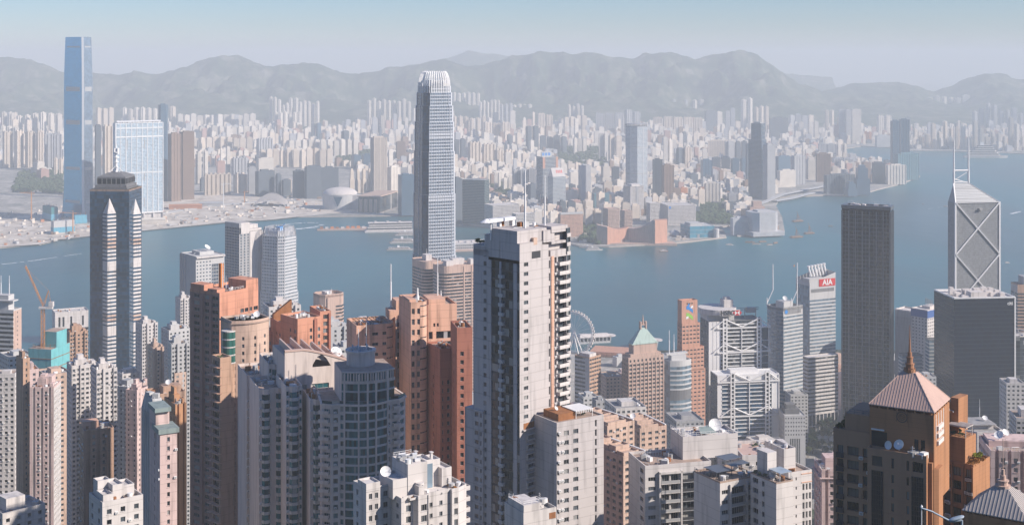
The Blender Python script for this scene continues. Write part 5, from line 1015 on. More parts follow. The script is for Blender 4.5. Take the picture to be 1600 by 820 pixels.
    # domed convention hall and its pillared neighbour
    d = dbase(327); C = thing('domed_hall', 'grey drum hall with shallow white dome and glass wedge, on the far left waterfront', 'exhibition hall', (wx(529, d), d+30, 2.9), 0); r = 27*d/F; h = wz(304, d)-3; mb = MB(); mb.cyl((0, 0), r, 0, h, 36); mb.build('drum_wall', M['pale_grey'], C); mb = MB(); mb.dome((0, 0, h+.1), r*1.02, wz(294, d)-3-h, 36, 5); mb.build('dome_roof', M['white_roof'], C); g = MB(); g.mesh([(-r*.25, -r*1.0, h*.9), (r*.28, -r*1.0, h*.9), (0, -r*1.03, h*.2)], [[0, 2, 1]]); g.build('glass_wedge', M['navy_glass'], C); mb = MB(); mb.box(r*.75, r*1.35, -r*.6, 0, 0, h*.95); mb.build('side_block', M['white_wall'], C); taken.append((C.location.x, C.location.y, 60))
    T = ftower('low brown hall with tall pale pillars, between domed hall and blue grey slab', 560, 592, 622, 308, 333, -20, [M['brown_wall'], M['beige_wall']], 'dark_glass', 30, .8, 12, 0, name='pillared_hall', done=False); [T.rib(T.W, (-T.w/2, -T.d/2), (T.w/2, -T.d/2), T.w*(.05+.24*k), T.w*(.05+.24*k)+T.w*.15, 2, T.h*.86, .8, 1) for k in range(4)]; T.W.prism(inset(rect(T.w, T.d), -3), T.h, T.h+2.5, 1); T.done()
    d = dbase(323); C = thing('arched_stadium', 'low hall under curved white roof ribs, on the pale reclaimed ground', 'stadium', (wx(420, d), d+20, 2.9), 0); k = d/F; mb = MB()
    for i in range(7):
        pts = [(-26*k+52*k*t, -20+i*9, (2+17*k*math.sin(math.pi*t)**.8*(.6+.4*(i/6)))) for t in [q/14 for q in range(15)]]
        for a, b in zip(pts, pts[1:]): mb.tube(a, b, 1.5, 4)
    mb.build('roof_rib', M['white_roof'], C); sh = MB()
    for q in range(14):
        t0, t1 = q/14, (q+1)/14; f = lambda t: (-26*k+52*k*t, 2+16.4*k*math.sin(math.pi*t)**.8*.8); (xa, za), (xb, zb_) = f(t0), f(t1); sh.face([(xa, -20, za*.72), (xb, -20, zb_*.72), (xb, 34, zb_*1.15), (xa, 34, za*1.15)])
    sh.build('roof_shell', M['roof_grey'], C); taken.append((C.location.x, C.location.y, 60))
    # pink blank hall with the ski-jump roof
    d = dbase(380); C = thing('swept_hall', 'blank pink tiled hall with sweeping concave roofline on the far waterfront', 'cultural hall', (wx(988, d), d, 2.9), 0); k = d/F; Zp = lambda py: wz(py, d)-2.9
    def sheet(pxa, pxb, tops, y0, y1, nm, m):
        mb = MB(); n = len(tops)-1; xs = [(pxa+(pxb-pxa)*i/n-988)*k for i in range(n+1)]; ys = [y0+(y1-y0)*i/n for i in range(n+1)]; T_ = 22
        for i in range(n):
            a, b = (xs[i], ys[i]), (xs[i+1], ys[i+1]); za, zb_ = Zp(tops[i]), Zp(tops[i+1]); mb.face([(*a, 0), (*b, 0), (*b, zb_), (*a, za)]); mb.face([(*a, za), (*b, zb_), (b[0], b[1]+T_, zb_), (a[0], a[1]+T_, za)]); mb.face([(b[0], b[1]+T_, 0), (a[0], a[1]+T_, 0), (a[0], a[1]+T_, za), (b[0], b[1]+T_, zb_)])
        mb.face([(xs[0], ys[0]+T_, 0), (xs[0], ys[0], 0), (xs[0], ys[0], Zp(tops[0])), (xs[0], ys[0]+T_, Zp(tops[0]))]); mb.face([(xs[-1], ys[-1], 0), (xs[-1], ys[-1]+T_, 0), (xs[-1], ys[-1]+T_, Zp(tops[-1])), (xs[-1], ys[-1], Zp(tops[-1]))]); mb.build(nm, m, C)
    sheet(933, 948, [351, 353], -2, -22, 'left_wall', M['stone_pink']); sheet(948, 983, [353, 357, 358.5, 358, 356], -22, 18, 'low_wing', M['stone_orange']); sheet(983, 1022, [358, 357.5, 355, 350, 343], 14, -20, 'swept_wall', M['stone_pink']); sheet(1022, 1043, [343, 344], -20, 6, 'end_wall', M['stone_orange']); taken.append((C.location.x, C.location.y+15, 90))
    d = dbase(368); C = thing('white_dome', 'small white half dome beside the teal glass museum', 'planetarium', (wx(1053, d), d, 2.9), 0); mb = MB(); mb.dome((0, 0, 0), 10*d/F, 9*d/F, 28, 7); mb.build('dome_shell', M['white_wall'], C); mb = MB(); mb.cyl((0, 0), 11*d/F, 0, 3, 28); mb.build('base_ring', M['stone_pink'], C)
    T = ftower('low teal glass museum box on the far promenade', 1063, 1078, 1116, 354, 372, 22, [M['pale_grey'], M['grey_wall']], 'teal_box', 9, .5, 5, 0, name='glass_museum', done=False); T.roofbox(-T.w*.4, T.w*.1, -T.d*.3, T.d*.3, T.h, T.h+6); T.done(); d = dbase(371); C = thing('white_corner_tower', 'stubby white curved tower at the right end of the teal museum', 'building', (wx(1119, d), d, 2.9), 0); mb = MB(); mb.prism(arc(0, 0, 7, -150, 30, 12)+[(0, 6)], 0, wz(357, d)-3); mb.build('curved_wall', M['white_wall'], C)
    d = dbase(381); mb = MB(); mb.prism([(wx(952, d)-0, d-6), (wx(1057, dbase(381)), dbase(382)), (wx(1050, dbase(377)), dbase(378)), (wx(950, dbase(380)), dbase(380))], -1, 5); tag(mb.build('promenade_deck', M['stone_pink']), 'low pink waterfront promenade deck before the swept pink hall', 'promenade')
    # construction ground on the left: cranes, site blocks, sheds
    g = 'tower cranes on the far building site'
    for i, (px, yb, yt, jx, lab) in enumerate(((49, 345, 302, -18, 'thin orange tower crane alone at left of the far building site'), (99, 338, 305, 26, 'orange tower crane with long level jib before the blue skyscraper'), (114, 365, 333, -22, 'orange tower crane beside the teal site block'), (349, 327, 288, 12, 'slender white tower crane on the pale reclaimed ground'), (382, 318, 300, 8, 'small orange tower crane right of the white slender crane'))):
        d = dbase(yb); C = thing('tower_crane', lab, 'crane', (wx(px, d), d, 2.9), 0, g); hh = wz(yt, d)-3; m_ = M['white_metal'] if 'white' in lab.split()[1] else M['crane_orange']; mb = MB(); mb.box(-1.1, 1.1, -1.1, 1.1, 0, hh); mb.build('mast', m_, C); mb = MB(); L = jx*d/F; mb.tube((0, 0, hh), (L, 0, hh+2), .9, 4); mb.tube((0, 0, hh), (-L*.3, 0, hh), 1.0, 4); mb.tube((0, 0, hh), (0, 0, hh+6), .7, 4); mb.tube((0, 0, hh+6), (L*.8, 0, hh+2), .3, 4); mb.build('jib', m_, C)
    for lab, x0, xs, x1, yt, yb, wl in (('dark teal netted site block at the far left waterfront', 67, 80, 90, 324, 346, 'net_dark'), ('unfinished concrete block with blue skirt on the far left site', 80, 84, 115, 346, 366, 'pale_grey'), ('blue hoarded site shed by the far left shore', 113, 117, 135, 337, 350, 'site_blue')):
        d = dbase(yb); T = Tower('site_block', lab, 'construction site', x0, xs, x1, yt, d, 20, [M[wl], M['rust'], M['site_blue']], M['void'], zb=2.9); T.W.prism(rect(T.w, T.d), 0, T.h); T.W.prism(inset(rect(T.w, T.d), -.6), T.h*.1, T.h*.5, 2); [T.W.box(x-.3, x+.3, y-.3, y+.3, T.h, T.h+6, 1) for x in (-T.w*.4, 0, T.w*.4) for y in (-T.d*.4, T.d*.4)]; T.done()
    rr = random.Random(8); sg = 'low sheds and site huts on the far reclaimed ground'
    sheds = [(290, 326, 50, 'O', 'long orange site hoarding shed at foot of the brown towers'), (330, 322, 36, 'G', 'long grey site shed behind the orange hoarding'), (240, 348, 36, 'W', 'broad white workshop roof near the shore of the reclaimed ground'), (70, 268, 20, 'W', 'white stepped villa block among far left trees')]
    for px, yb, wpx, c, lab in sheds:
        d = dbase(yb); w_ = wpx*d/F; mb = MB(); mb.prism(rect(w_, 26), 0, 9); mb.prism(rect(w_*1.02, 28), 9, 9.4); mb.prism([(-w_*.51, -14), (w_*.51, -14), (w_*.51, 14), (-w_*.51, 14)], 9.4, 13, 0, None, [(-w_*.5, -1), (w_*.5, -1), (w_*.5, 1), (-w_*.5, 1)]); o = mb.build('site_shed', FC[c][1], loc=(wx(px, d), d, 3.06), rz=R(12)); tag(o, lab, 'shed', sg)
    mb = MB(); mm = [FC[k][1] for k in 'WCGON']
    for k in range(420):
        px = rr.uniform(-40, 560); base = 384-px*.098+ (6 if px < 130 else 0); yb = base-rr.uniform(5, 34) if px > 130 else base-rr.uniform(5, 60); p = P(px, yb, 3); s = rr.uniform(3, 13); t = rr.uniform(3, 9); a = rr.uniform(0, 3); ca, sa = math.cos(a), math.sin(a); mb.prism([(p.x+u*ca-v*sa, p.y+u*sa+v*ca) for u, v in rect(s, t)], 3.05, 3.05+rr.choice((1.5, 2.5, 4, 6)), rr.choice((0, 0, 0, 1, 2, 2, 3, 4)), bottom=False)
    mb.build('site_clutter', mm, kind='stuff')
    mb = MB(); mm = [FC[k][1] for k in 'WCG']
    for k in range(260):
        px = rr.uniform(640, 1160); yb = rr.uniform(355, 384) if px < 905 else rr.uniform(368, 380); p = P(px, yb, 3)
        if not in_land(p.x, p.y) or not in_land(p.x, p.y-25): continue
        s = rr.uniform(4, 12); mb.prism([(p.x+u, p.y+v) for u, v in rect(s, s*.6)], 2.95, 2.95+rr.choice((3, 5, 8)), rr.choice((0, 1, 2)), bottom=False)
    mb.build('waterfront_clutter', mm, kind='stuff')
    # elevated roads on the far shore
    for nm, pts, wd, z in (('elevated_road', [(1150, 330), (1190, 322), (1222, 308), (1260, 300), (1300, 292), (1350, 285)], 16, 12), ('elevated_road', [(1210, 316), (1235, 312), (1270, 303)], 20, 8), ('coastal_road', [(1200, 224), (1300, 221), (1400, 222), (1500, 226), (1640, 230)], 26, 12), ('elevated_road', [(800, 256), (860, 254), (930, 252), (1000, 258)], 18, 9), ('elevated_road', [(230, 338), (330, 322), (430, 314), (560, 312)], 18, 5)):
        mb = MB(); q = [P(*p_, 3) for p_ in pts]
        for a, b in zip(q, q[1:]):
            u = (b-a).normalized(); n = Vector((-u.y, u.x, 0))*wd/2; mb.prism([((a-n).x, (a-n).y), ((b-n).x, (b-n).y), ((b+n).x, (b+n).y), ((a+n).x, (a+n).y)], z-1.5, z)
            for k in range(int((b-a).length/45)): c = a+u*(45*k+20); mb.box(c.x-1, c.x+1, c.y-1, c.y+1, 2.9, z-1.5)
        mb.build(nm, M['pale_grey'], kind='structure')
glass('glass_green_dark', (.015, .045, .05), .12, 0, .3); glass('teal_box', (.05, .22, .30), .25, 0, .2); wall('beige_pale', (.5, .43, .37), .85, .06); wall('site_blue', (.10, .33, .45), .8, .1)
far_landmarks()
def harbour():
    # terminals and piers
    d = dbase(362); C = thing('cruise_terminal', 'long white ferry terminal with stacked floors at far quay, left of crowned tower', 'terminal', (wx(606, d), d+25, 0), R(9)); k = d/F; mb = MB(); L = 76*k
    mb.prism([(-L/2, -16), (L/2, -16), (L/2, 16), (-L/2, 16)], -2, 4); mb.build('quay_deck', M['white_wall'], C)
    for i in range(3): mb = MB(); z = 4+i*6; mb.prism([(-L/2+3+i*4, -13+i), (L/2-2, -13+i), (L/2-2, 12), (-L/2+3+i*4, 12)], z+.01, z+2.6); mb.prism([(-L/2+5+i*4, -11+i), (L/2-3, -11+i), (L/2-3, 11), (-L/2+5+i*4, 11)], z+2.6, z+6, 1); mb.build('terminal_floor', [M['white_roof'], M['dark_glass']], C)
    mb = MB(); mb.prism([(-L/2+8, -12), (L/2-2, -12), (L/2-2, 12), (-L/2+8, 12)], 22, 23.2); [mb.box(x, x+6, -6, 6, 23.2, 26) for x in (-L*.3, -L*.05, L*.2)]; mb.build('roof_deck', M['white_roof'], C)
    d = dbase(391); C = thing('ocean_pier_terminal', 'long pale pier terminal with rows of windows, between crowned tower and white apartment tower', 'terminal', (wx(765, d), d+50, 0), R(14)); k = d/F; L = 150*k; mb = MB(); mb.prism([(-L/2, -34), (L/2, -34), (L/2, 34), (-L/2, 34)], -2, 4); mb.build('quay_deck', M['stone_pink'], C); mb = MB(); mb.prism([(-L/2+3, -28), (L/2-3, -28), (L/2-3, 28), (-L/2+3, 28)], 4, 17); mb.build('terminal_hall', M['white_wall'], C); mb = MB(); [mb.box(-L/2+4+i*4.2, -L/2+6.8+i*4.2, -28.3, -28.05, z, z+2.6) for i in range(int(L/4.2)-2) for z in (6, 11.5)]; mb.build('window_row', M['dark_glass'], C, kind='stuff'); mb = MB(); [mb.box(-L/2+6+i*14, -L/2+16+i*14, -18+6*(i % 3), -6+6*(i % 3), 17, 20) for i in range(int(L/14)-1)]; mb.build('roof_hut', M['white_roof'], C)
    d = dbase(358); C = thing('cargo_pier', 'low stone pier with orange crates and huts, left of the white ferry terminal', 'pier', (wx(536, d), d+12, 0), R(11)); k = d/F; L = 82*k; mb = MB(); mb.prism([(-L/2, -9), (L/2, -22), (L/2, 22), (-L/2, 9)], -2, 3.5); mb.build('pier_deck', M['stone_pink'], C); rr = random.Random(2)
    for i in range(9): mb = MB(); x = -L*.42+L*.1*i; mb.prism(rect(8, 6), 3.5, 6.5+rr.random()*3); mb.build('pier_hut', rr.choice([M['rust'], M['pale_grey'], M['orange_paint'], M['white_wall']]), C, (x, rr.uniform(-4, 4), 0))
    # near-shore piers behind the big wheel
    for px0, px1, yb, lab in ((903, 953, 530, 'white roofed pier with arches stretching into the harbour beside the big wheel'), (990, 1026, 537, 'shorter white roofed pier half hidden behind the copper pyramid roof')):
        d = dbase(yb, 6); k = d/F; C = thing('harbour_pier', lab, 'pier', (wx((px0+px1)/2, d), d+8, 0), R(14), 'star ferry piers'); L = (px1-px0)*k; mb = MB(); mb.box(-L/2, L/2, -9, 9, -2, 3); [mb.box(-L/2+i*L/8-.6, -L/2+i*L/8+.6, -9.5, -8.4, 3, 9) for i in range(9)]; mb.build('pier_deck', M['pale_grey'], C); mb = MB(); mb.box(-L/2-1, L/2+1, -10.5, 10.5, 9, 10); mb.prism([(-L/2, -9), (L/2, -9), (L/2, 9), (-L/2, 9)], 10, 13, 0, None, [(-L/2+2, -3), (L/2-2, -3), (L/2-2, 3), (-L/2+2, 3)]); [mb.cyl((L/2, 0), 10.5, 9, 10, 20)]; mb.build('pier_roof', M['white_roof'], C); mb = MB(); mb.box(-L/2, L/2, -7, 7, 3, 9); mb.build('hall', M['dark_glass'], C)
    # big wheel
    d = 1905; k = d/F; C = thing('observation_wheel', 'white observation wheel on the near harbour front, half hidden by white apartment tower', 'ferris wheel', (wx(897, d), d, wz(519, d)), R(-25)); r = 31.5*k; rim = MB(); n = 42
    for s in (-1.4, 1.4):
        for i in range(n): a, b = 2*math.pi*i/n, 2*math.pi*(i+1)/n; rim.tube((r*math.cos(a), s, r*math.sin(a)), (r*math.cos(b), s, r*math.sin(b)), .45, 5); rim.tube((r*.93*math.cos(a), s, r*.93*math.sin(a)), (r*.93*math.cos(b), s, r*.93*math.sin(b)), .3, 4)
    rim.build('rim', M['white_metal'], C); spk = MB()
    for i in range(21): a = 2*math.pi*i/21; spk.tube((0, 0, 0), (r*math.cos(a), 0, r*math.sin(a)), .25, 4)
    spk.cyl((0, 0), 1.5, -2, 2, 10); spk.build('spokes', M['white_metal'], C); lg = MB(); zb_ = 4-C.location.z
    for x in (-12, 12):
        for y in (-8, 8): lg.tube((0, y*.3, 0), (x, y, zb_), .9, 6)
    lg.build('support_legs', M['white_metal'], C); me = None
    for i in range(n):
        a = 2*math.pi*i/n; loc = ((r+1.6)*math.cos(a), 0, (r+1.6)*math.sin(a))
        if me is None: mb = MB(); mb.prism(chamfer(2.6, 2.6, .6), -1.6, 1.0); me = mb.build('gondola', M['white_roof'], C, loc).data
        else: link('gondola', me, C, loc)
    d2 = dbase(553, 11); mb = MB(); mb.prism(rect(70*d2/F, 40), 0, 7); [mb.box(-30+i*8, -25+i*8, -21, -20, 1, 5) for i in range(8)]; tag(mb.build('pier_hall', M['stone_orange'], loc=(wx(960, d2), d2, 10.4), rz=R(-15)), 'low orange roofed hall on the near waterfront right of the big wheel', 'hall')
    # boats
    def boat(px, py, L, label, kind, rz=0, deck=2, hull='white_wall', cab='white_roof', beam=None, funnel=True, group=None):
        p = P(px, py); o = thing(kind, label, 'ship' if 'ship' in kind or 'ferry' in kind else 'boat', (p.x, p.y, 0), R(rz), group); B = beam or L*.2; h = max(1.2, L*.055); mb = MB(); out = [(-L/2, -B*.4), (L*.3, -B/2), (L/2, 0), (L*.3, B/2), (-L/2, B*.4)]; mb.prism([(x*.94, y*.8) for x, y in out], -.8, h, 0, 1, out); mb.build('hull', [M[hull], M['roof_deck']], o)
        z = h
        for i in range(deck): mb = MB(); f = 1-.14*i; hh = max(1.5, L*.045); mb.prism([(-L*.42*f, -B*.38), (L*.28*f, -B*.38), (L*.32*f, 0), (L*.28*f, B*.38), (-L*.42*f, B*.38)], z+.005, z+hh*.45); mb.prism([(-L*.41*f, -B*.36), (L*.27*f, -B*.36), (L*.27*f, B*.36), (-L*.41*f, B*.36)], z+hh*.45, z+hh, 1); mb.prism([(-L*.43*f, -B*.4), (L*.3*f, -B*.4), (L*.3*f, B*.4), (-L*.43*f, B*.4)], z+hh, z+hh+.25); mb.build('deckhouse', [M[cab], M['dark_glass']], o); z += hh+.25
        if funnel: mb = MB(); mb.box(-L*.12, -L*.04, -B*.1, B*.1, z, z+L*.07); mb.tube((L*.1, 0, z), (L*.1, 0, z+L*.1), .12*max(1, L/30), 4); mb.build('funnel_mast', M['white_metal'], o)
        return o
    boat(916, 388, 34, 'green white passenger ferry approaching pier, left of the pink hall promenade', 'ferry_boat', 170); boat(928, 391, 40, 'white double deck ferry lying off the pink hall promenade', 'ferry_boat', 10); boat(1037, 393, 22, 'small red hulled tug crossing alone below the pink hall', 'tug_boat', 15, 1, 'rust'); boat(1478, 323, 16, 'white motor launch trailing a wake, middle of the right harbour', 'motor_boat', -10, 1, funnel=False); boat(1442, 319, 12, 'tiny workboat left of the wake trailing launch', 'work_boat', 80, 1, 'rust', funnel=False); boat(1298, 354, 14, 'tiny dark boat right of the two crane barges', 'work_boat', 5, 1, 'frame_dark', 'frame_grey', funnel=False)
    boat(1540, 247, 190, 'large white cruise ship before the far right shore', 'cruise_ship', -3, 5, beam=24); boat(1574, 411, 10, 'small launch just right of braced prism tower', 'motor_boat', 5, 1, funnel=False); boat(1241, 416, 8, 'tiny orange boat alone, upper left of red signed tower', 'work_boat', 60, 1, 'orange_paint', 'orange_paint', funnel=False); boat(1140, 383, 18, 'small ferry near the museum end of the far promenade', 'ferry_boat', 0, 1)
    for px, py, L, lab in ((1247, 346, 36, 'crane barge with a raised red derrick, upper one of two in the bay'), (1265, 365, 32, 'crane barge with a derrick, lower right one of two in the bay'), (1245, 371, 38, 'crane barge moored left of the lower derrick barge')):
        o = boat(px, py, L, lab, 'crane_barge', 25, 1, 'rust', 'brown_wall', beam=11, funnel=False, group='derrick barges'); mb = MB(); mb.tube((-3, -3, 3), (-1, 0, 20), .5, 5); mb.tube((-3, 3, 3), (-1, 0, 20), .5, 5); mb.tube((4, 0, 3), (-4, 0, 26), .5, 5); mb.tube((-1, 0, 20), (9, 0, 4), .3, 4); mb.build('derrick', M['rust'], o)
    for i, (px, py) in enumerate(((1172, 379), (1182, 382), (1192, 378), (1203, 383), (1212, 380))): boat(px, py, 24-i, ('moored brown lighter, leftmost in the row below the tiered hotel', 'moored grey lighter, second from left below the tiered hotel', 'small lighter in the middle of the row below the tiered hotel', 'wide lighter, fourth in the row below the tiered hotel', 'rightmost lighter below the tiered hotel')[i], 'lighter_boat', 12*i, 1, ('rust', 'frame_grey')[i % 2], 'brown_wall', funnel=False, group='lighters moored below the tiered hotel')
    for i, (px, py, L) in enumerate(((636, 368, 60), (632, 380, 70), (626, 391, 64))): boat(px, py, L, ('white ferry nearest the terminal, uppermost of three left of crowned tower', 'white ferry in the middle of three left of crowned tower', 'low grey ferry, lowest of three left of crowned tower')[i], 'ferry_boat', 8, 2-(i > 1), 'frame_grey' if i == 2 else 'white_wall', group='ferries moored left of the crowned tower')
    # wakes on the water
    def wake(pts, w0, w1, nm='wake_foam'):
        mb = MB(); q = [P(*p_, .05) for p_ in pts]; n = len(q); rr = random.Random(len(pts)+int(w1))
        for i in range(n-1):
            a, b = q[i], q[i+1]; u = (b-a).normalized(); nn = Vector((-u.y, u.x, 0)); wa, wb = w0+(w1-w0)*i/(n-1), w0+(w1-w0)*(i+1)/(n-1)
            m = 7
            for k in range(m):
                s0, s1 = k/m, (k+1)/m
                if rr.random() < .28: continue
                j = rr.uniform(-1, 1); A, B_ = a+(b-a)*s0, a+(b-a)*s1; w0_, w1_ = wa+(wb-wa)*s0, wa+(wb-wa)*s1; c0, c1 = rr.uniform(.5, 1), rr.uniform(.5, 1); mb.face([A-nn*w0_*c0, B_-nn*w1_*c1, B_+nn*w1_*c0, A+nn*w0_*c1])
        mb.build(nm, M['foam'], kind='stuff')
    wake([(504, 351), (490, 355), (472, 357), (450, 359), (434, 361)], 9, 14); wake([(500, 348), (480, 348), (460, 349), (444, 351), (440, 353)], 5, 9); wake([(128, 396), (100, 400), (60, 406), (20, 411), (-20, 415)], 2, 5); wake([(1474, 323), (1462, 325), (1450, 326)], 1.5, 5); wake([(1575, 411), (1562, 411)], .6, 2); wake([(1200+396, 330), (1580, 334)], 3, 8)
wall('foam', (.6, .63, .64), .7, .1, grime=0)
harbour()
def central_fill():
    # trees of the park between the towers
    rr = random.Random(11); tm = []; ml = [W_['leaf_green'], W_['leaf_dark'], W_['leaf_olive']] if False else [MATS['leaf_green'], MATS['leaf_dark'], MATS['leaf_olive']]
    for v in range(5):
        q = random.Random(v); tr = MB(); cr = MB(); tr.tube((0, 0, 0), (q.uniform(-.4, .4), q.uniform(-.4, .4), 5), .35, 6, 0, .2); bl = []
        for k in range(6):
            a = k*1.05+q.random(); e = Vector((2.6*math.cos(a)*q.uniform(.6, 1.2), 2.6*math.sin(a)*q.uniform(.6, 1.2), q.uniform(6, 9.5))); tr.tube((0, 0, 4.2), e, .16, 5, 0, .06); bl.append((e, q.uniform(1.5, 2.4)))
        for c, r_ in bl+[(Vector((0, 0, 9.5)), 2.2)]:
            for k in range(95):
                u = Vector((q.gauss(0, 1), q.gauss(0, 1), q.gauss(0, .8))).normalized(); p = c+u*r_*q.uniform(.55, 1.1); t = Vector((q.uniform(-1, 1), q.uniform(-1, 1), q.uniform(-.5, 1))).normalized()*q.uniform(.35, .6); s = t.orthogonal().normalized()*q.uniform(.25, .45); cr.face([p-t, p+s, p+t, p-s])
        a = tr.build('trunk', MATS['bark']).data; b = cr.build('crown', ml[v % 3]).data; bpy.data.objects.remove(bpy.data.objects[-1] if False else [o for o in bpy.data.objects if o.data == a][0]); bpy.data.objects.remove([o for o in bpy.data.objects if o.data == b][0]); tm.append((a, b))
    n = 0; lab = 'broad leafed tree in the park between stone bank and dark gridded tower'
    for k in range(400):
        px, py = rr.uniform(1256, 1322), rr.uniform(648, 715); z = 10.5; d = dbase(py, z)
        if d < 1252 or n >= 46: continue
        n += 1; o = thing('park_tree', lab, 'tree', (wx(px, d), d, z), rr.uniform(0, 6), 'trees of the park between the office towers'); o.scale = (s := rr.uniform(.8, 1.5), s, s*rr.uniform(.8, 1.1)); a, b = rr.choice(tm); link('trunk', a, o); link('crown', b, o)
    # plain mid-rise blocks and roads between the towers of the business district
    labs = []
    def blk(px0, px1, yt, d, wl, rv=18, name='city_block', lab=''):
        x0 = px0; T = Tower(name, lab, 'building', x0, x0+(px1-px0)*.28, px1, yt, d, rv, [MATS[wl], MATS['roof_grey']], MATS['dark_glass'], zb=gz(d)-3); p = rect(T.w, T.d)
        for j in range(4):
            L = (Vector(p[(j+1) % 4])-Vector(p[j])).length; T.punch(p[j], p[(j+1) % 4], 0, T.h, 3.5, (max(1, int(L/3.4)), 1.9), .9, 2.5, .25)
        T.cap(p, T.h, 0, 1, mr=1); T.clutter(-T.w*.4, T.w*.4, -T.d*.4, T.d*.4, T.h, int(px0+yt), 4); T.roofbox(-T.w*.2, T.w*.2, -T.d*.2, T.d*.2, T.h, T.h+3); T.done()
    for a in ((936, 975, 590, 1330, 'beige_wall', 'beige colonnaded block below the orange waterfront hall'), (903, 934, 622, 1050, 'pale_grey', 'grey white block with stepped roof left of the peach roof terraces'), (925, 948, 628, 950, 'grey_wall', 'grey gabled slab between stepped grey block and white roof terrace'), (944, 1010, 640, 900, 'white_wall', 'white roofed terrace block with open loggia before the copper pyramid tower'), (1040, 1100, 660, 1000, 'grey_wall', 'grey block at foot of the bowed glass tower'), (1098, 1124, 600, 1420, 'dark_concrete', 'dark office block left of white masted bank'), (1225, 1262, 618, 1420, 'pale_grey', 'white low block behind the stone bank building'), (1300, 1322, 575, 1700, 'peach_wall', 'sunlit orange low block by the shore left of dark gridded tower'), (180, 220, 586, 1150, 'white_wall', 'white walk-up block right of dark mast tower base'), (216, 240, 600, 1050, 'pink_wall', 'pink white walk-up behind the netted tower'), (262, 300, 585, 980, 'beige_wall', 'beige block left of red brown tower base'), (100, 140, 600, 1000, 'grey_wall', 'grey block below tan ribbed apartments'), (0, 50, 560, 980, 'pale_grey', 'pale block at foot of finned tower on left edge'), (58, 110, 588, 880, 'beige_wall', 'beige roofs below the teal wrapped site'), (520, 560, 545, 820, 'pale_grey', 'grey white block between salmon cluster and peach tower'), (470, 520, 540, 1150, 'white_wall', 'white block low behind the salmon cluster'), (600, 640, 520, 1200, 'pale_grey', 'pale block behind the peach tower'), (1395, 1430, 600, 1250, 'dark_concrete', 'dark glass hall between gridded tower and black slab'), (1430, 1462, 590, 1250, 'pale_grey', 'pale block left of the black slab base'), (1562, 1600, 600, 1100, 'white_wall', 'white block at right edge below rounded fin tower')):
        blk(a[0], a[1], a[2], a[3], a[4], lab=a[5])
    rr = random.Random(31); mb = MB(); mm = [MATS[k] for k in ('white_wall', 'beige_wall', 'pale_grey', 'grey_wall', 'pink_wall')]
    for k in range(500):
        x, y = rr.uniform(-560, 620), rr.uniform(1080, 1840); pp = 800+F*x/y
        if 1235 < pp < 1335 and y < 1500: continue
        s, t = rr.uniform(12, 26), rr.uniform(10, 22); a = rr.choice((.3, .35, .5)); ca, sa = math.cos(a), math.sin(a); z = gz(y)-2; hh = rr.choice((14, 20, 26, 34, 44)); hh = hh if y < 1650 else min(hh, 16); c = rr.randrange(5)
        mb.prism([(x+u*ca-v*sa, y+u*sa+v*ca) for u, v in rect(s, t)], z, z+hh+8, c, bottom=False); mb.prism([(x+u*ca-v*sa, y+u*sa+v*ca) for u, v in rect(s*.4, t*.4)], z+hh+8, z+hh+11, c, bottom=False)
    mb.build('low_district_blocks', mm, kind='stuff')
wall('leaf_dark', (.025, .05, .02), .8, .4, sc=2, grime=0); wall('leaf_olive', (.08, .10, .03), .8, .4, sc=2, grime=0); wall('bark', (.12, .09, .06), .9, .2)
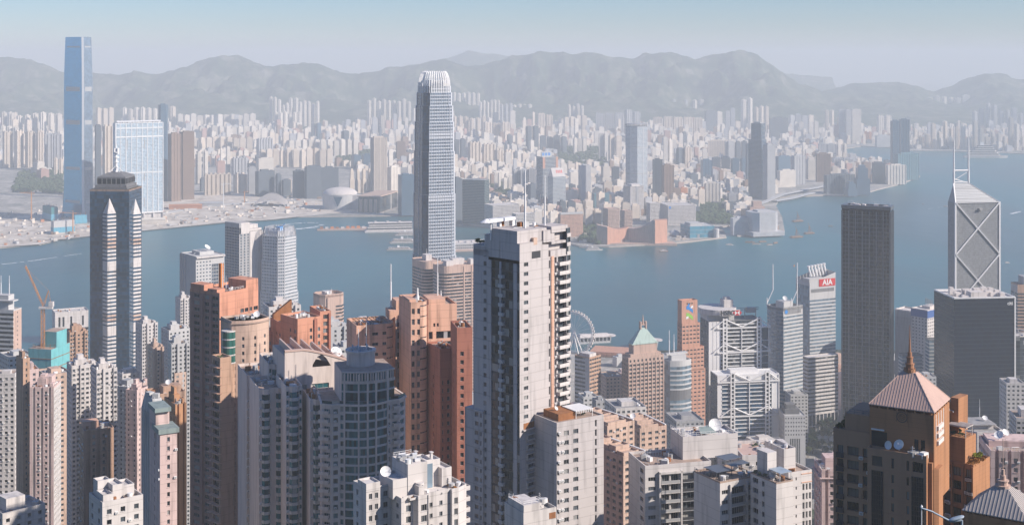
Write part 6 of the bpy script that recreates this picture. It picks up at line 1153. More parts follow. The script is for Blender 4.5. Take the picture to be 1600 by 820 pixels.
# ---------------------------------------------------------------- the near hillside: apartment towers
W_ = MATS
def fl(T, z0, z1, fh): n = int((z1-z0)/fh); return [z1-(i+1)*fh for i in range(n)]
def white_tower():
    T = Tower('white_apartment_tower', 'tall white apartment tower with black glass on its shaded side and white balconies', 'apartment tower', 737, 812, 888, 408, 430, 45, [W_['tower_white'], W_['grey_seamed'], W_['peach_wall'], W_['roof_deck'], W_['frame_dark']], W_['home_glass'], zb=205)
    w_, d_, h = T.w, T.d, T.h; p0, p1, p2, p3 = rect(w_, d_); fh = 3.05; U, V, Z = T.U, T.V, T.Z
    # lit front: plain wall with one column of windows, then a slit, a warm strip
    zb2 = Z(676); f1 = (p0[0]+U(858), p0[1])
    T.punch(p0, f1, zb2, h, fh, [(U(818.5), U(825.5))], 1.0, 2.3, .3, solo=True, mull=2); 
    T.punch(p0, f1, 0, zb2-.6, fh, [(U(823), U(835)), (U(844), U(851.5))], .8, 2.3, .3, solo=True, mull=2); T.quad(T.W, p0, f1, 0, U(858), zb2-.6, zb2)
    T.rib(T.W, p0, f1, U(816), U(842), zb2+.3, zb2+.7, .8); g = MB(); T.rib(g, p0, f1, U(818), U(841), zb2+.7, zb2+2.6, .05); T.part('terrace_opening', g, W_['rust'])
    bay = MB()
    for z in fl(T, 0, zb2-.6, fh): T.rib(bay, p0, f1, U(823)-.3, U(835)+.3, z+.55, z+.8, .75); T.rib(bay, p0, f1, U(823)-.3, U(835)+.3, z+2.3, z+2.5, .75); T.rib(bay, p0, f1, U(823)-.3, U(823)-.1, z+.8, z+2.3, .75)
    T.part('bay_window_frame', bay, W_['white_wall'])
    f2 = (p0[0]+U(866), p0[1]); T.punch(f1, f2, 0, h, fh*1.35, [(.15, .75)], .3, 2.9, .4); T.rib(T.W, f1, f2, U(866)-U(858)-1.25, U(866)-U(858)-.02, 0, h, .35, 2)
    f3 = p1; L = f3[0]-f2[0]; T.punch(f2, f3, 0, h, fh, [(.5, 1.5), (2.2, L-.1)], .15, 2.6, 1.2, solo=False)
    zs = fl(T, Z(655), h, fh)
    T.balcony(f2, f3, 1.7, L+.2, zs, 1.4, W_['white_wall'], 1.0)
    T.coolers(f2, f3, [.7, 1.4], fl(T, 0, h, fh), 3, .8)
    # shaded side: black glass with a stack of small balconies, then grey wall with slit windows
    g0 = (p3[0], p3[1]+0); T.curtain((p3[0], p3[1]-V(762)), p0, 0, h-1, fh, 1.6, .6, .0, .08, m=4); T.curtain(p0, p0, 0, 1, 1, 1) if 0 else None
    wl = (p3[0], p3[1]-V(762)); T.punch(p3, wl, 0, h+2, fh, [(V(757)-.9, V(757)+.5)], .8, 2.3, .3, m=1, solo=True, mull=1)
    Lg = d_-V(762); c = V(785)-V(762); T.rib(T.W, wl, p0, c-1.0, c-.4, 0, h-1, .5, 1); T.rib(T.W, wl, p0, .0, 1.6, 0, h-1, .35, 1); T.rib(T.W, wl, p0, V(803)-V(762), V(803)-V(762)+1.6, 0, h-1, .3, 1)
    T.balcony(wl, p0, c-1.1, c+.9, fl(T, 0, h-3, fh), 1.0, W_['pale_grey'], .9, 'side_balcony'); T.blank(p1, p2, 0, h); T.blank(p2, p3, 0, h)
    # roof storeys
    T.W.face([(*q, h) for q in (p0, p1, p2, p3)], 3)
    rb = lambda u0, u1, b0, b1, z0, z1, m=0: T.W.box(-w_/2+u0, -w_/2+u1, -d_/2+b0, -d_/2+b1, z0, z1, m)
    zt = Z(362); rb(.02, U(848), .02, 9, h, Z(381)+.0); rb(U(828), U(858), -.0, 7, h, Z(388)); rb(.05, U(859), 1.2, 13, Z(381), zt); rb(U(852), U(870), .6, 9, Z(385), zt-.8); rb(U(864), U(888)+.8, .3, 8, Z(371), Z(361)); rb(U(866), U(888)+.6, 2.2, 8, h, Z(371)); rb(U(862), U(888)+.9, .2, 8, Z(408), Z(399)); rb(U(864), U(888)+.7, .25, 8, Z(389), Z(385))
    mb = MB(); T.rib(mb, p0, p1, U(831), U(845), h+.2, Z(396), .03); T.part('penthouse_door', mb, W_['frame_dark']); mb = MB(); T.rib(mb, p0, p1, U(834), U(840), Z(386), Z(375), -1.1); T.part('roof_door', mb, W_['beige_wall'])
    rb(-0.0, U(870), 9.2, d_*.75, h, Z(373), 1)
    T.W.prism([(-w_/2, -d_/2+V(0) if 0 else d_/2-V(757)), (-w_/2+5, d_/2-V(757)), (-w_/2+5, d_/2), (-w_/2, d_/2)], h, h+3.4, 1)
    T.plants(-w_/2+.5, -w_/2+3, d_/2-3, d_/2-.5, h+3.4, 4, 6, .9)
    hp = MB(); sg = 0; x, y = -w_*.15, d_*.1; hp.box(x-9.5, x+2.0, y-1.4, y+1.0, zt+2.0, zt+3.0); hp.cyl((x-10.2, y-.2), 2.2, zt+2.1, zt+3.2, 12, 0, .3); hp.box(x+1.0, x+2.0, y-1, y+.6, zt-.5, zt+2.1); hp.tube((x-8, y, zt-4), (x-8, y, zt+2.1), .25, 6); T.part('cantilever_boom', hp, W_['white_metal'])
    T.antenna(U(838)-w_/2, -d_/2+5, zt, 19, .35); T.antenna(U(868)-w_/2, -d_/2+4.5, zt-.8, 17.5, .35); T.clutter(-w_*.3, w_*.2, -d_*.35, d_*.2, zt, 5, 8); T.rail([(-w_*.2, -d_*.44), (-w_*.02, -d_*.44)], h+.02, 1.1)
    # serrated end bays to the right of the balconies
    q0, q1 = p1, (p1[0]+2.6, p1[1]+2.0); e = [p1, (p1[0]+2.2, p1[1]+.4), (p1[0]+2.2, p1[1]+9), (p1[0], p1[1]+9)]
    T.W.prism(e, 0, .2); T.curtain(e[0], e[1], Z(660), Z(366), fh, 1.1, 1.25, 0, .25); T.curtain(e[1], e[2], Z(660), Z(366), fh, 2, 1.25, 0, .25); T.blank(e[2], e[3], Z(660), Z(366)); T.W.face([(*q, Z(366)) for q in e])
    # lower wing stepping out of the shaded side
    ww = Z(657); x0, x1, y0, y1 = -w_/2-.6, -w_/2+6, d_/2-V(757)+.6, d_/2+3.5; a, b = (x0, y1), (x0, y0); L = y1-y0
    T.punch(a, b, 0, ww, fh, [(L*.55, L*.55+1.8), (L-1.4, L-.5)], .8, 2.3, .3, m=1, solo=True, mull=2); T.blank(b, (x1, y0), 0, ww, 1); T.blank((x1, y1), a, 0, ww, 1); T.W.face([(x0, y0, ww), (x1, y0, ww), (x1, y1, ww), (x0, y1, ww)], 1)
    T.phrase = 'the tall white apartment tower'; T.done()
    S = Tower('white_apartment_wing', 'lower white block with triple windows and rusty roof hut, beside the tall white tower', 'apartment block', 856, 870, 945, 663, 424, 35, [W_['tower_white'], W_['roof_deck']], W_['home_glass'], zb=205, dep=14)
    w_, d_, h = S.w, S.d, S.h; p0, p1, p2, p3 = rect(w_, d_); U = S.U; f = (p0[0]+U(930), p0[1])
    S.punch(p0, f, 0, h-1.6, 3.05, [(U(870.5), U(874)), (U(881), U(889)), (U(896), U(904)), ], .7, 2.2, .35, solo=True, mull=2); S.quad(S.W, p0, f, 0, U(930), h-1.6, h); L = p1[0]-f[0]; S.punch(f, p1, 0, h, 3.05, [(.15, .9)], .2, 2.3, .5); S.blank(p1, p2, 0, h); S.blank(p2, p3, 0, h); S.blank(p3, p0, 0, h)
    S.coolers(p0, f, [.9, 2.2], fl(S, 0, h, 3.05), 9, .85); S.cap(rect(w_, d_), h, 0, .5, mr=1)
    mb = MB(); mb.box(-w_*.36, 0, -d_*.3, d_*.3, h, h+2.2); S.part('roof_hut', mb, W_['rust']); mb = MB(); mb.box(-w_*.02, w_*.36, -d_*.35, d_*.2, h+2.3, h+2.5); [mb.box(x, x+.15, y, y+.15, h, h+2.3) for x in (-w_*.01, w_*.34) for y in (-d_*.34, d_*.17)]; [mb.box(-w_*.02+k*.7, -w_*.02+k*.7+.2, -d_*.36, -d_*.35, h+1.6, h+2.6) for k in range(int(w_*.38/.7))]; S.part('pergola', mb, W_['white_metal']); S.plants(w_*.1, w_*.45, -d_*.4, d_*.2, h, 5, 5, .5); S.dish(-w_*.25, 0, h+2.2, .7, -70, 40); S.done()
white_tower()
def red_tower():
    T = Tower('red_brown_tower', 'red brown apartment tower, dark shaded left face and salmon lit right side with aerials', 'apartment tower', 297, 343, 404, 462, 590, 42, [W_['salmon_wall'], W_['salmon_shaded_wall'], W_['roof_deck']], W_['home_glass'], zb=120)
    w_, d_, h = T.w, T.d, T.h; p0, p1, p2, p3 = rect(w_, d_); U, V, Z = T.U, T.V, T.Z; fh = 3.05
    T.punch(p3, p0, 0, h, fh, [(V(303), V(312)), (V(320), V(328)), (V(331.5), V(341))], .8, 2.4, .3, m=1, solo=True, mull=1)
    T.punch(p0, (p0[0]+U(373), p0[1]), 0, h-1, fh, [(U(353), U(361))], .9, 2.4, .35, skip=4, solo=True); a = (p0[0]+U(373), p0[1]); T.quad(T.W, p0, a, 0, U(373), h-1, h); L = p1[0]-a[0]
    T.punch(a, p1, 0, h-1, fh, [(L*.08, L*.26), (L*.3, L*.48), (L*.55, L*.68), (L*.76, L*.98)], .7, 2.5, .35, skip=2, solo=True); T.quad(T.W, a, p1, 0, L, h-1, h); T.blank(p1, p2, 0, h); T.blank(p2, p3, 0, h); T.cap(rect(w_, d_), h, 0, 1.2, mr=2)
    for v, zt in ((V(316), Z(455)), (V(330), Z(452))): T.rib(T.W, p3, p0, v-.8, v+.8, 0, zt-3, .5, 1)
    T.W.box(-w_/2+.2, -w_/2+6, d_/2-9, d_/2-.2, h, Z(449)); T.W.box(-w_/2+.3, -w_/2+5, -d_/2+2, -d_/2+8, h, h+2.4); T.W.box(w_*.18, w_*.5, -d_/2+.1, d_*.1, h, Z(449)+1)
    ch = MB(); ch.prism([(-2, 0), (-.4, 0), (-.4, 1.5), (-2, 1.5)], h, h+12); T.part('chimney', ch, W_['orange_paint']); T.antenna(-4.5, -d_*.2, h, 13, .2); T.antenna(1, 0, h, 6, .15); T.rail([(-w_*.2, -d_*.45), (w_*.15, -d_*.45)], h+1.1); T.clutter(-w_*.2, w_*.4, -d_*.4, d_*.3, h, 8, 9); T.phrase = 'the red brown tower'; T.done()
wall('salmon_shaded_wall', (.33, .19, .155), .85, .1)  # darker copy of the salmon wall, the left face's shade put into colour
red_tower()
def tan_group():
    T = Tower('tan_balcony_tower', 'tan apartment block with pointed slab balconies, in front of red brown tower', 'apartment tower', 331, 344, 361, 563, 545, 25, [W_['tan_wall'], W_['roof_deck']], W_['home_glass'], zb=120)
    w_, d_, h = T.w, T.d, T.h; p0, p1, p2, p3 = rect(w_, d_); fh = 3.5
    T.punch(p3, p0, 0, h, fh, [(d_*.15, d_*.85)], .2, 2.8, .8); T.blank(p0, p1, 0, h); T.punch(p1, p2, 0, h, fh, (2, 1.6), .8, 2.4, .3); T.blank(p2, p3, 0, h); T.cap(rect(w_, d_), h, 0, 1, mr=1)
    mb = MB(); mb.prism([(-w_/2-1.2, -d_/2+.3), (-w_/2+.4, -d_/2-.6), (-w_/2+.1, d_/2), (-w_/2-2.6, d_/2-.5)], 0, .3); z0s = fl(T, 0, h+.4, fh); me = None
    for z in z0s:
        if T.loc.z+z < wz(835, T.loc.y): continue
        if me is None: o = mb.build('balcony', W_['peach_wall'], T.root, (0, 0, z)); me = o.data
        else: link('balcony', me, T.root, (0, 0, z))
    T.plants(-w_*.4, w_*.3, -d_*.4, d_*.3, h, 3, 6, .6); T.done()
    S = Tower('beige_round_tower', 'beige apartment tower with green glass drum and rounded top, lit above and shadowed below', 'apartment tower', 345, 362, 420, 505, 560, 22, [W_['beige_wall'], W_['roof_deck'], W_['tan_wall']], W_['home_glass'], zb=120)
    w_, d_, h = S.w, S.d, S.h; Z, U = S.Z, S.U; r = w_*.5; n = 10; cv = [(-w_/2+w_*i/n, -d_/2-3.0*math.sin(math.pi*i/n)) for i in range(n+1)]; pl = cv+[(w_/2, d_/2), (-w_/2, d_/2)]
    for j in range(len(pl)):
        a, b = pl[j], pl[(j+1) % len(pl)]; L = (Vector(b)-Vector(a)).length
        if j in (0, 2, 5, 8): S.punch(a, b, 0, h-2, 3.05, [(L*.25, L*.8)], .8, 2.3, .3, skip=1 if j else 2, solo=True, mull=0); S.quad(S.W, a, b, 0, L, h-2, h)
        else: S.blank(a, b, 0, h)
    S.cap(pl, h, 0, .9, mr=1); S.W.prism(inset(pl, -.5), h-.5, h, 1); S.dish(w_*.3, -1, h, 1.4); S.dish(w_*.38, 2, h, 1.2); S.clutter(-w_*.2, w_*.3, -d_*.2, d_*.3, h, 4, 5)
    dr = MB(); g = MB(); c = (-w_/2-.6, -d_/2+1.5); rr_ = 2.9; z0, z1 = Z(566), Z(517)
    for k in range(5): z = z0+(z1-z0)*k/4; dr.cyl(c, rr_+.15, z-.25, z+.25, 20)
    for k in range(20): a = 2*math.pi*k/20; a2 = 2*math.pi*(k+1)/20; g.face([(c[0]+rr_*math.cos(a), c[1]+rr_*math.sin(a), z0), (c[0]+rr_*math.cos(a2), c[1]+rr_*math.sin(a2), z0), (c[0]+rr_*math.cos(a2), c[1]+rr_*math.sin(a2), z1), (c[0]+rr_*math.cos(a), c[1]+rr_*math.sin(a), z1)])
    S.part('drum_glazing', g, W_['green_glass']); S.part('drum_floors', dr, W_['white_wall']); S.W.cyl(c, rr_-.2, 0, z0-.3, 16, 2); S.done()
    for x0, xs, x1, yt, d, lab, rv in ((408, 426, 440, 521, 610, 'orange apartment block in half shade, right of the beige round tower', 38), (434, 440, 470, 508, 600, 'salmon block with round pink window bays, under the pointed copper fin', 20), (455, 465, 502, 502, 585, 'broad salmon block with a plain rounded wall and cluttered roof', 30), (494, 500, 517, 490, 600, 'narrow salmon block with one column of windows, rightmost of the salmon cluster', 18)):
        T = Tower('salmon_block', lab, 'apartment block', x0, xs, x1, yt, d, rv, [W_['salmon_wall'], W_['roof_deck'], W_['red_wall']], W_['curtain_glass'], zb=130, dep=15, group='salmon apartment cluster')
        w_, d_, h = T.w, T.d, T.h; p = rect(w_, d_); wide = x0 == 455
        if wide: T.blank(p[0], (p[0][0]+w_*.45, p[0][1]), 0, h); T.punch((p[0][0]+w_*.45, p[0][1]), p[1], 0, h, 3.1, [(w_*.06, w_*.16), (w_*.4, w_*.5)], .7, 2.4, .3, skip=1, solo=True)
        else: T.punch(p[0], p[1], 0, h, 3.1, [(w_*.3, w_*.72)], .6, 2.5, .35, skip=1 if x0 < 450 else 0, solo=True, mull=2)
        T.punch(p[3], p[0], 0, h, 3.1, [(d_*.55, d_*.62), (d_*.8, d_*.92)], .7, 2.3, .3, skip=1); T.blank(p[1], p[2], 0, h); T.blank(p[2], p[3], 0, h); T.cap(p, h, 0, 1.0, mr=1)
        T.rib(T.W, p[0], p[1], w_*.78 if not wide else w_*.68, w_*.94 if not wide else w_*.8, 0, h, .7, 2)
        T.clutter(-w_*.35, w_*.3, -d_*.3, d_*.3, h, x0, 7); 
        if x0 == 434: mb = MB(); mb.prism([(-w_*.5, 3), (w_*.45, 3), (w_*.45, 5), (-w_*.5, 5)], h, h+.4); mb.mesh([(-w_*.5, 3, h+.4), (w_*.45, 3, h+.4), (w_*.45, 3, h+9), (-w_*.5, 3, h+3), (-w_*.5, 5, h+.4), (w_*.45, 5, h+.4), (w_*.45, 5, h+9), (-w_*.5, 5, h+3)], [[0, 1, 2, 3], [5, 4, 7, 6], [1, 5, 6, 2], [4, 0, 3, 7], [3, 2, 6, 7]]); T.part('copper_fin', mb, W_['rust'])
        if x0 == 408: T.plants(-w_*.3, w_*.4, -d_*.4, -d_*.1, h, 7, 7, .5)
        T.done()
tan_group()
def curved_dark():
    T = Tower('curved_glass_tower', 'shadowed apartment tower with curved teal glass front, banded balconies and round rooftop drum', 'apartment tower', 504, 506, 642, 634, 460, 10, [W_['grey_beige'], W_['roof_deck'], W_['pale_grey']], W_['teal_glass'], zb=190, dep=20)
    w_ = T.w; d_, h = T.d, T.h; Z, U = T.Z, T.U; y0 = -d_/2; X = lambda px: -w_/2+U(px); fh = 2.98
    prof = [(X(505), y0+3), (X(519), y0+.6), (X(531), y0+.6)]+[(X(531)+(X(612)-X(531))*i/12, y0+.6-3.4*math.sin(math.pi*i/12)) for i in range(1, 13)]+[(X(625), y0+1.2), (X(640), y0+5)]
    back = [(X(632), d_/2), (X(512), d_/2)]; pl = prof+back; nP = len(prof)
    for j in range(len(pl)):
        a, b = pl[j], pl[(j+1) % len(pl)]; L = (Vector(b)-Vector(a)).length
        if 3 <= j < 13: T.curtain(a, b, 0, h, fh, .95, .75, 0, .14, m=2)
        elif j in (0, 1, 13, 14, 15): T.punch(a, b, 0, h-.8, fh, [(L*.2, L*.8)], .5, 2.2, .45, solo=True, mull=2); T.quad(T.W, a, b, 0, L, h-.8, h)
        elif j == 2: T.punch(a, b, 0, h, fh, [(L*.1, L*.9)], .5, 2.3, .3, solo=True, mull=1)
        else: T.blank(a, b, 0, h)
    for j in (3, 6, 8, 10, 13): T.rib(T.W, pl[j], pl[j+1], -.25, .35, 0, Z(586), .35)
    zs = fl(T, 0, h, fh); a, b = pl[0], pl[1]; L = (Vector(b)-Vector(a)).length; T.balcony(a, b, -.6, L*.75, zs, 1.3, W_['grey_beige'], 1.0); a, b = pl[14], pl[15]; L = (Vector(b)-Vector(a)).length; T.balcony(a, b, L*.2, L+.4, zs, 1.3, W_['grey_beige'], 1.0); T.coolers(pl[1], pl[2], [1.2], zs, 4, .7); T.coolers(pl[13], pl[14], [.6], zs, 6, .7)
    T.W.face([(*q, h) for q in pl], 1); T.W.ring(inset(pl, -.4), inset(pl, .3), h-.5, h+.2, 0)
    gb = MB(); T2 = inset(pl, .1)
    for j in range(nP-1): T.quad(gb, T2[j], T2[j+1], 0, (Vector(T2[j+1])-Vector(T2[j])).length, h+.2, h+1.2)
    T.part('glass_balustrade', gb, W_['teal_glass'])
    up = [(X(536)+(X(620)-X(536))*i/10, y0+3-3.2*math.sin(math.pi*i/10)) for i in range(11)]+[(X(618), d_/2-1), (X(538), d_/2-1)]; z1 = Z(602); z2 = Z(586)
    for j in range(len(up)):
        a, b = up[j], up[(j+1) % len(up)]; L = (Vector(b)-Vector(a)).length
        if j < 10: T.curtain(a, b, h, z1, fh*1.2, .95, .6, 0, .2, m=2); T.quad(T.G, a, b, 0, L, z1, z2); T.rib(T.W, a, b, 0, L, z1-.5, z1+.5, .35); T.rib(T.W, a, b, 0, .45, z1+.5, z2, .4); T.rib(T.W, a, b, L*.5-.1, L*.5+.35, z1+.5, z2, .4); T.rib(T.W, a, b, 0, L, z2-.3, z2+.2, .4)
        else: T.blank(a, b, h, z2)
    T.W.face([(*q, z2) for q in up], 1)
    dr = MB(); c = ((X(553)+X(598))/2, 3); r = 5.0; dr.cyl(c, r, z2, Z(566), 32); cc = [(c[0]+(r+.45)*math.cos(2*math.pi*i/32), c[1]+(r+.45)*math.sin(2*math.pi*i/32)) for i in range(32)]; ci = [(c[0]+(r-.9)*math.cos(2*math.pi*i/32), c[1]+(r-.9)*math.sin(2*math.pi*i/32)) for i in range(32)]; dr.ring(cc, ci, Z(566), Z(562)); T.part('roof_drum', dr, W_['grey_beige'])
    mb = MB(); rr = random.Random(2)
    for k in range(12): x, y = c[0]+rr.uniform(-3, 3), c[1]+rr.uniform(-3, 3); mb.tube((x, y, Z(566)), (x, y, Z(566)+rr.uniform(1, 2.6)), .25, 6)
    T.part('drum_pipes', mb, W_['lamp_grey']); T.antenna(c[0]-.8, c[1], Z(566), 8, .15); T.antenna(c[0]+2, c[1], Z(566), 10, .15); T.phrase = 'the curved glass tower'; T.done()
    # left wings with the swept roof
    S = Tower('swept_roof_tower', 'shadowed grey beige tower with sweeping curved parapet roof and arched opening, left of rooftop drum', 'apartment tower', 443, 445, 560, 548, 486, 12, [W_['grey_beige'], W_['roof_pink'], W_['pale_grey']], W_['teal_glass'], zb=180, dep=22)
    w_, d_, h = S.w, S.d, S.h; Z, U = S.Z, S.U; y0 = -d_/2; X = lambda px: -w_/2+U(px); n = 16; top = lambda t: h-(0 if t < .25 else (t-.25)**1.25*9.5)
    hole = lambda t: .36 < t < .62
    for i in range(n):
        t0, t1 = i/n, (i+1)/n; x0, x1 = -w_/2+w_*t0, -w_/2+w_*t1
        zc = Z(600)
        if hole((t0+t1)/2):
            s0 = math.sin(math.pi*min(1, max(0, (t0-.36)/.26)))*4.5; s1 = math.sin(math.pi*min(1, max(0, (t1-.36)/.26)))*4.5; S.W.face([(x0, y0, Z(577)+s0), (x1, y0, Z(577)+s1), (x1, y0, top(t1)), (x0, y0, top(t0))]); S.W.face([(x0, y0, zc), (x1, y0, zc), (x1, y0, Z(577)), (x0, y0, Z(577))])
        else: S.W.face([(x0, y0, zc), (x1, y0, zc), (x1, y0, top(t1)), (x0, y0, top(t0))])
        S.W.face([(x0, y0-.25, top(t0)-.5), (x1, y0-.25, top(t1)-.5), (x1, y0-.25, top(t1)+.15), (x0, y0-.25, top(t0)+.15)], 1); S.W.face([(x0, y0-.25, top(t0)+.15), (x1, y0-.25, top(t1)+.15), (x1, y0+1.2, top(t1)+.15), (x0, y0+1.2, top(t0)+.15)], 1)
        S.W.face([(x0, y0+1.2, top(t0)-3), (x0, y0+1.2, top(t0)+.15), (x1, y0+1.2, top(t1)+.15), (x1, y0+1.2, top(t1)-3)][::1], 0)
        S.W.face([(x0, y0+1.2, top(t0)-2.2), (x1, y0+1.2, top(t1)-2.2), (x1, d_/2, top(t1)-2.2), (x0, d_/2, top(t0)-2.2)], 1)
    for k in range(6): t = .1+.15*k; x = -w_/2+w_*t; S.W.box(x-.3, x+.3, y0+1.2, d_/2, top(t)-2.2, top(t)+.1, 1)
    S.W.box(-w_/2, w_/2, d_/2-.4, d_/2, 0, h-9, 0); a, b = (-w_/2, y0), (w_/2, y0); fh = 3.1; zc = Z(600)
    S.punch(a, b, 0, zc, fh, [(w_*.06, w_*.14), (w_*.2, w_*.3), (w_*.36, w_*.6), (w_*.7, w_*.95)], .5, 2.3, .35, solo=True, mull=2); S.blank((-w_/2, d_/2), a, 0, h-2); S.blank(b, (w_/2, d_/2), 0, h-9); S.dish(w_*.28, -d_*.1, top(.78)-2, 2.2, -70, 45); S.clutter(-w_*.1, w_*.3, y0+3, d_*.3, top(.6)-2.2, 3, 7); S.done()
    for x0, x1, yt, d, lab in ((419, 445, 573, 500, 'shadowed grey beige block with ribbon windows, left of the swept roof'), (385, 421, 590, 512, 'shadowed grey beige block with rounded teal bays and a white roof terrace'), (446, 472, 608, 474, 'shadowed teal glass wing of stacked wavy balconies'), (484, 507, 628, 470, 'narrow shadowed column of zigzag balconies beside the curved glass tower'), (404, 448, 612, 482, 'shadowed apartment block with paired teal bays at the bottom of the grey cluster')):
        Q = Tower('bay_window_block', lab, 'apartment block', x0, x0+.5, x1, yt, d, 10, [W_['grey_beige'], W_['roof_deck'], W_['pale_grey']], W_['teal_glass'], zb=180, dep=20, group='shadowed grey beige apartment cluster')
        w_, d_, h = Q.w, Q.d, Q.h; nb = max(1, round(w_/5.5)); y0 = -d_/2; pr = []
        for k in range(nb):
            xa = -w_/2+w_*k/nb; bw = w_/nb; pr += [(xa+.01, y0), (xa+bw*.22, y0), (xa+bw*.36, y0-1.1), (xa+bw*.64, y0-1.1), (xa+bw*.78, y0)]
        pl = pr+[(w_/2, y0), (w_/2, d_/2), (-w_/2, d_/2)]
        for j in range(len(pl)):
            a, b = pl[j], pl[(j+1) % len(pl)]; L = (Vector(b)-Vector(a)).length
            if j < len(pr) and j % 5 in (1, 2, 3): Q.curtain(a, b, 0, h-1, 3.1, 1.1, 1.1, 0, .3, m=2); Q.quad(Q.W, a, b, 0, L, h-1, h)
            elif j < len(pr) and L > 1.2: Q.punch(a, b, 0, h, 3.1, [(L*.2, L*.85)], .8, 2.3, .3, solo=True, mull=0)
            else: Q.blank(a, b, 0, h)
        Q.cap(pl, h, 0, 1.0, .25, mr=1); Q.clutter(-w_*.3, w_*.3, y0+2, d_*.3, h, x0, 6); Q.coolers(pl[0], pl[1], [.6], fl(Q, 0, h, 3.1), x0, .8); Q.done()
wall('grey_beige', (.60, .515, .465), .85, .1)
curved_dark()
def peach_tower():
    for spec, lab, dep in (((553, 557, 617, 514, 520, 14), 'peach apartment block with rounded right end and rusty roof frames, leftmost of the peach blocks', 16), ((617, 618, 655, 500, 535, 12), 'recessed grey glazed bay of the peach tower between its two rounded ends', 12), ((640, 642, 670, 478, 512, 15), 'tall peach round ended block with a column of round windows, middle of the peach tower', 18), ((668, 669, 714, 480, 530, 12), 'peach block with deep grey window bays, right block of the peach tower', 16)):
        x0, xs, x1, yt, d, rv = spec
        T = Tower('peach_apartment_block', lab, 'apartment block', *spec, [W_['peach_wall'], W_['grey_wall'], W_['roof_deck']], W_['home_glass'], zb=150, dep=dep, group='peach apartment blocks')
        w_, d_, h = T.w, T.d, T.h; y0 = -d_/2; fh = 4.0
        if x0 in (553, 640):
            r = 3.2 if x0 == 553 else 3.4; cv = [(w_/2-r+r*math.sin(R(9*i)), y0+r-r*math.cos(R(9*i))) for i in range(1, 11)]; a, b = (-w_/2, y0), (w_/2-r, y0); pl = [a, b]+cv+[(w_/2, d_/2), (-w_/2, d_/2)]; L = b[0]-a[0]
            if x0 == 553: T.punch(a, b, 0, h, fh, [(L*.28, L*.36), (L*.52, L*.72), (L*.86, L*.99)], 1.0, 2.2, .4, solo=True, mull=1)
            else: T.punch(a, b, 0, h, fh, [(L*.1, L*.42), (L*.68, L*.98)], .8, 2.9, .45, solo=True, mull=1)
            for j in range(1, len(pl)):
                if j <= 10: T.curtain(pl[j], pl[j+1], 0, h, fh, 9, 0, 0); T.W.prism([pl[j], pl[j+1], (w_/2-r, y0+r)], 0, .1); z = 0
                else: T.blank(pl[j], pl[(j+1) % len(pl)], 0, h)
                if j <= 10:
                    L2 = (Vector(pl[j+1])-Vector(pl[j])).length; nf = round(h/fh); q = h/nf
                    for k in range(nf): T.rib(T.W, pl[j], pl[j+1], -.02, L2+.02, k*q, k*q+q-.45, .12)
            T.cap(pl, h, 0, 1.3, .3, mr=2)
        elif x0 == 617:
            a, b = (-w_/2, y0), (w_/2, y0); T.punch(a, b, 0, h, fh, [(w_*.08, w_*.24), (w_*.34, w_*.5), (w_*.6, w_*.86)], .5, 3.1, .4, solo=True, m=1, mull=1); pl = rect(w_, d_); [T.blank(pl[j], pl[(j+1) % 4], 0, h) for j in (1, 2, 3)]; T.cap(pl, h, 0, 1, mr=2)
            for k in range(int(h/12)): T.rib(T.W, a, b, 0, w_, h-12*k-3.4, h-12*k-2.6, .5)
        else:
            a, b = (-w_/2, y0), (w_/2, y0); T.punch(a, b, 0, h-9, fh, [(w_*.02, w_*.16), (w_*.28, w_*.9)], .4, 3.3, .9, solo=False); T.punch(a, b, h-9, h, 9, [(w_*.18, w_*.25), (w_*.3, w_*.37)], 1.2, 2.6, .4); pl = rect(w_, d_); [T.blank(pl[j], pl[(j+1) % 4], 0, h) for j in (1, 2, 3)]; T.cap(pl, h, 0, 1, mr=2)
            T.W.box(-w_/2+.3, w_*.1, y0+.2, 4, h, h+3); T.rib(T.W, a, b, w_*.55, w_*.68, 0, h-9, -.4, 1, .9); T.antenna(-w_*.02, 0, h+3, 15, .25); T.antenna(w_*.1, 0, h+2, 3)
        if x0 == 553: T.clutter(-w_*.4, w_*.3, y0+2, d_*.3, h, 12, 12, W_['rust']); mb = MB(); [mb.box(-w_*.42+k*1.6, -w_*.42+k*1.6+.15, y0+2, d_*.3, h+1.8, h+2) for k in range(7)]; [mb.box(-w_*.42, w_*.25, y, y+.15, h+1.6, h+1.8) for y in (y0+2.5, d_*.25)]; [mb.box(x, x+.15, y, y+.15, h, h+1.6) for x in (-w_*.4, w_*.2) for y in (y0+2.6, d_*.25)]; T.part('rusty_frame', mb, W_['rust']); T.rib(T.W, (-w_/2, y0), (w_/2, y0), w_*.3, w_*.345, h-12, h, .8)
        if x0 == 617: T.W.box(-w_/2-2, w_*.1, y0+2, 4, h, h+3.4); T.W.box(-w_/2+1, w_*.35, y0+3.5, 6, h+3.4, h+7); T.antenna(-w_/2, 3, h+3, 18, .3); T.antenna(w_*.3, 3, h+5, 3)
        if x0 == 640: T.W.box(-w_*.5+.3, -w_*.1, y0+3, 5, h, h+1.8); mb = MB(); mb.cyl((1, -2), .8, h, h+3, 8, 0, .4); mb.cyl((1, -2), .4, h+3, h+5.5, 8, 0, .3); T.part('white_flue', mb, W_['white_metal']); T.clutter(0, w_*.4, y0+1, 3, h, 9, 8)
        T.done()
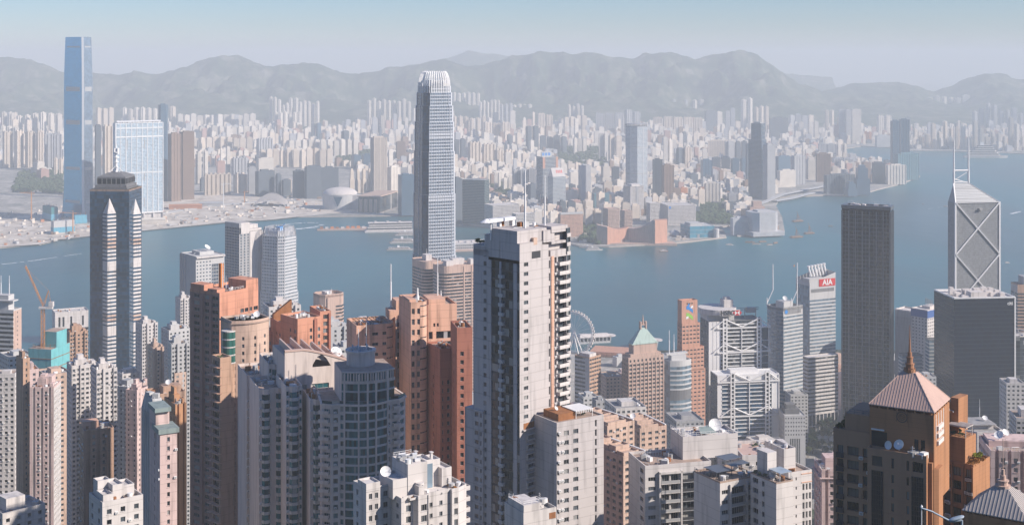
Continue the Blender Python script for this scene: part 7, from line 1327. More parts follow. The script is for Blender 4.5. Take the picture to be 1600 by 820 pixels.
    for spec, lab in (((680, 688, 713, 549, 505, 22), 'maroon apartment tower with small dark windows, lower of two red towers'), ((710, 714, 738, 516, 495, 10), 'brick red tower with one column of black windows, squeezed against the tall white tower')):
        T = Tower('red_tower', lab, 'apartment tower', *spec, [W_['red_wall'], W_['roof_deck'], W_['pink_wall']], W_['void'], zb=170, dep=14); w_, d_, h = T.w, T.d, T.h; p = rect(w_, d_)
        T.punch(p[0], p[1], 0, h-4, 3.1, [(w_*.12, w_*.2), (w_*.42, w_*.6), (w_*.82, w_*.95)] if spec[0] == 680 else [(w_*.22, w_*.45)], .7, 2.3, .4, solo=True, mull=0, skip=2 if spec[0] == 680 else 1); T.quad(T.W, p[0], p[1], 0, w_, h-4, h); T.blank(p[1], p[2], 0, h); T.blank(p[2], p[3], 0, h); T.punch(p[3], p[0], 0, h, 3.1, (1, .8), .7, 2.2, .3, skip=3); T.cap(p, h, 0, .9, mr=1); T.clutter(-w_*.3, w_*.3, -d_*.3, d_*.3, h, spec[0], 5); T.done()
peach_tower()
# ---------------------------------------------------------------- left cluster, right group, fillers
def flat(label, spec, wl='white_wall', gl='home_glass', fh=3.0, ww=1.5, sp=3.2, zb=100, dep=None, name='apartment_tower', group=None, solo=True, nb=0, nd=1.2, roof='roof_deck', hut=1, mull=0, v=(.8, 2.3), m2=None, side=True, ac=.22, cl=5, par=1.0, sill=.14, w2=None, wm2=None):
    T = Tower(name, label, 'apartment building' if name.startswith('apart') else 'building', *spec, [W_[wl], W_[roof], W_[m2 or wl]], W_[gl], zb=zb, dep=dep, group=group); w_, d_, h = T.w, T.d, T.h
    pl = notched(w_, d_, nb, w_/nb*.3, nd) if nb else rect(w_, d_)
    for j in range(len(pl)):
        a, b = pl[j], pl[(j+1) % len(pl)]; L = (Vector(b)-Vector(a)).length; k = abs(b[1]-a[1]) > abs(b[0]-a[0])
        if L < 1.6 or (k and not side and L > 4) or not T.faces_cam(a, b): T.blank(a, b, 0, h, 2 if k else 0); continue
        n = max(1, int(L/sp)); T.punch(a, b, 0, h-.6, fh, (n, min(ww, L/n*.75)), v[0], v[1], .35, solo=solo, mull=mull, m=2 if k and m2 else 0, sill=sill); T.quad(T.W, a, b, 0, L, h-.6, h, 0, 2 if k and m2 else 0)
        if ac: T.coolers(a, b, [(i+1)*L/n-.05 for i in range(n-1)] or [L-.5], fl(T, 0, h, fh), int(spec[0])+j, ac)
    T.cap(pl, h, 0, par, .3, mr=1)
    if hut:
        r_ = random.Random(int(spec[0]*7+spec[3])); T.roofbox(-w_*.3, w_*r_.uniform(.05, .25), -d_*.2, d_*.3, h, h+2.8+2*r_.random()); 
        if hut > 1: T.roofbox(-w_*.2, w_*.02, -d_*.1, d_*.2, h+2, h+6); T.roofbox(w_*.28, w_*.42, -d_*.35, -d_*.05, h, h+2.2)
    if cl: T.clutter(-w_*.42, w_*.42, -d_*.42, d_*.38, h, int(spec[2]+spec[3]), cl)
    return T
def left_cluster():
    g = 'pale apartment towers at the lower left'
    flat('pale window-grid apartment tower with plain lit end wall, cut by left edge', (-70, 23, 34, 586, 740, -14), sp=2.9, ww=1.7, zb=60, dep=11, group=g, solo=True, cl=6, hut=2, fh=2.95, ac=.3).done()
    flat('slim tan windowless strip tower between two pale window-grid towers at far left', (33, 36, 46, 563, 700, 20), 'tan_wall', zb=60, sp=9, ww=.8, dep=10, group=g, side=False).done()
    flat('shaded brown grey slab with plain wall, tucked behind the slim tan strip tower', (44, 46, 60, 580, 780, 10), 'pink_wall', zb=60, dep=12, sp=4, group=g).done()
    T = flat('pink white apartment tower with slanted stepped window bays and cluttered roof huts at lower left', (49, 84, 114, 607, 690, -15), 'pink_wall', zb=70, dep=14, nb=3, nd=.9, sp=2.2, ww=1.3, group=g, cl=10, hut=2, m2='white_wall', ac=.5); T.roofbox(-T.w*.25, T.w*.3, -2, 6, T.h, T.h+5); T.done()
    flat('broad white apartment tower with closely gridded windows, right of the pink white stepped tower', (108, 112, 152, 574, 815, 12), zb=50, dep=14, nb=2, nd=1, sp=2.6, ww=1.7, group=g, cl=6, hut=2, fh=2.9).done()
    flat('white window-grid apartment tower standing before the dark mast tower', (148, 151, 182, 580, 790, 14), zb=50, dep=14, nb=2, nd=1, sp=2.6, ww=1.7, group=g, cl=6, hut=2, fh=2.9).done()
    T = flat('tan apartment tower with orange roof hut, lower and in front of white window-grid tower', (129, 131, 176, 676, 600, 8), 'tan_wall', zb=70, dep=15, nb=3, nd=1, sp=2.4, ww=1.2, group=g, cl=8, hut=0); mb = MB(); mb.box(-T.w*.48, T.w*.05, -2, 3, T.h, T.h+3.4); T.part('roof_hut', mb, W_['peach_wall']); T.done()
    flat('dark shaded grey green apartment slab between the white grid tower and grey netted tower', (180, 199, 202, 607, 880, -42), 'grey_wall', zb=40, dep=12, sp=3.4, ww=1.6, group=g).done()
    flat('grey shaded apartment tower with white roof hut, left of the net wrapped tower', (197, 214, 226, 612, 800, -35), 'pink_wall', zb=50, dep=11, sp=3.8, ww=1.0, group=g, hut=2).done()
    T = Tower('netted_tower', 'tower wholly covered by pale grey scaffold netting, left of the pink gabled tower', 'apartment building', 221, 238, 257, 648, 462, 18, [W_['net_grey'], W_['roof_grey']], W_['void'], zb=70); w_, d_, h = T.w, T.d, T.h
    T.W.prism(rect(w_, d_), 0, h); T.W.prism(rect(w_, d_), h+.01, h+5, 0, None, [(x*.72, y*.7) for x, y in rect(w_, d_)]); mb = MB()
    for k in range(9): x = -w_/2+w_*k/8; mb.tube((x, -d_/2-.15, 0), (x, -d_/2-.15, h), .08, 4)
    for k in range(7): y = -d_/2+d_*k/6; mb.tube((-w_/2-.15, y, 0), (-w_/2-.15, y, h), .08, 4)
    T.part('scaffold_pole', mb, W_['frame_grey'], kind='stuff'); T.clutter(-w_*.3, w_*.3, -d_*.3, d_*.3, h+5, 6, 4); T.done()
    T = flat('pink apartment tower with grey green stepped roof slabs and single window slot line', (247, 250, 276, 678, 440, 14), 'pink_wall', zb=70, dep=14, sp=20, ww=.9, group=g, hut=0, cl=0); w_, d_, h = T.w, T.d, T.h
    mb = MB(); mb.box(-w_/2-.6, w_/2+.6, -d_/2-.6, d_*.1, h, h+1.6); T.part('roof_slab', mb, W_['slate_green']); T.roofbox(-w_/2, w_*.3, -d_*.1, d_/2, h, h+6); mb = MB(); mb.box(-w_/2-.6, w_*.35, -d_*.2, d_/2, h+6, h+7.4); T.part('roof_slab', mb, W_['slate_green']); T.done()
    flat('orange tiled apartment tower with small dark windows, behind right of the pink gabled tower', (272, 274, 291, 636, 490, 18), 'tan_orange', zb=70, dep=13, sp=2.2, ww=1.2, group=g, hut=2, nb=2, nd=.8).done()
    T = flat('tan roofed block with open parapet boxes, behind the netted tower', (236, 238, 288, 622, 760, 14), 'tan_wall', zb=60, dep=16, sp=3.5, group=g, hut=0, cl=7, par=2); T.roofbox(-T.w*.1, T.w*.45, -3, 5, T.h, T.h+4.5); T.dish(T.w*.1, 0, T.h+4.5, 1.6); T.done()
    # near roofs at the bottom
    T = flat('near white house block with stepped white roofs at bottom, in front of netted tower', (154, 160, 222, 790, 385, 20), 'white_wall', zb=190, dep=11, sp=4, ww=1.4, name='white_roof_block', hut=0, cl=4); w_, d_, h = T.w, T.d, T.h
    for x0, x1, y0, y1, zz in ((-.45, -.2, -.4, .1, 2), (-.15, .12, -.2, .4, 3.6), (.15, .42, -.1, .45, 2.6), (-.4, -.1, .15, .48, 4.4)): T.roofbox(w_*x0, w_*x1, d_*y0, d_*y1, h, h+zz); T.W.ring([(w_*x0, d_*y0), (w_*x1, d_*y0), (w_*x1, d_*y1), (w_*x0, d_*y1)], inset([(w_*x0, d_*y0), (w_*x1, d_*y0), (w_*x1, d_*y1), (w_*x0, d_*y1)], .25), h+zz, h+zz+.7)
    T.done()
    T = flat('flat white roof with low parapet at the bottom left corner', (-20, 4, 68, 806, 500, 25), 'white_wall', zb=150, dep=14, sp=4, name='white_roof_block', hut=1, cl=6, roof='roof_grey'); T.done()
    # behind, before the harbour
    T = Tower('finned_white_tower', 'grey banded office tower with blank lit end wall and three roof masts at left edge', 'office tower', -40, 21, 33, 486, 1150, -32, [W_['pale_grey'], W_['stone_pink']], W_['dark_glass'], zb=8); w_, d_, h = T.w, T.d, T.h; p = rect(w_, d_)
    T.curtain(p[0], p[1], 0, h-2, 3.9, 3, 1.6, 0, .5); T.quad(T.W, p[0], p[1], 0, w_, h-2, h); T.punch(p[1], p[2], 0, h, 3.9, (1, 1.4), 1, 2.4, .3, m=1); T.blank(p[2], p[3], 0, h); T.blank(p[3], p[0], 0, h); T.cap(p, h, 0, 1); T.roofbox(-w_*.2, w_*.36, -d_*.4, d_*.3, h, h+13); T.W.box(-w_*.2, w_*.5, -d_*.55, d_*.1, h+8, h+9); [T.antenna(x, 0, h+13, 16, .4) for x in (-w_*.1, w_*.1, w_*.3)]; T.done()
    for spec, lab, wl, kk in (((84, 86, 136, 490, 1350, 8), 'dark ribbed office slab with white frame top, left of the dark mast tower', 'grey_wall', 0), ((106, 109, 136, 521, 1050, 12), 'tan ribbed apartment block with orange side, at foot of the dark mast tower', 'tan_wall', 1), ((216, 222, 246, 508, 1150, 20), 'white ribbed apartment tower right of the dark mast tower', 'white_wall', 1), ((236, 239, 256, 545, 1000, 15), 'narrow beige block between white ribbed tower and grey glass office', 'beige_wall', 1), ((249, 264, 296, 518, 1050, 22), 'grey office with glass edged flat white roof, left of the dark red brown tower', 'pale_grey', 2), ((264, 268, 296, 540, 980, 10), 'white block with tiny windows before the grey glass roofed office', 'pale_grey', 1), ((277, 282, 300, 468, 1300, 18), 'slim white tower with arched top windows behind red brown tower', 'white_wall', 1), ((500, 503, 545, 514, 900, 10), 'grey white low tower right of the salmon cluster', 'pale_grey', 1), ((536, 548, 604, 512, 1000, 12), 'white block with roof boxes behind the peach tower', 'white_wall', 1), ((410, 420, 470, 482, 900, 14), 'white roofed block with pipes peeking above the salmon cluster', 'white_wall', 1)):
        if kk == 0:
            T = Tower('ribbed_slab', lab, 'office block', *spec, [W_['grey_wall'], W_['white_wall']], W_['dark_glass'], zb=8, dep=20); p = rect(T.w, T.d)
            for j in range(4): T.curtain(p[j], p[(j+1) % 4], 0, T.h-16, 3.7, 3, 1.2, 0, .2)
            T.punch(p[0], p[1], T.h-16, T.h, 16, [(T.w*f, T.w*(f+.06)) for f in (.1, .22, .45, .8)], 2, 12, .8, m=1); [T.blank(p[j], p[(j+1) % 4], T.h-16, T.h, 1) for j in (1, 2, 3)]; T.cap(p, T.h, 1, 1); T.clutter(-T.w*.4, T.w*.4, -5, 5, T.h, 3, 6); T.done()
        else: flat(lab, spec, wl, 'dark_glass', zb=8, dep=16, sp=3.4, ww=1.5, name='city_block', solo=True, cl=4, hut=2, nb=0 if kk == 2 else 2).done()
    # wrapped construction site with a tower crane
    T = Tower('wrapped_tower_site', 'building under construction wrapped in teal netting and scaffold, below orange tower crane', 'construction site', 46, 80, 108, 546, 950, -32, [W_['net_teal'], W_['roof_deck'], W_['net_dark']], W_['void'], zb=30); w_, d_, h = T.w, T.d, T.h; p = rect(w_, d_)
    T.W.prism(p, 0, h, 0, 1); T.W.box(-w_*.1, w_*.5-.2, -d_*.2, d_*.35, h, h+11, 0, 1); mb = MB(); rr = random.Random(4)
    for z in [h-k*7 for k in range(1, 9)]: T.rib(mb, p[0], p[1], 0, w_, z, z+.35, .3); T.rib(mb, p[1], p[2], 0, d_, z, z+.35, .3)
    for k in range(22): x, y = rr.uniform(-w_/2, w_/2), rr.uniform(-d_/2, d_/2); mb.tube((x, y, h), (x, y, h+rr.uniform(2, 4)), .12, 4)
    for k in range(6): mb.tube((-w_/2, -d_/2+d_*k/5, h+2), (w_/2, -d_/2+d_*k/5, h+2), .1, 4)
    T.part('scaffold', mb, W_['rust']); T.phrase = 'the teal wrapped construction site'; T.done()
    C = thing('tower_crane', 'orange luffing tower crane with raised jib standing on teal wrapped site', 'crane', (wx(67, 955), 955, T.loc.z+h), 0)
    mast = MB()
    for sx, sy in ((-1, -1), (1, -1), (1, 1), (-1, 1)): mast.tube((sx, sy, 0), (sx, sy, 28), .2, 4)
    for k in range(14): z = k*2; s = 1 if k % 2 else -1; [mast.tube((-s*a, b, z), (s*a, b, z+2), .1, 4) for a, b in ((1, -1), (1, 1))]; [mast.tube((b, -s*a, z), (b, s*a, z+2), .1, 4) for a, b in ((1, -1), (1, 1))]
    mast.build('mast', W_['crane_orange'], C); j = MB()
    for o_ in ((0, 0), (.9, 0), (.45, .9)): j.tube((o_[0]-.4, o_[1], 30+o_[1]), (-13+o_[0], o_[1], 58+o_[1]), .18, 4)
    for k in range(16): t = k/16; j.tube((-.4-12.6*t, 0, 30+28*t), (.5-12.6*(t+.03), .0, 30+28*(t+.03)), .1, 4); j.tube((-.4-12.6*t, 0, 30+28*t), (0-12.6*(t+.03), .9, 30.9+28*(t+.03)), .1, 4)
    j.build('jib', W_['crane_orange'], C); a = MB(); a.tube((.5, 0, 28), (4, 0, 41), .25, 4); a.tube((-1, 0, 28), (4, 0, 41), .2, 4); a.tube((4, 0, 41), (6, 0, 30), .15, 4); a.tube((4, 0, 41), (-13, 0, 58), .05, 3); a.build('a_frame', W_['crane_orange'], C); b = MB(); b.box(-2.5, 7, -1.5, 1.5, 28, 29.5); b.box(4.5, 7.5, -1.6, 1.6, 29.5, 33); b.build('counterweight_deck', W_['white_wall'], C)
left_cluster()
def white_roof_house():
    T = Tower('white_terrace_building', 'near white apartment building with stepped roof boxes, big dish and planted terraces at bottom centre', 'apartment building', 599, 627, 735, 784, 362, 28, [W_['white_wall'], W_['white_roof'], W_['roof_grey']], W_['home_glass'], zb=235, dep=15)
    w_, d_, h = T.w, T.d, T.h; p0, p1, p2, p3 = rect(w_, d_); U, V, Z = T.U, T.V, T.Z; fh = 3.0; X = lambda px: -w_/2+U(px); y0 = -d_/2
    # front in shallow folded bays
    pts = [(X(627), y0), (X(632), y0), (X(633), y0+1.0), (X(648), y0+1.0), (X(652), y0-.6), (X(668), y0-.6), (X(670), y0+.2), (X(706), y0+.2), (X(707), y0-.4), (X(718), y0-.4), (X(735), y0+1.2)]
    pl = pts+[(w_/2, d_/2), (-w_/2, d_/2)]
    for j in range(len(pl)):
        a, b = pl[j], pl[(j+1) % len(pl)]; L = (Vector(b)-Vector(a)).length
        if j in (2, 4, 8): T.punch(a, b, 0, h-1, fh, [(L*.3, L*.85)], .6, 2.4, .3, solo=True, mull=2, sill=.12); T.quad(T.W, a, b, 0, L, h-1, h)
        elif j == 6: T.punch(a, b, 0, h-1, fh, [(L*.06, L*.2), (L*.5, L*.64)], .9, 2.2, .3, solo=True, mull=1, sill=.12); T.quad(T.W, a, b, 0, L, h-1, h)
        elif j == len(pl)-1: T.punch(a, b, 0, h, fh, [(L*.35, L*.5), (L*.8, L*.9)], .9, 2.2, .3, solo=True)
        else: T.blank(a, b, 0, h)
    for px in (652, 668, 706): T.W.box(X(px)-.15, X(px)+.15, y0-.9, y0+1.4, 0, h+.8)
    for z in fl(T, 0, h, fh): T.rib(T.W, (X(670), y0+.2), (X(706), y0+.2), 0, X(706)-X(670), z-.06, z+.06, .06, 2)
    T.W.face([(*q, h-.02) for q in pl], 1); T.W.ring(pl, inset(pl, .25), h-.02, h+1.0)
    L_ = lambda x0, x1, b0, b1, z0, z1, m=0, mt=1: T.W.box(X(x0), X(x1), y0+b0, y0+b1, z0, z1, m, mt)
    def tray(x0, x1, b0, b1, z1, par=.6):
        L_(x0, x1, b0, b1, h, z1); q = [(X(x0), y0+b0), (X(x1), y0+b0), (X(x1), y0+b1), (X(x0), y0+b1)]; T.W.ring(q, inset(q, .22), z1, z1+par)
    tray(622, 650, 3, 11, Z(757)); L_(645, 676, 2.8, 12, h, Z(736)); q = [(X(645), y0+2.8), (X(676), y0+2.8), (X(676), y0+12), (X(645), y0+12)]; T.W.ring(q, inset(q, .25), Z(736), Z(733)); T.rail([(X(646), y0+11.8), (X(675), y0+11.8)], Z(733), 1.0); T.rail([(X(646), y0+3), (X(646), y0+11.8)], Z(733), 1.0)
    tray(678, 694, 6, 12, Z(741)); tray(697, 709, 7, 12, Z(744)); tray(706, 722, 5, 11, Z(757)); tray(655, 664, .2, 3.0, Z(769)); tray(640, 650, -.2, 2, Z(783), .4); T.W.cyl((X(662), y0+2.2), 1.2, h, Z(763), 18, 0)
    for x, b in ((680, 11), (697, 8)): L_(x, x+3, b, b+.8, Z(741), Z(731)); L_(x-1, x+4, b-.2, b+1, Z(731), Z(730))
    mb = MB(); mb.box(X(678)+.1, X(694)-.1, y0+5.9, y0+5.98, h+.2, Z(744)); T.part('glazed_screen', mb, W_['pale_glass'])
    T.dish(X(624), y0+8, Z(757), 1.5, -110, 35); T.plants(X(708), X(722), y0+.6, y0+4.5, h, 2, 12, .5, W_['leaf_autumn']); T.plants(X(645), X(655), y0+.6, y0+2, h, 8, 5, .45, W_['leaf_autumn']); T.clutter(X(632), X(730), y0+1, y0+10, h, 3, 9); T.clutter(X(647), X(674), y0+4, y0+11, Z(736), 4, 6)
    ob = [(Vector(p1)-Vector(p0)).length]; zs = fl(T, 0, h+2.2, fh)
    T.balcony((w_/2, y0+1.0), (w_/2, d_/2), .6, 4.6, zs, 1.5, W_['white_wall'], 1.0)
    for z in zs[:4]: T.plants(w_/2+.3, w_/2+1.2, y0+2, y0+5, z, int(z), 4, .35, W_['leaf_autumn'])
    # lower left wing and corner turret
    wg = [(-w_/2-7.5, d_/2-9), (-w_/2+.5, d_/2-9), (-w_/2+.5, d_/2-1), (-w_/2-7.5, d_/2-1)]; hw = Z(770)
    T.punch(wg[0], wg[1], 0, hw, fh, [(.8, 1.8), (2.6, 3.6), (5.2, 6.6)], .8, 2.3, .3, solo=True); T.punch(wg[3], wg[0], 0, hw, fh, [(2, 3.2)], .8, 2.3, .3); T.blank(wg[1], wg[2], 0, hw); T.blank(wg[2], wg[3], 0, hw); T.cap(wg, hw, 0, 1, .25, mr=1)
    tw = [(-w_/2-7.6, d_/2-9.2), (-w_/2-3.4, d_/2-9.2), (-w_/2-3.4, d_/2-4), (-w_/2-7.6, d_/2-4)]; T.W.prism(tw, hw, Z(760)); T.W.ring(tw, inset(tw, .25), Z(760), Z(757)); T.phrase = 'the near white terrace building'; T.done()
    S = Tower('white_roof_block', 'near weathered white roof block at bottom, at foot of the tall white tower', 'building', 787, 818, 870, 806, 345, 30, [W_['white_wall'], W_['roof_grey']], W_['home_glass'], zb=235, dep=10)
    w_, d_, h = S.w, S.d, S.h; S.W.prism(rect(w_, d_), 0, h, 0, 1); p = rect(w_, d_); S.W.ring(p, inset(p, .25), h, h+.8); S.roofbox(-w_*.48, w_*.02, -d_*.48, d_*.35, h, h+2.6); S.rail([(-w_*.48, d_*.3), (-w_*.48, -d_*.45), (w_*.0, -d_*.45)], h+2.6, 1); S.roofbox(w_*.1, w_*.3, -d_*.2, d_*.3, h, h+1.5); S.clutter(-w_*.4, w_*.4, -d_*.3, d_*.4, h+1, 3, 8); mb = MB(); mb.box(w_*.28, w_*.48, -d_*.5-.05, -d_*.3, h-2, h-.4); S.part('rusty_shutter', mb, W_['rust']); S.done()
white_roof_house()
def right_group():
    # stepped beige terrace of apartments going back
    for spec, lab, hh in (((944, 949, 992, 668, 690, 40), 'peach apartment wing with dark square windows, behind right of the lower white block', 0), ((968, 974, 1010, 716, 600, 40), 'nearer peach apartment wing with shaded window columns and open roof trays', 0), ((976, 1000, 1042, 672, 740, 30), 'peach stepped roof block with long white pipe rail, behind the peach wings', 1)):
        T = flat(lab, spec, 'beige_wall', 'dark_glass', 3.1, 2.2, 4.2, 130, 26 if hh == 0 else 22, group='stepped peach apartment wings', roof='roof_pink', hut=0, mull=1, cl=8); w_, d_, h = T.w, T.d, T.h
        for k in range(4): y = -d_/2+d_*k/4; T.roofbox(-w_*.45+k*.8, w_*.2, y+.5, y+d_/4-1, h, h+1.5+1.2*(k % 2)); q = [(-w_*.45+k*.8, y+.5), (w_*.2, y+.5), (w_*.2, y+d_/4-1), (-w_*.45+k*.8, y+d_/4-1)]; T.W.ring(q, inset(q, .3), h+1.5+1.2*(k % 2), h+2.3+1.2*(k % 2))
        mb = MB(); mb.box(w_/2-1.2, w_/2-.4, -d_/2, d_/2, h+1.2, h+1.7); T.part('roof_rail', mb, W_['white_metal']); 
        if hh: T.dish(-w_*.3, 3, h+2.5, 1.6)
        T.done()
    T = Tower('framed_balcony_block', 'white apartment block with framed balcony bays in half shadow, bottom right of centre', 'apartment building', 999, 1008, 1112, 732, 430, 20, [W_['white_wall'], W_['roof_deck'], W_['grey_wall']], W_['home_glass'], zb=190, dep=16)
    w_, d_, h = T.w, T.d, T.h; p0, p1, p2, p3 = rect(w_, d_); U, Z = T.U, T.Z; fh = 3.05; X = lambda px: -w_/2+U(px); y0 = -d_/2; A = (X(1030), y0)
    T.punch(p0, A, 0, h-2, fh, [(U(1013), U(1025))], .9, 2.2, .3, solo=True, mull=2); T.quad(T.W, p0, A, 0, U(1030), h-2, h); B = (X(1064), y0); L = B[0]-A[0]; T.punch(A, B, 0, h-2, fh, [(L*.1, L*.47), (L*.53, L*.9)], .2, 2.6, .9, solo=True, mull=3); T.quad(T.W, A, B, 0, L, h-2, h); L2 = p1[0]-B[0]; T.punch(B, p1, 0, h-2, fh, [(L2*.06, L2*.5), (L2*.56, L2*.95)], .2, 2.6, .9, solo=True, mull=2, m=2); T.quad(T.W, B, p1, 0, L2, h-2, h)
    for px in (1030, 1064, 1090): T.W.box(X(px)-.25, X(px)+.25, y0-.9, y0-.01, 0, h-1.2)
    T.W.box(X(1030)-.25, X(1064)+.25, y0-.9, y0-.01, h-2, h-1.3); zs = fl(T, 0, h-2, fh); T.balcony(A, B, L*.06, L*.94, zs, .8, W_['white_wall'], .9, rm=W_['frame_grey']); T.balcony(B, p1, L2*.05, L2*.5, zs, .7, W_['grey_wall'], .9, 'shaded_balcony', rm=W_['frame_dark']); T.coolers(B, p1, [L2*.6, L2*.8], zs, 5, .8)  # grey bay and balconies carry this half's shadow in their colour
    T.punch(p3, p0, 0, h, fh, [(d_*.7, d_*.9)], .7, 2.3, .3); T.blank(p1, p2, 0, h); T.blank(p2, p3, 0, h); T.cap(rect(w_, d_), h, 0, .9, .3, mr=1); T.clutter(-w_*.45, w_*.1, -d_*.4, d_*.4, h, 6, 9); T.rail([(-w_*.3, d_*.3), (w_*.25, d_*.3)], h, 2.2, step=.9)
    zc = Z(700); T.roofbox(X(1078), X(1112)+12, -2, 9, h, zc); q = [(X(1078), -2), (X(1112)+12, -2), (X(1112)+12, 9), (X(1078), 9)]; T.W.ring(q, inset(q, .3), zc, zc+.9); T.rail([q[3], q[0], q[1]], zc+.9, 1.2); T.rail([(X(1090), 0), (X(1120), 5), (X(1090), 8)], zc, 2.2); T.dish(X(1112)+6, 3, zc+.4, 2.1, -100, 35); T.clutter(X(1082), X(1112)+10, -1, 8, zc, 9, 8); mb = MB(); mb.mesh([(X(1108), -1, zc+1.2), (X(1108)+6, -1, zc+1.2), (X(1108)+5, 3, zc+2.4), (X(1108)+1, 3, zc+2.4), (X(1108)+3, 5, zc+1.2)], [[0, 1, 2, 3], [3, 2, 4]]); T.part('green_canopy', mb, W_['slate_green']); T.phrase = 'the framed balcony block'; T.done()
    T = Tower('white_balcony_tower', 'white apartment tower with roof deck awnings, blank left wall and balcony bays, near bottom', 'apartment building', 1103, 1125, 1186, 755, 405, 38, [W_['white_wall'], W_['roof_deck'], W_['grey_wall']], W_['home_glass'], zb=200, dep=13)
    w_, d_, h = T.w, T.d, T.h; p0, p1, p2, p3 = rect(w_, d_); U, Z = T.U, T.Z; X = lambda px: -w_/2+U(px); y0 = -d_/2; A = (X(1140), y0); B = (X(1166), y0); L = B[0]-A[0]; L2 = p1[0]-B[0]
    T.punch(p0, A, 0, h-1.4, fh, [(U(1128), U(1138))], .9, 2.2, .3, solo=True, mull=2); T.punch(A, B, 0, h-1.4, fh, [(L*.1, L*.92)], .2, 2.6, .8, solo=True, mull=5); T.punch(B, p1, 0, h-1.4, fh, [(L2*.1, L2*.9)], .6, 2.3, .5, solo=True, mull=3, m=2)
    for e, l in ((p0, U(1140)), (A, L), (B, L2)): T.quad(T.W, e, (e[0]+l, e[1]), 0, l, h-1.4, h)
    for px in (1140, 1166): T.W.box(X(px)-.22, X(px)+.22, y0-.7, y0-.01, 0, h-.8)
    T.balcony(A, B, L*.08, L*.94, fl(T, 0, h-1.4, fh), .6, W_['white_wall'], .8, rm=W_['frame_grey']); T.blank(p3, p0, 0, h); T.blank(p1, p2, 0, h); T.blank(p2, p3, 0, h); T.cap(rect(w_, d_), h, 1, .5, .3, mr=1); T.rail([(-w_/2+.2, d_/2), (-w_/2+.2, y0+.2), (w_/2-.2, y0+.2)], h+.5, .9, W_['frame_dark'])
    mb = MB()
    for x0, x1, b0, b1, z in ((-w_*.45, -w_*.05, -d_*.3, d_*.2, 2.4), (0, w_*.48, -d_*.2, d_*.1, 3.0), (w_*.05, w_*.5, d_*.12, d_*.5, 3.6)): mb.box(x0, x1, b0, b1, h+z, h+z+.12); [mb.box(x-.06, x+.06, y-.06, y+.06, h, h+z) for x in (x0+.1, x1-.1) for y in (b0+.1, b1-.1)]
    T.part('roof_awning', mb, W_['frame_steel']); T.clutter(-w_*.4, w_*.4, -d_*.4, d_*.4, h, 4, 7); T.done()
    T = Tower('white_corner_tower', 'white apartment tower with blank lit corner wall, right of the awning decked tower', 'apartment building', 1186, 1213, 1239, 756, 398, 40, [W_['white_wall'], W_['roof_deck'], W_['pink_wall']], W_['home_glass'], zb=200, dep=12)
    w_, d_, h = T.w, T.d, T.h; p0, p1, p2, p3 = rect(w_, d_); T.punch(p3, p0, 0, h, fh, [(d_*.1, d_*.3), (d_*.45, d_*.55)], .7, 2.3, .4, solo=True); T.blank(p0, p1, 0, h); T.blank(p1, p2, 0, h); T.blank(p2, p3, 0, h); T.cap(rect(w_, d_), h, 1, .4, .3, mr=1); T.rail([(-w_/2+.2, d_/2), (-w_/2+.2, -d_/2+.2), (w_/2-.2, -d_/2+.2)], h+.4, .9, W_['frame_dark']); mb = MB(); mb.box(-w_*.2, w_*.5, -d_*.45, 0, h+2.6, h+2.75); [mb.box(x-.06, x+.06, y-.06, y+.06, h, h+2.6) for x in (-w_*.18, w_*.48) for y in (-d_*.43, -.2)]; T.part('roof_awning', mb, W_['lamp_grey']); T.plants(-w_*.45, -w_*.1, 0, d_*.45, h, 4, 9, .6); T.roofbox(-w_*.1, w_*.45, d_*.1, d_*.5, h, h+7); T.clutter(-w_*.3, w_*.4, -d_*.4, 0, h, 7, 5); T.done()
    T = Tower('white_slab_wing', 'white wing with orange trimmed window grid on its right end, behind white corner tower', 'apartment building', 1196, 1232, 1268, 742, 440, 35, [W_['white_wall'], W_['roof_deck'], W_['peach_wall']], W_['home_glass'], zb=190, dep=16); w_, d_, h = T.w, T.d, T.h; p0, p1, p2, p3 = rect(w_, d_); m = (w_*.05, p0[1])
    T.punch(p0, m, 0, h, 3.05, [(w_*.3, w_*.36)], 1, 2, .3); L = p1[0]-m[0]; T.punch(m, p1, 0, h-3, 3.05, [(L*.1, L*.3), (L*.42, L*.6), (L*.72, L*.92)], .4, 2.5, .35, solo=True, mull=1); T.quad(T.W, m, p1, 0, L, h-3, h); [T.rib(T.W, m, p1, 0, L, z-.12, z+.12, .2, 2) for z in (h-3, h-.2)]; T.blank(p1, p2, 0, h); T.blank(p2, p3, 0, h); T.blank(p3, p0, 0, h); T.cap(rect(w_, d_), h, 0, .8, .3, mr=1); T.roofbox(-w_*.45, w_*.05, -d_*.3, d_*.4, h, h+6.5); T.W.ring([(-w_*.45, -d_*.3), (w_*.05, -d_*.3), (w_*.05, d_*.4), (-w_*.45, d_*.4)], inset([(-w_*.45, -d_*.3), (w_*.05, -d_*.3), (w_*.05, d_*.4), (-w_*.45, d_*.4)], .3), h+6.5, h+7.6); T.clutter(-w_*.4, w_*.4, -d_*.4, d_*.4, h, 2, 6); T.clutter(-w_*.4, 0, -d_*.2, d_*.3, h+6.5, 5, 5); T.done()
    T = flat('long roof terrace block with pink deck and pots, behind the awning decked tower', (1150, 1160, 1240, 716, 480, 16), 'white_wall', zb=190, dep=18, name='roof_terrace_block', hut=0, cl=9, roof='roof_pink', par=1.2); w_, d_, h = T.w, T.d, T.h; T.roofbox(w_*.32, w_*.49, -d_*.2, d_*.2, h, h+3); T.plants(-w_*.4, w_*.2, -d_*.42, -d_*.3, h, 5, 6, .5, W_['leaf_autumn']); T.plants(-w_*.1, w_*.25, d_*.2, d_*.35, h, 6, 5, .6); T.rail([(w_*.1, d_*.4), (w_*.49, d_*.4)], h, 2.4); T.done()
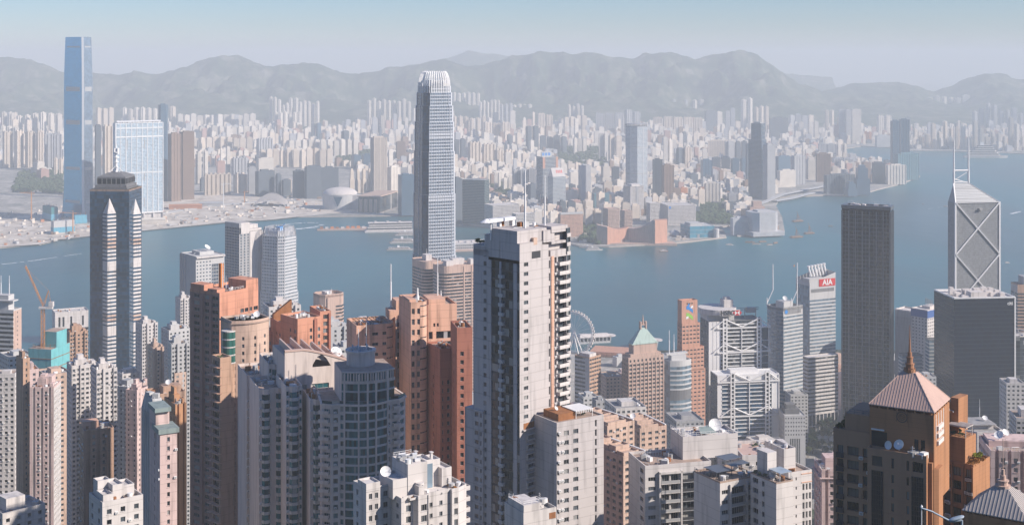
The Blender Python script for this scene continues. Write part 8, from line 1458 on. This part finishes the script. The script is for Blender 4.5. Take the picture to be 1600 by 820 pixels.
    T = flat('narrow pink white apartment tower with railed roof, between white wing and the brown pyramid tower', (1274, 1284, 1330, 738, 520, 12), 'pink_wall', zb=170, dep=14, nb=3, nd=1, sp=2.4, ww=1.3, hut=1, cl=5, fh=3.0); T.rail([(-T.w/2, T.d/2), (-T.w/2, -T.d/2), (T.w/2, -T.d/2)], T.h+1, 1.0); T.W.ring(inset(rect(T.w, T.d), -.8), inset(rect(T.w, T.d), .1), T.h-2.2, T.h-1.9); T.roofbox(T.w*.1, T.w*.5, 0, T.d*.5, T.h, T.h+4); T.done()
right_group()
wall('spire_copper', (.33, .17, .10), .5, .15); wall('dark_tile_raised', (.16, .10, .07), .7, .1); wall('brown_render', (.35, .21, .135), .8, .12, grime=.2); wall('leaf_lime', (.22, .24, .03), .8, .3, sc=2, grime=0)
# ---------------------------------------------------------------- brown pyramid towers, right edge, lamp
def brown_tower():
    d0 = 292.0
    T = Tower('brown_pyramid_tower', 'brown tiled apartment tower with terracotta pyramid roof, dark left face and orange side', 'apartment tower', 1361, 1459, 1483, 649, d0, -14, [W_['orange_tile'], W_['orange_tile'], W_['roof_deck'], MATS['brown_render']], W_['curtain_glass'], zb=262, fm=W_['frame_dark'])
    w_, d_, h = T.w, T.d, T.h; p0, p1, p2, p3 = rect(w_, d_); rot0 = T.root; U, Z = T.U, T.Z; X = lambda px: -w_/2+U(px); fh = 3.1
    dc = d0+7.2; Zc = lambda py: wz(py, dc)-T.loc.z
    zl = Z(718)
    # head: plain tiled box with a round crest
    T.W.prism(rect(w_, d_), zl-10, h, 0); T.quad(T.W, p1, p2, 0, d_, zl-10, h+.01, .02, 1)
    cr = MB(); cx, cz = X(1411), Z(658); y = -d_/2
    def disc(r0, r1, dy):
        n = 28
        for i in range(n):
            a, b = 2*math.pi*i/n, 2*math.pi*(i+1)/n; cr.face([(cx+r0*math.cos(a), y-dy, cz+r0*math.sin(a)), (cx+r0*math.cos(b), y-dy, cz+r0*math.sin(b)), (cx+r1*math.cos(b), y-dy, cz+r1*math.sin(b)), (cx+r1*math.cos(a), y-dy, cz+r1*math.sin(a))])
    disc(1.25, 1.0, .08); disc(.75, .62, .08)
    for i in range(8): a = math.pi*i/4; cr.tube((cx+.2*math.cos(a), y-.06, cz+.2*math.sin(a)), (cx+.65*math.cos(a), y-.06, cz+.65*math.sin(a)), .06, 4)
    for s in (-1, 1): cr.tube((cx+s*1.15, y-.06, cz-1.15), (cx+s*1.15, y-.06, cz+1.15), .05, 4)
    T.part('round_crest', cr, W_['dark_tile_raised'])
    # pyramid roof: seamed metal, open eaves on brackets
    ov = .5; zb_ = h+.55; ap = 2.3; zt = Zc(584); q0 = [(x*(1+ov/abs(x)) if x else x, y_*(1+ov/abs(y_)) if y_ else y_) for x, y_ in rect(w_, d_)]; q0 = inset(rect(w_, d_), -.15); q1 = [(-1.5, -.9), (1.5, -.9), (1.5, .9), (-1.5, .9)]
    rf = MB(); rf.prism(q0, zb_, zb_+.18); rf.prism(q0, zb_+.18, zt, 0, None, q1)
    for j in range(4):
        a, b, c, e = Vector(q0[j]), Vector(q0[(j+1) % 4]), Vector(q1[(j+1) % 4]), Vector(q1[j]); L = (b-a).length; n = int(L/.62)
        for k in range(n+1):
            t = k/n; P_ = a+(b-a)*t; tt = e+(c-e)*t
            # seams run up the slope, square to the eave, until they meet the hips
            n_ = Vector((-(b-a).y, (b-a).x)).normalized(); s = min(1, min(t, 1-t)/max(.001, ((L-(c-e).length)/2/L)))
            run = (e-a).dot(n_); Q_ = P_+n_*run*s; zz = zb_+.18+(zt-zb_-.18)*s
            rf.tube((P_.x, P_.y, zb_+.2), (Q_.x, Q_.y, zz+.02), .055, 4)
        rf.tube((a.x, a.y, zb_+.2), (e.x, e.y, zt), .12, 5)
    T.part('pyramid_roof', rf, W_['roof_pink'])
    bk = MB()
    for j in range(4):
        a, b = Vector(rect(w_, d_)[j]), Vector(rect(w_, d_)[(j+1) % 4]); n = 7
        for k in range(n+1): c = a+(b-a)*k/n; c = c*.985; bk.box(c.x-.16, c.x+.16, c.y-.16, c.y+.16, h, h+.55)
    T.part('eave_brackets', bk, W_['orange_tile'], kind='stuff')
    sp = MB(); z = zt
    for r_, hh in ((1.25, .7), (.95, .9), (1.05, .3), (.7, 1.2), (.8, .25), (.5, 1.0)): sp.cyl((0, 0), r_, z, z+hh, 12); z += hh
    for k in range(8): a = math.pi*k/4; sp.tube((1.3*math.cos(a), 1.1*math.sin(a), zt-.6), (1.15*math.cos(a), 1.0*math.sin(a), zt+.9), .14, 5)
    sp.cyl((0, 0), .3, z, z+3, 10, 0, .17); sp.tube((0, 0, z+3), (0, 0, Zc(511)), .16, 6, 0, .04); T.part('spire', sp, W_['spire_copper'])
    # lower body: wide front with bays
    zf = Z(716); Xa, Xb = X(1362), X(1452); yb = -d_/2-2.2; a, b = (Xa, yb), (Xb, yb); uu = lambda px: X(px)-Xa
    T.punch(a, b, 0, zf-3.6, fh, [(uu(1399), uu(1403)), (uu(1422), uu(1426))], .6, 2.4, .3, solo=True, mull=0, m=3); T.punch(a, b, zf-3.6, zf, 3.6, [(uu(1369), uu(1385)), (uu(1399), uu(1403)), (uu(1422), uu(1426)), (uu(1431), uu(1447))], .7, 2.9, .35, solo=True, mull=3, m=3)
    bp = MB(); g = MB()
    for x0, x1 in ((1369, 1386), (1430, 1448)):
        zt2 = zf-3.9; g.box(X(x0), X(x1), yb-.12, yb+.2, 0, zt2); n = 5
        for k in range(n+1): x = X(x0)+(X(x1)-X(x0))*k/n; bp.box(x-.04, x+.04, yb-.18, yb-.1, 0, zt2)
        for k in range(int(zt2/1.05)): bp.box(X(x0), X(x1), yb-.17, yb-.11, zt2-k*1.05-.04, zt2-k*1.05+.04)
    T.part('dark_bay_glazing', g, W_['black_glass']); T.part('bay_mullion', bp, W_['frame_dark'])
    for k in range(int(zf/fh)): z = zf-3.6-k*fh; T.rib(T.W, a, b, uu(1386), uu(1430), z-.06, z+.1, .08, 3)
    T.W.face([(Xb, yb, 0), (Xb, -d_/2+1, 0), (Xb, -d_/2+1, zf), (Xb, yb, zf)], 1); T.W.face([(Xa, -d_/2, 0), (Xa, yb, 0), (Xa, yb, zf), (Xa, -d_/2, zf)], 3); T.W.face([(Xa, yb, zf), (Xb, yb, zf), (Xb, -d_/2, zf), (Xa, -d_/2, zf)], 2); T.W.ring([(Xa, yb), (Xb, yb), (Xb, -d_/2-.02), (Xa, -d_/2-.02)], [(Xa+.2, yb+.2), (Xb-.2, yb+.2), (Xb-.2, -d_/2-.1), (Xa+.2, -d_/2-.1)], zf, zf+.9, 3)
    cl = MB(); cl.box(X(1398), X(1424), -d_/2-.6, -d_/2-.02, zf+.1, zf+.9); T.part('planter_wall', cl, MATS['brown_render']); dk = MB(); dk.box(X(1364), X(1388), -d_/2-.05, -d_/2+.1, zf, Z(686)); dk.box(X(1430), X(1436), -d_/2-.05, -d_/2+.1, zf, Z(690)); dk.box(X(1440), X(1446), -d_/2-.05, -d_/2+.1, zf, Z(690)); T.part('terrace_doors', dk, W_['black_glass']); mb = MB(); mb.box(X(1364), X(1384), -d_/2-.35, -d_/2-.05, Z(684), Z(682)); T.part('awning_blind', mb, W_['white_metal'])
    T.dish(X(1393), yb+1.0, zf+.8, .95, -115, 15); T.dish(X(1409), yb+1.0, zf+1.0, 1.15, -105, 35); T.plants(X(1430), X(1450), yb+.4, yb+1.6, zf, 3, 6, .4); T.clutter(X(1426), X(1448), yb+.5, yb+1.5, zf, 4, 5, W_['white_metal'])
    # side of the head below: tall orange flank, then far bays lit and shaded
    T.W.box(X(1452)+.01, X(1452)+.9, -d_/2-1.0, -d_/2+3, 0, Z(722), 1); T.W.prism([(X(1453)+.9, -d_/2-.4), (X(1466), -d_/2+.4), (X(1466), -d_/2+4), (X(1453)+.9, -d_/2+4)], 0, Z(732), 1)
    w5 = MB(); [w5.box(X(1453)+.91, X(1453)+.97, -d_/2+.9, -d_/2+1.7, z+.8, z+2.2) for z in fl(T, 0, Z(735), fh)]; T.part('slot_windows', w5, W_['frame_dark'])
    wn = MB(); [T.rib(wn, p1, p2, 1.5+k*2.2, 1.9+k*2.2, h-5.6, h-.2, .1) for k in range(4)]; [T.rib(wn, p1, p2, 2.4, 7, z, z+.9, .5) for z in (h-3.8, h-5.4, h-7.0)]; T.part('louvre_bank', wn, W_['white_roof'])
    # left lower wing, darker
    wl = [(Xa-8.6, -d_/2+.6), (Xa-.02, -d_/2+.6), (Xa-.02, d_/2), (Xa-8.6, d_/2)]; zw = Z(698)
    T.punch(wl[0], wl[1], 0, zw-2.2, fh, [(.9, 2.3), (3.2, 5.8), (6.7, 8.2)], .5, 2.5, .6, solo=True, mull=2, m=3); T.quad(T.W, wl[0], wl[1], 0, 8.58, zw-2.2, zw, 0, 3); T.blank(wl[2], wl[3], 0, zw, 3); T.blank(wl[3], wl[0], 0, zw, 3); T.cap(wl, zw, 3, .8, .25, mr=2); T.W.box(wl[0][0]+2.5, wl[1][0], -d_/2+1.2, d_/2-1, zw, zw+4.4, 3); T.rail([(wl[0][0]+2.6, -d_/2+1.3), (wl[1][0], -d_/2+1.3)], zw+4.4, 1, W_['frame_dark']); T.plants(wl[0][0]+.2, wl[0][0]+2.2, -d_/2+1, d_/2-2, zw, 7, 14, .9); T.balcony(wl[0], wl[1], .7, 2.4, fl(T, 0, zw-2.2, fh), .5, W_['frame_dark'], .9); T.coolers(wl[0], wl[1], [6.4, 8.3], fl(T, 0, zw-2.2, fh), 3, .6)
    T.phrase = 'the brown pyramid roofed tower'; T.done()
    # the orange right wing, set back
    S = Tower('orange_brown_wing', 'orange brown tiled wing with window bays and planted roof terraces, joined behind brown pyramid tower', 'apartment tower', 1466, 1521, 1541, 731, 306, -24, [W_['orange_tile'], W_['orange_tile'], W_['roof_deck']], W_['curtain_glass'], zb=262, dep=9, fm=W_['frame_dark'])
    w_, d_, h = S.w, S.d, S.h; p0, p1, p2, p3 = rect(w_, d_); U, Z = S.U, S.Z; X = lambda px: -w_/2+U(px); y = -d_/2
    S.punch(p0, p1, 0, h, fh, [(U(1467), U(1474)), (U(1490.5), U(1503.5)), (U(1510), U(1519))], .6, 2.6, .4, solo=True, mull=2); dk = MB(); dk.box(X(1478), X(1488), y-.05, y+.3, 0, h-.3); S.part('service_recess', dk, W_['frame_dark']); S.coolers(p0, p1, [U(1481), U(1485), U(1512), U(1517)], fl(S, 0, h, fh), 6, .9); S.balcony(p0, p1, U(1509.5), U(1519.5), fl(S, 0, h, fh), .5, W_['frame_dark'], .9); S.blank(p1, p2, 0, h); S.blank(p2, p3, 0, h); S.blank(p3, p0, 0, h); S.cap(rect(w_, d_), h, 0, .7, .25, mr=2)
    for px in (1475, 1489, 1505, 1520): S.W.box(X(px)-.2, X(px)+.2, y-.35, y-.01, 0, h+.2, 0)
    z1 = Z(688); S.W.box(X(1462), X(1476), y+.3, y+7, h-1, Z(655)); S.W.box(X(1476)+.02, X(1508), y+.25, y+6, h, z1+.0); S.W.box(X(1476)+.02, X(1478), y+2.5, y+6, z1, Z(640)); S.W.box(X(1478)+.02, X(1490), y+3, y+8, z1, Z(632)); 
    mb = MB(); x0, x1 = X(1483), X(1507); [mb.box(x, x+.12, yy, yy+.12, z1, z1+2.3) for x in (x0, x1) for yy in (y+.6, y+4)]; mb.box(x0-.3, x1+.3, y+.4, y+4.3, z1+2.3, z1+2.45); [mb.box(x0-.4, x1+.4, y+.4+k*.45, y+.5+k*.45, z1+2.45, z1+2.65) for k in range(9)]; S.part('roof_pergola', mb, W_['white_roof']); S.rail([(X(1478), y+.4), (X(1507), y+.4), (X(1507), y+5)], z1, 1, W_['frame_dark']); S.plants(X(1482), X(1506), y+1, y+4, z1, 4, 8, .5); S.plants(X(1510), X(1520), y+1.5, y+6, h, 8, 10, .9, W_['leaf_autumn']); S.plants(X(1515), X(1522), y+2.5, y+5, h+1.4, 9, 4, .8, W_['leaf_lime']); S.plants(X(1509), X(1520), y+.4, y+1.3, h, 10, 8, .45, W_['leaf_autumn']); S.clutter(X(1464), X(1475), y+1, y+5, Z(655), 5, 5); S.done()
brown_tower()
def small_pyramid():
    T = Tower('grey_pyramid_roof', 'lower ribbed grey pyramid roof with antenna spire at bottom right corner', 'apartment tower', 1512, 1604, 1625, 818, 262, -14, [W_['orange_tile'], W_['orange_tile']], W_['black_glass'], zb=270)
    w_, d_, h = T.w, T.d, T.h; Z = lambda py: wz(py, 268.5)-T.loc.z; T.W.prism(rect(w_, d_), 0, h, 0); q0 = inset(rect(w_, d_), -.5); q1 = [(-1.4, -1.2), (1.4, -1.2), (1.4, 1.2), (-1.4, 1.2)]; zb_ = h+.4; zt = Z(763); rf = MB(); rf.prism(q0, zb_, zb_+.15); rf.prism(q0, zb_+.15, zt, 0, None, q1)
    for j in range(4):
        a, b, c, e = Vector(q0[j]), Vector(q0[(j+1) % 4]), Vector(q1[(j+1) % 4]), Vector(q1[j]); L = (b-a).length; n = int(L/.7); n_ = Vector((-(b-a).y, (b-a).x)).normalized(); run = (e-a).dot(n_)
        for k in range(n+1):
            t = k/n; P_ = a+(b-a)*t; s = min(1, min(t, 1-t)/max(.001, ((L-(c-e).length)/2/L))); Q_ = P_+n_*run*s; rf.tube((P_.x, P_.y, zb_+.17), (Q_.x, Q_.y, zb_+.15+(zt-zb_-.15)*s+.02), .09, 4)
    T.part('pyramid_roof', rf, W_['seam_grey']); bk = MB()
    for j in range(4):
        a, b = Vector(rect(w_, d_)[j]), Vector(rect(w_, d_)[(j+1) % 4])
        for k in range(9): c = (a+(b-a)*k/8)*.985; bk.box(c.x-.14, c.x+.14, c.y-.14, c.y+.14, h, h+.4)  # row of small brackets under the eaves
    T.part('eave_brackets', bk, W_['orange_tile'], kind='stuff'); sp = MB(); z = zt
    for r_, hh in ((1.5, .4), (1.0, .8), (1.2, .2), (.6, .9), (.35, 1.2)): sp.cyl((0, 0), r_, z, z+hh, 12); z += hh
    sp.tube((0, 0, z), (0, 0, Z(688)), .09, 6); T.part('spire', sp, W_['stone_pink']); T.done()
wall('seam_grey', (.37, .335, .315), .5, .1, grime=.1)
small_pyramid()
def right_edge():
    T = flat('pink white apartment building with crowded balconies and two roof dishes at right edge', (1538, 1548, 1640, 708, 430, 12), 'pink_wall', zb=190, dep=18, nb=5, nd=1, sp=2.0, ww=1.3, hut=0, cl=6, ac=.5, roof='roof_deck'); w_, d_, h = T.w, T.d, T.h; T.roofbox(-w_*.45, w_*.3, -d_*.1, d_*.4, h, h+2.2); T.dish(-w_*.28, -d_*.05, h+2.2, 1.5, -120, 45); T.dish(-w_*.12, d_*.2, h+2.2, 1.2, -60, 45); T.rail([(-w_*.45, -d_*.45), (w_*.4, -d_*.45)], h+1, .9); T.done()
    T = Tower('solar_roof_block', 'low white block with grey panelled flat roof and chamfered parapet, behind the orange brown wing', 'building', 1493, 1514, 1568, 678, 640, 22, [W_['white_wall'], W_['roof_grey']], W_['dark_glass'], zb=120, dep=22); w_, d_, h = T.w, T.d, T.h; p = chamfer(w_, d_, 4)
    for j in range(8): L = (Vector(p[(j+1) % 8])-Vector(p[j])).length; T.punch(p[j], p[(j+1) % 8], 0, h-5, 3.6, (max(1, int(L/2.6)), 1.2), .8, 2.6, .3); T.quad(T.W, p[j], p[(j+1) % 8], 0, L, h-5, h)
    T.cap(p, h, 0, 1, .5, mr=1); T.roofbox(-w_*.3, w_*.38, -d_*.1, d_*.36, h, h+2.2, 0); mb = MB(); mb.prism([(-w_*.36, -d_*.2), (w_*.42, -d_*.2), (w_*.42, d_*.42), (-w_*.36, d_*.42)], h+2.2, h+2.6); T.part('panel_roof', mb, W_['roof_grey']); T.dish(w_*.25, d_*.1, h+2.6, 1.3, -90, 50); T.antenna(w_*.15, d_*.2, h+2.6, 10, .15); T.done()
    flat('small white office with window bands at right edge, below rounded fin tower', (1584, 1588, 1640, 655, 820, 12), 'white_wall', 'dark_glass', zb=60, dep=20, sp=2.6, ww=2.0, solo=True, name='city_block').done()
right_edge()
def lamp():
    # street lamp on the lookout road just below the camera
    d = 62.0; X0 = wx(1500, d); L = thing('street_lamp', 'grey blue double armed street lamp head low in front of the brown tower', 'street lamp', (X0, d, gz(d)-.5), 0); k = d/F; zz = lambda py: wz(py, d)-L.location.z; x = lambda px: (px-1500)*k
    p = MB(); p.tube((x(1503), 0, 0), (x(1503), 0, zz(812)), .07, 10, 0, .05); p.build('lamp_post', W_['lamp_grey'], L)
    a = MB(); a.tube((x(1503), 0, zz(812)), (x(1486), 0, zz(814)), .05, 8); a.tube((x(1486), 0, zz(814)), (x(1456), 0, zz(798.5)), .05, 8, 0, .035); a.tube((x(1456), 0, zz(798.5)), (x(1440), 0, zz(793.5)), .03, 8); a.build('arm', W_['lamp_grey'], L)
    h = MB()
    for (xa, ya, xb, yb, r0, r1) in ((1484, 812, 1505, 806, .13, .11), (1440, 793, 1459, 799, .05, .06)):
        A, B = Vector((x(xa), 0, zz(ya))), Vector((x(xb), 0, zz(yb))); u = (B-A).normalized(); n = Vector((-u.z, 0, u.x)); vs = []; fs = []
        prof = [(-.12, .3), (0, .75), (.3, 1), (.7, 1), (.95, .8), (1.05, .35)]
        for t, s in prof:
            c = A.lerp(B, t)
            for j in range(10): q = 2*math.pi*j/10; vs.append(c+n*math.sin(q)*r0*s*.6+Vector((0, 1, 0))*math.cos(q)*r0*s*1.2)
        for i in range(len(prof)-1):
            for j in range(10): fs.append([i*10+j, i*10+(j+1) % 10, (i+1)*10+(j+1) % 10, (i+1)*10+j])
        fs += [list(range(9, -1, -1)), list(range((len(prof)-1)*10, len(prof)*10))]; h.mesh(vs, fs, 0, 1)
    h.build('lamp_head', W_['lamp_grey'], L); t = MB(); t.tube((x(1440), 0, zz(793)), (x(1440), 0, zz(788)), .02, 6); t.cyl((x(1440), 0), .06, zz(791), zz(788.5), 8, 0, .02); t.tube((x(1440), 0, zz(794)), (x(1440), 0, zz(830)), .02, 6); t.build('sensor_cap', W_['white_metal'], L)
lamp()
central_fill()
# ---------------------------------------------------------------- labels of the far blocks: colour, form and the landmark each stands beside
def label_far():
    marks = [(T.phrase, T.px) for T, _ in LM if getattr(T, 'phrase', None)]; seen = {}; order = {}
    marks = [m for m in marks if m[0] in ('the tall blue glass skyscraper', 'the white framed apartment slab', 'the tall crowned tower', 'the pale finned crown tower', 'the dark stepped far tower', 'the slanted signboard tower', 'the dark green glass slab', 'the tall pale apartment slab', 'the white braced prism tower', 'the dark gridded tower', 'the dark mast tower')]
    for o, px, yt, yb, cname, fname, lab, h in FAR:
        if lab: tag(o, lab, 'apartment building' if 'apartment' in fname else 'building'); continue
        mk = min(marks, key=lambda m: abs(m[1]-px)); side = 'left of' if px < mk[1]-6 else 'right of' if px > mk[1]+6 else 'behind'
        band = 'at the hill foot' if yb < 216 else 'mid city' if yb < 262 else 'near the far waterfront'
        order.setdefault((cname, fname, band, side, mk[0]), []).append((abs(px-mk[1]), o))
    ordn = ['nearest', 'second', 'third', 'fourth', 'fifth', 'sixth', 'seventh', 'eighth', 'ninth', 'tenth', 'eleventh', 'twelfth', 'thirteenth', 'fourteenth', 'fifteenth', 'sixteenth', 'seventeenth', 'eighteenth', 'nineteenth', 'twentieth', 'twenty-first', 'twenty-second', 'twenty-third', 'twenty-fourth', 'twenty-fifth', 'twenty-sixth', 'twenty-seventh', 'twenty-eighth', 'twenty-ninth', 'thirtieth']
    for (c, f, b, s, m), L in order.items():
        L.sort(key=lambda q: q[0])
        for i, (_, o) in enumerate(L):
            w = '' if len(L) == 1 else ordn[min(i, 29)]+' '
            tag(o, f'{w}{c} {f} {b}, {s} {m[4:]}' , 'apartment building' if 'apartment' in f else 'building', f'far shore {c} {f}s {b}')
label_far()
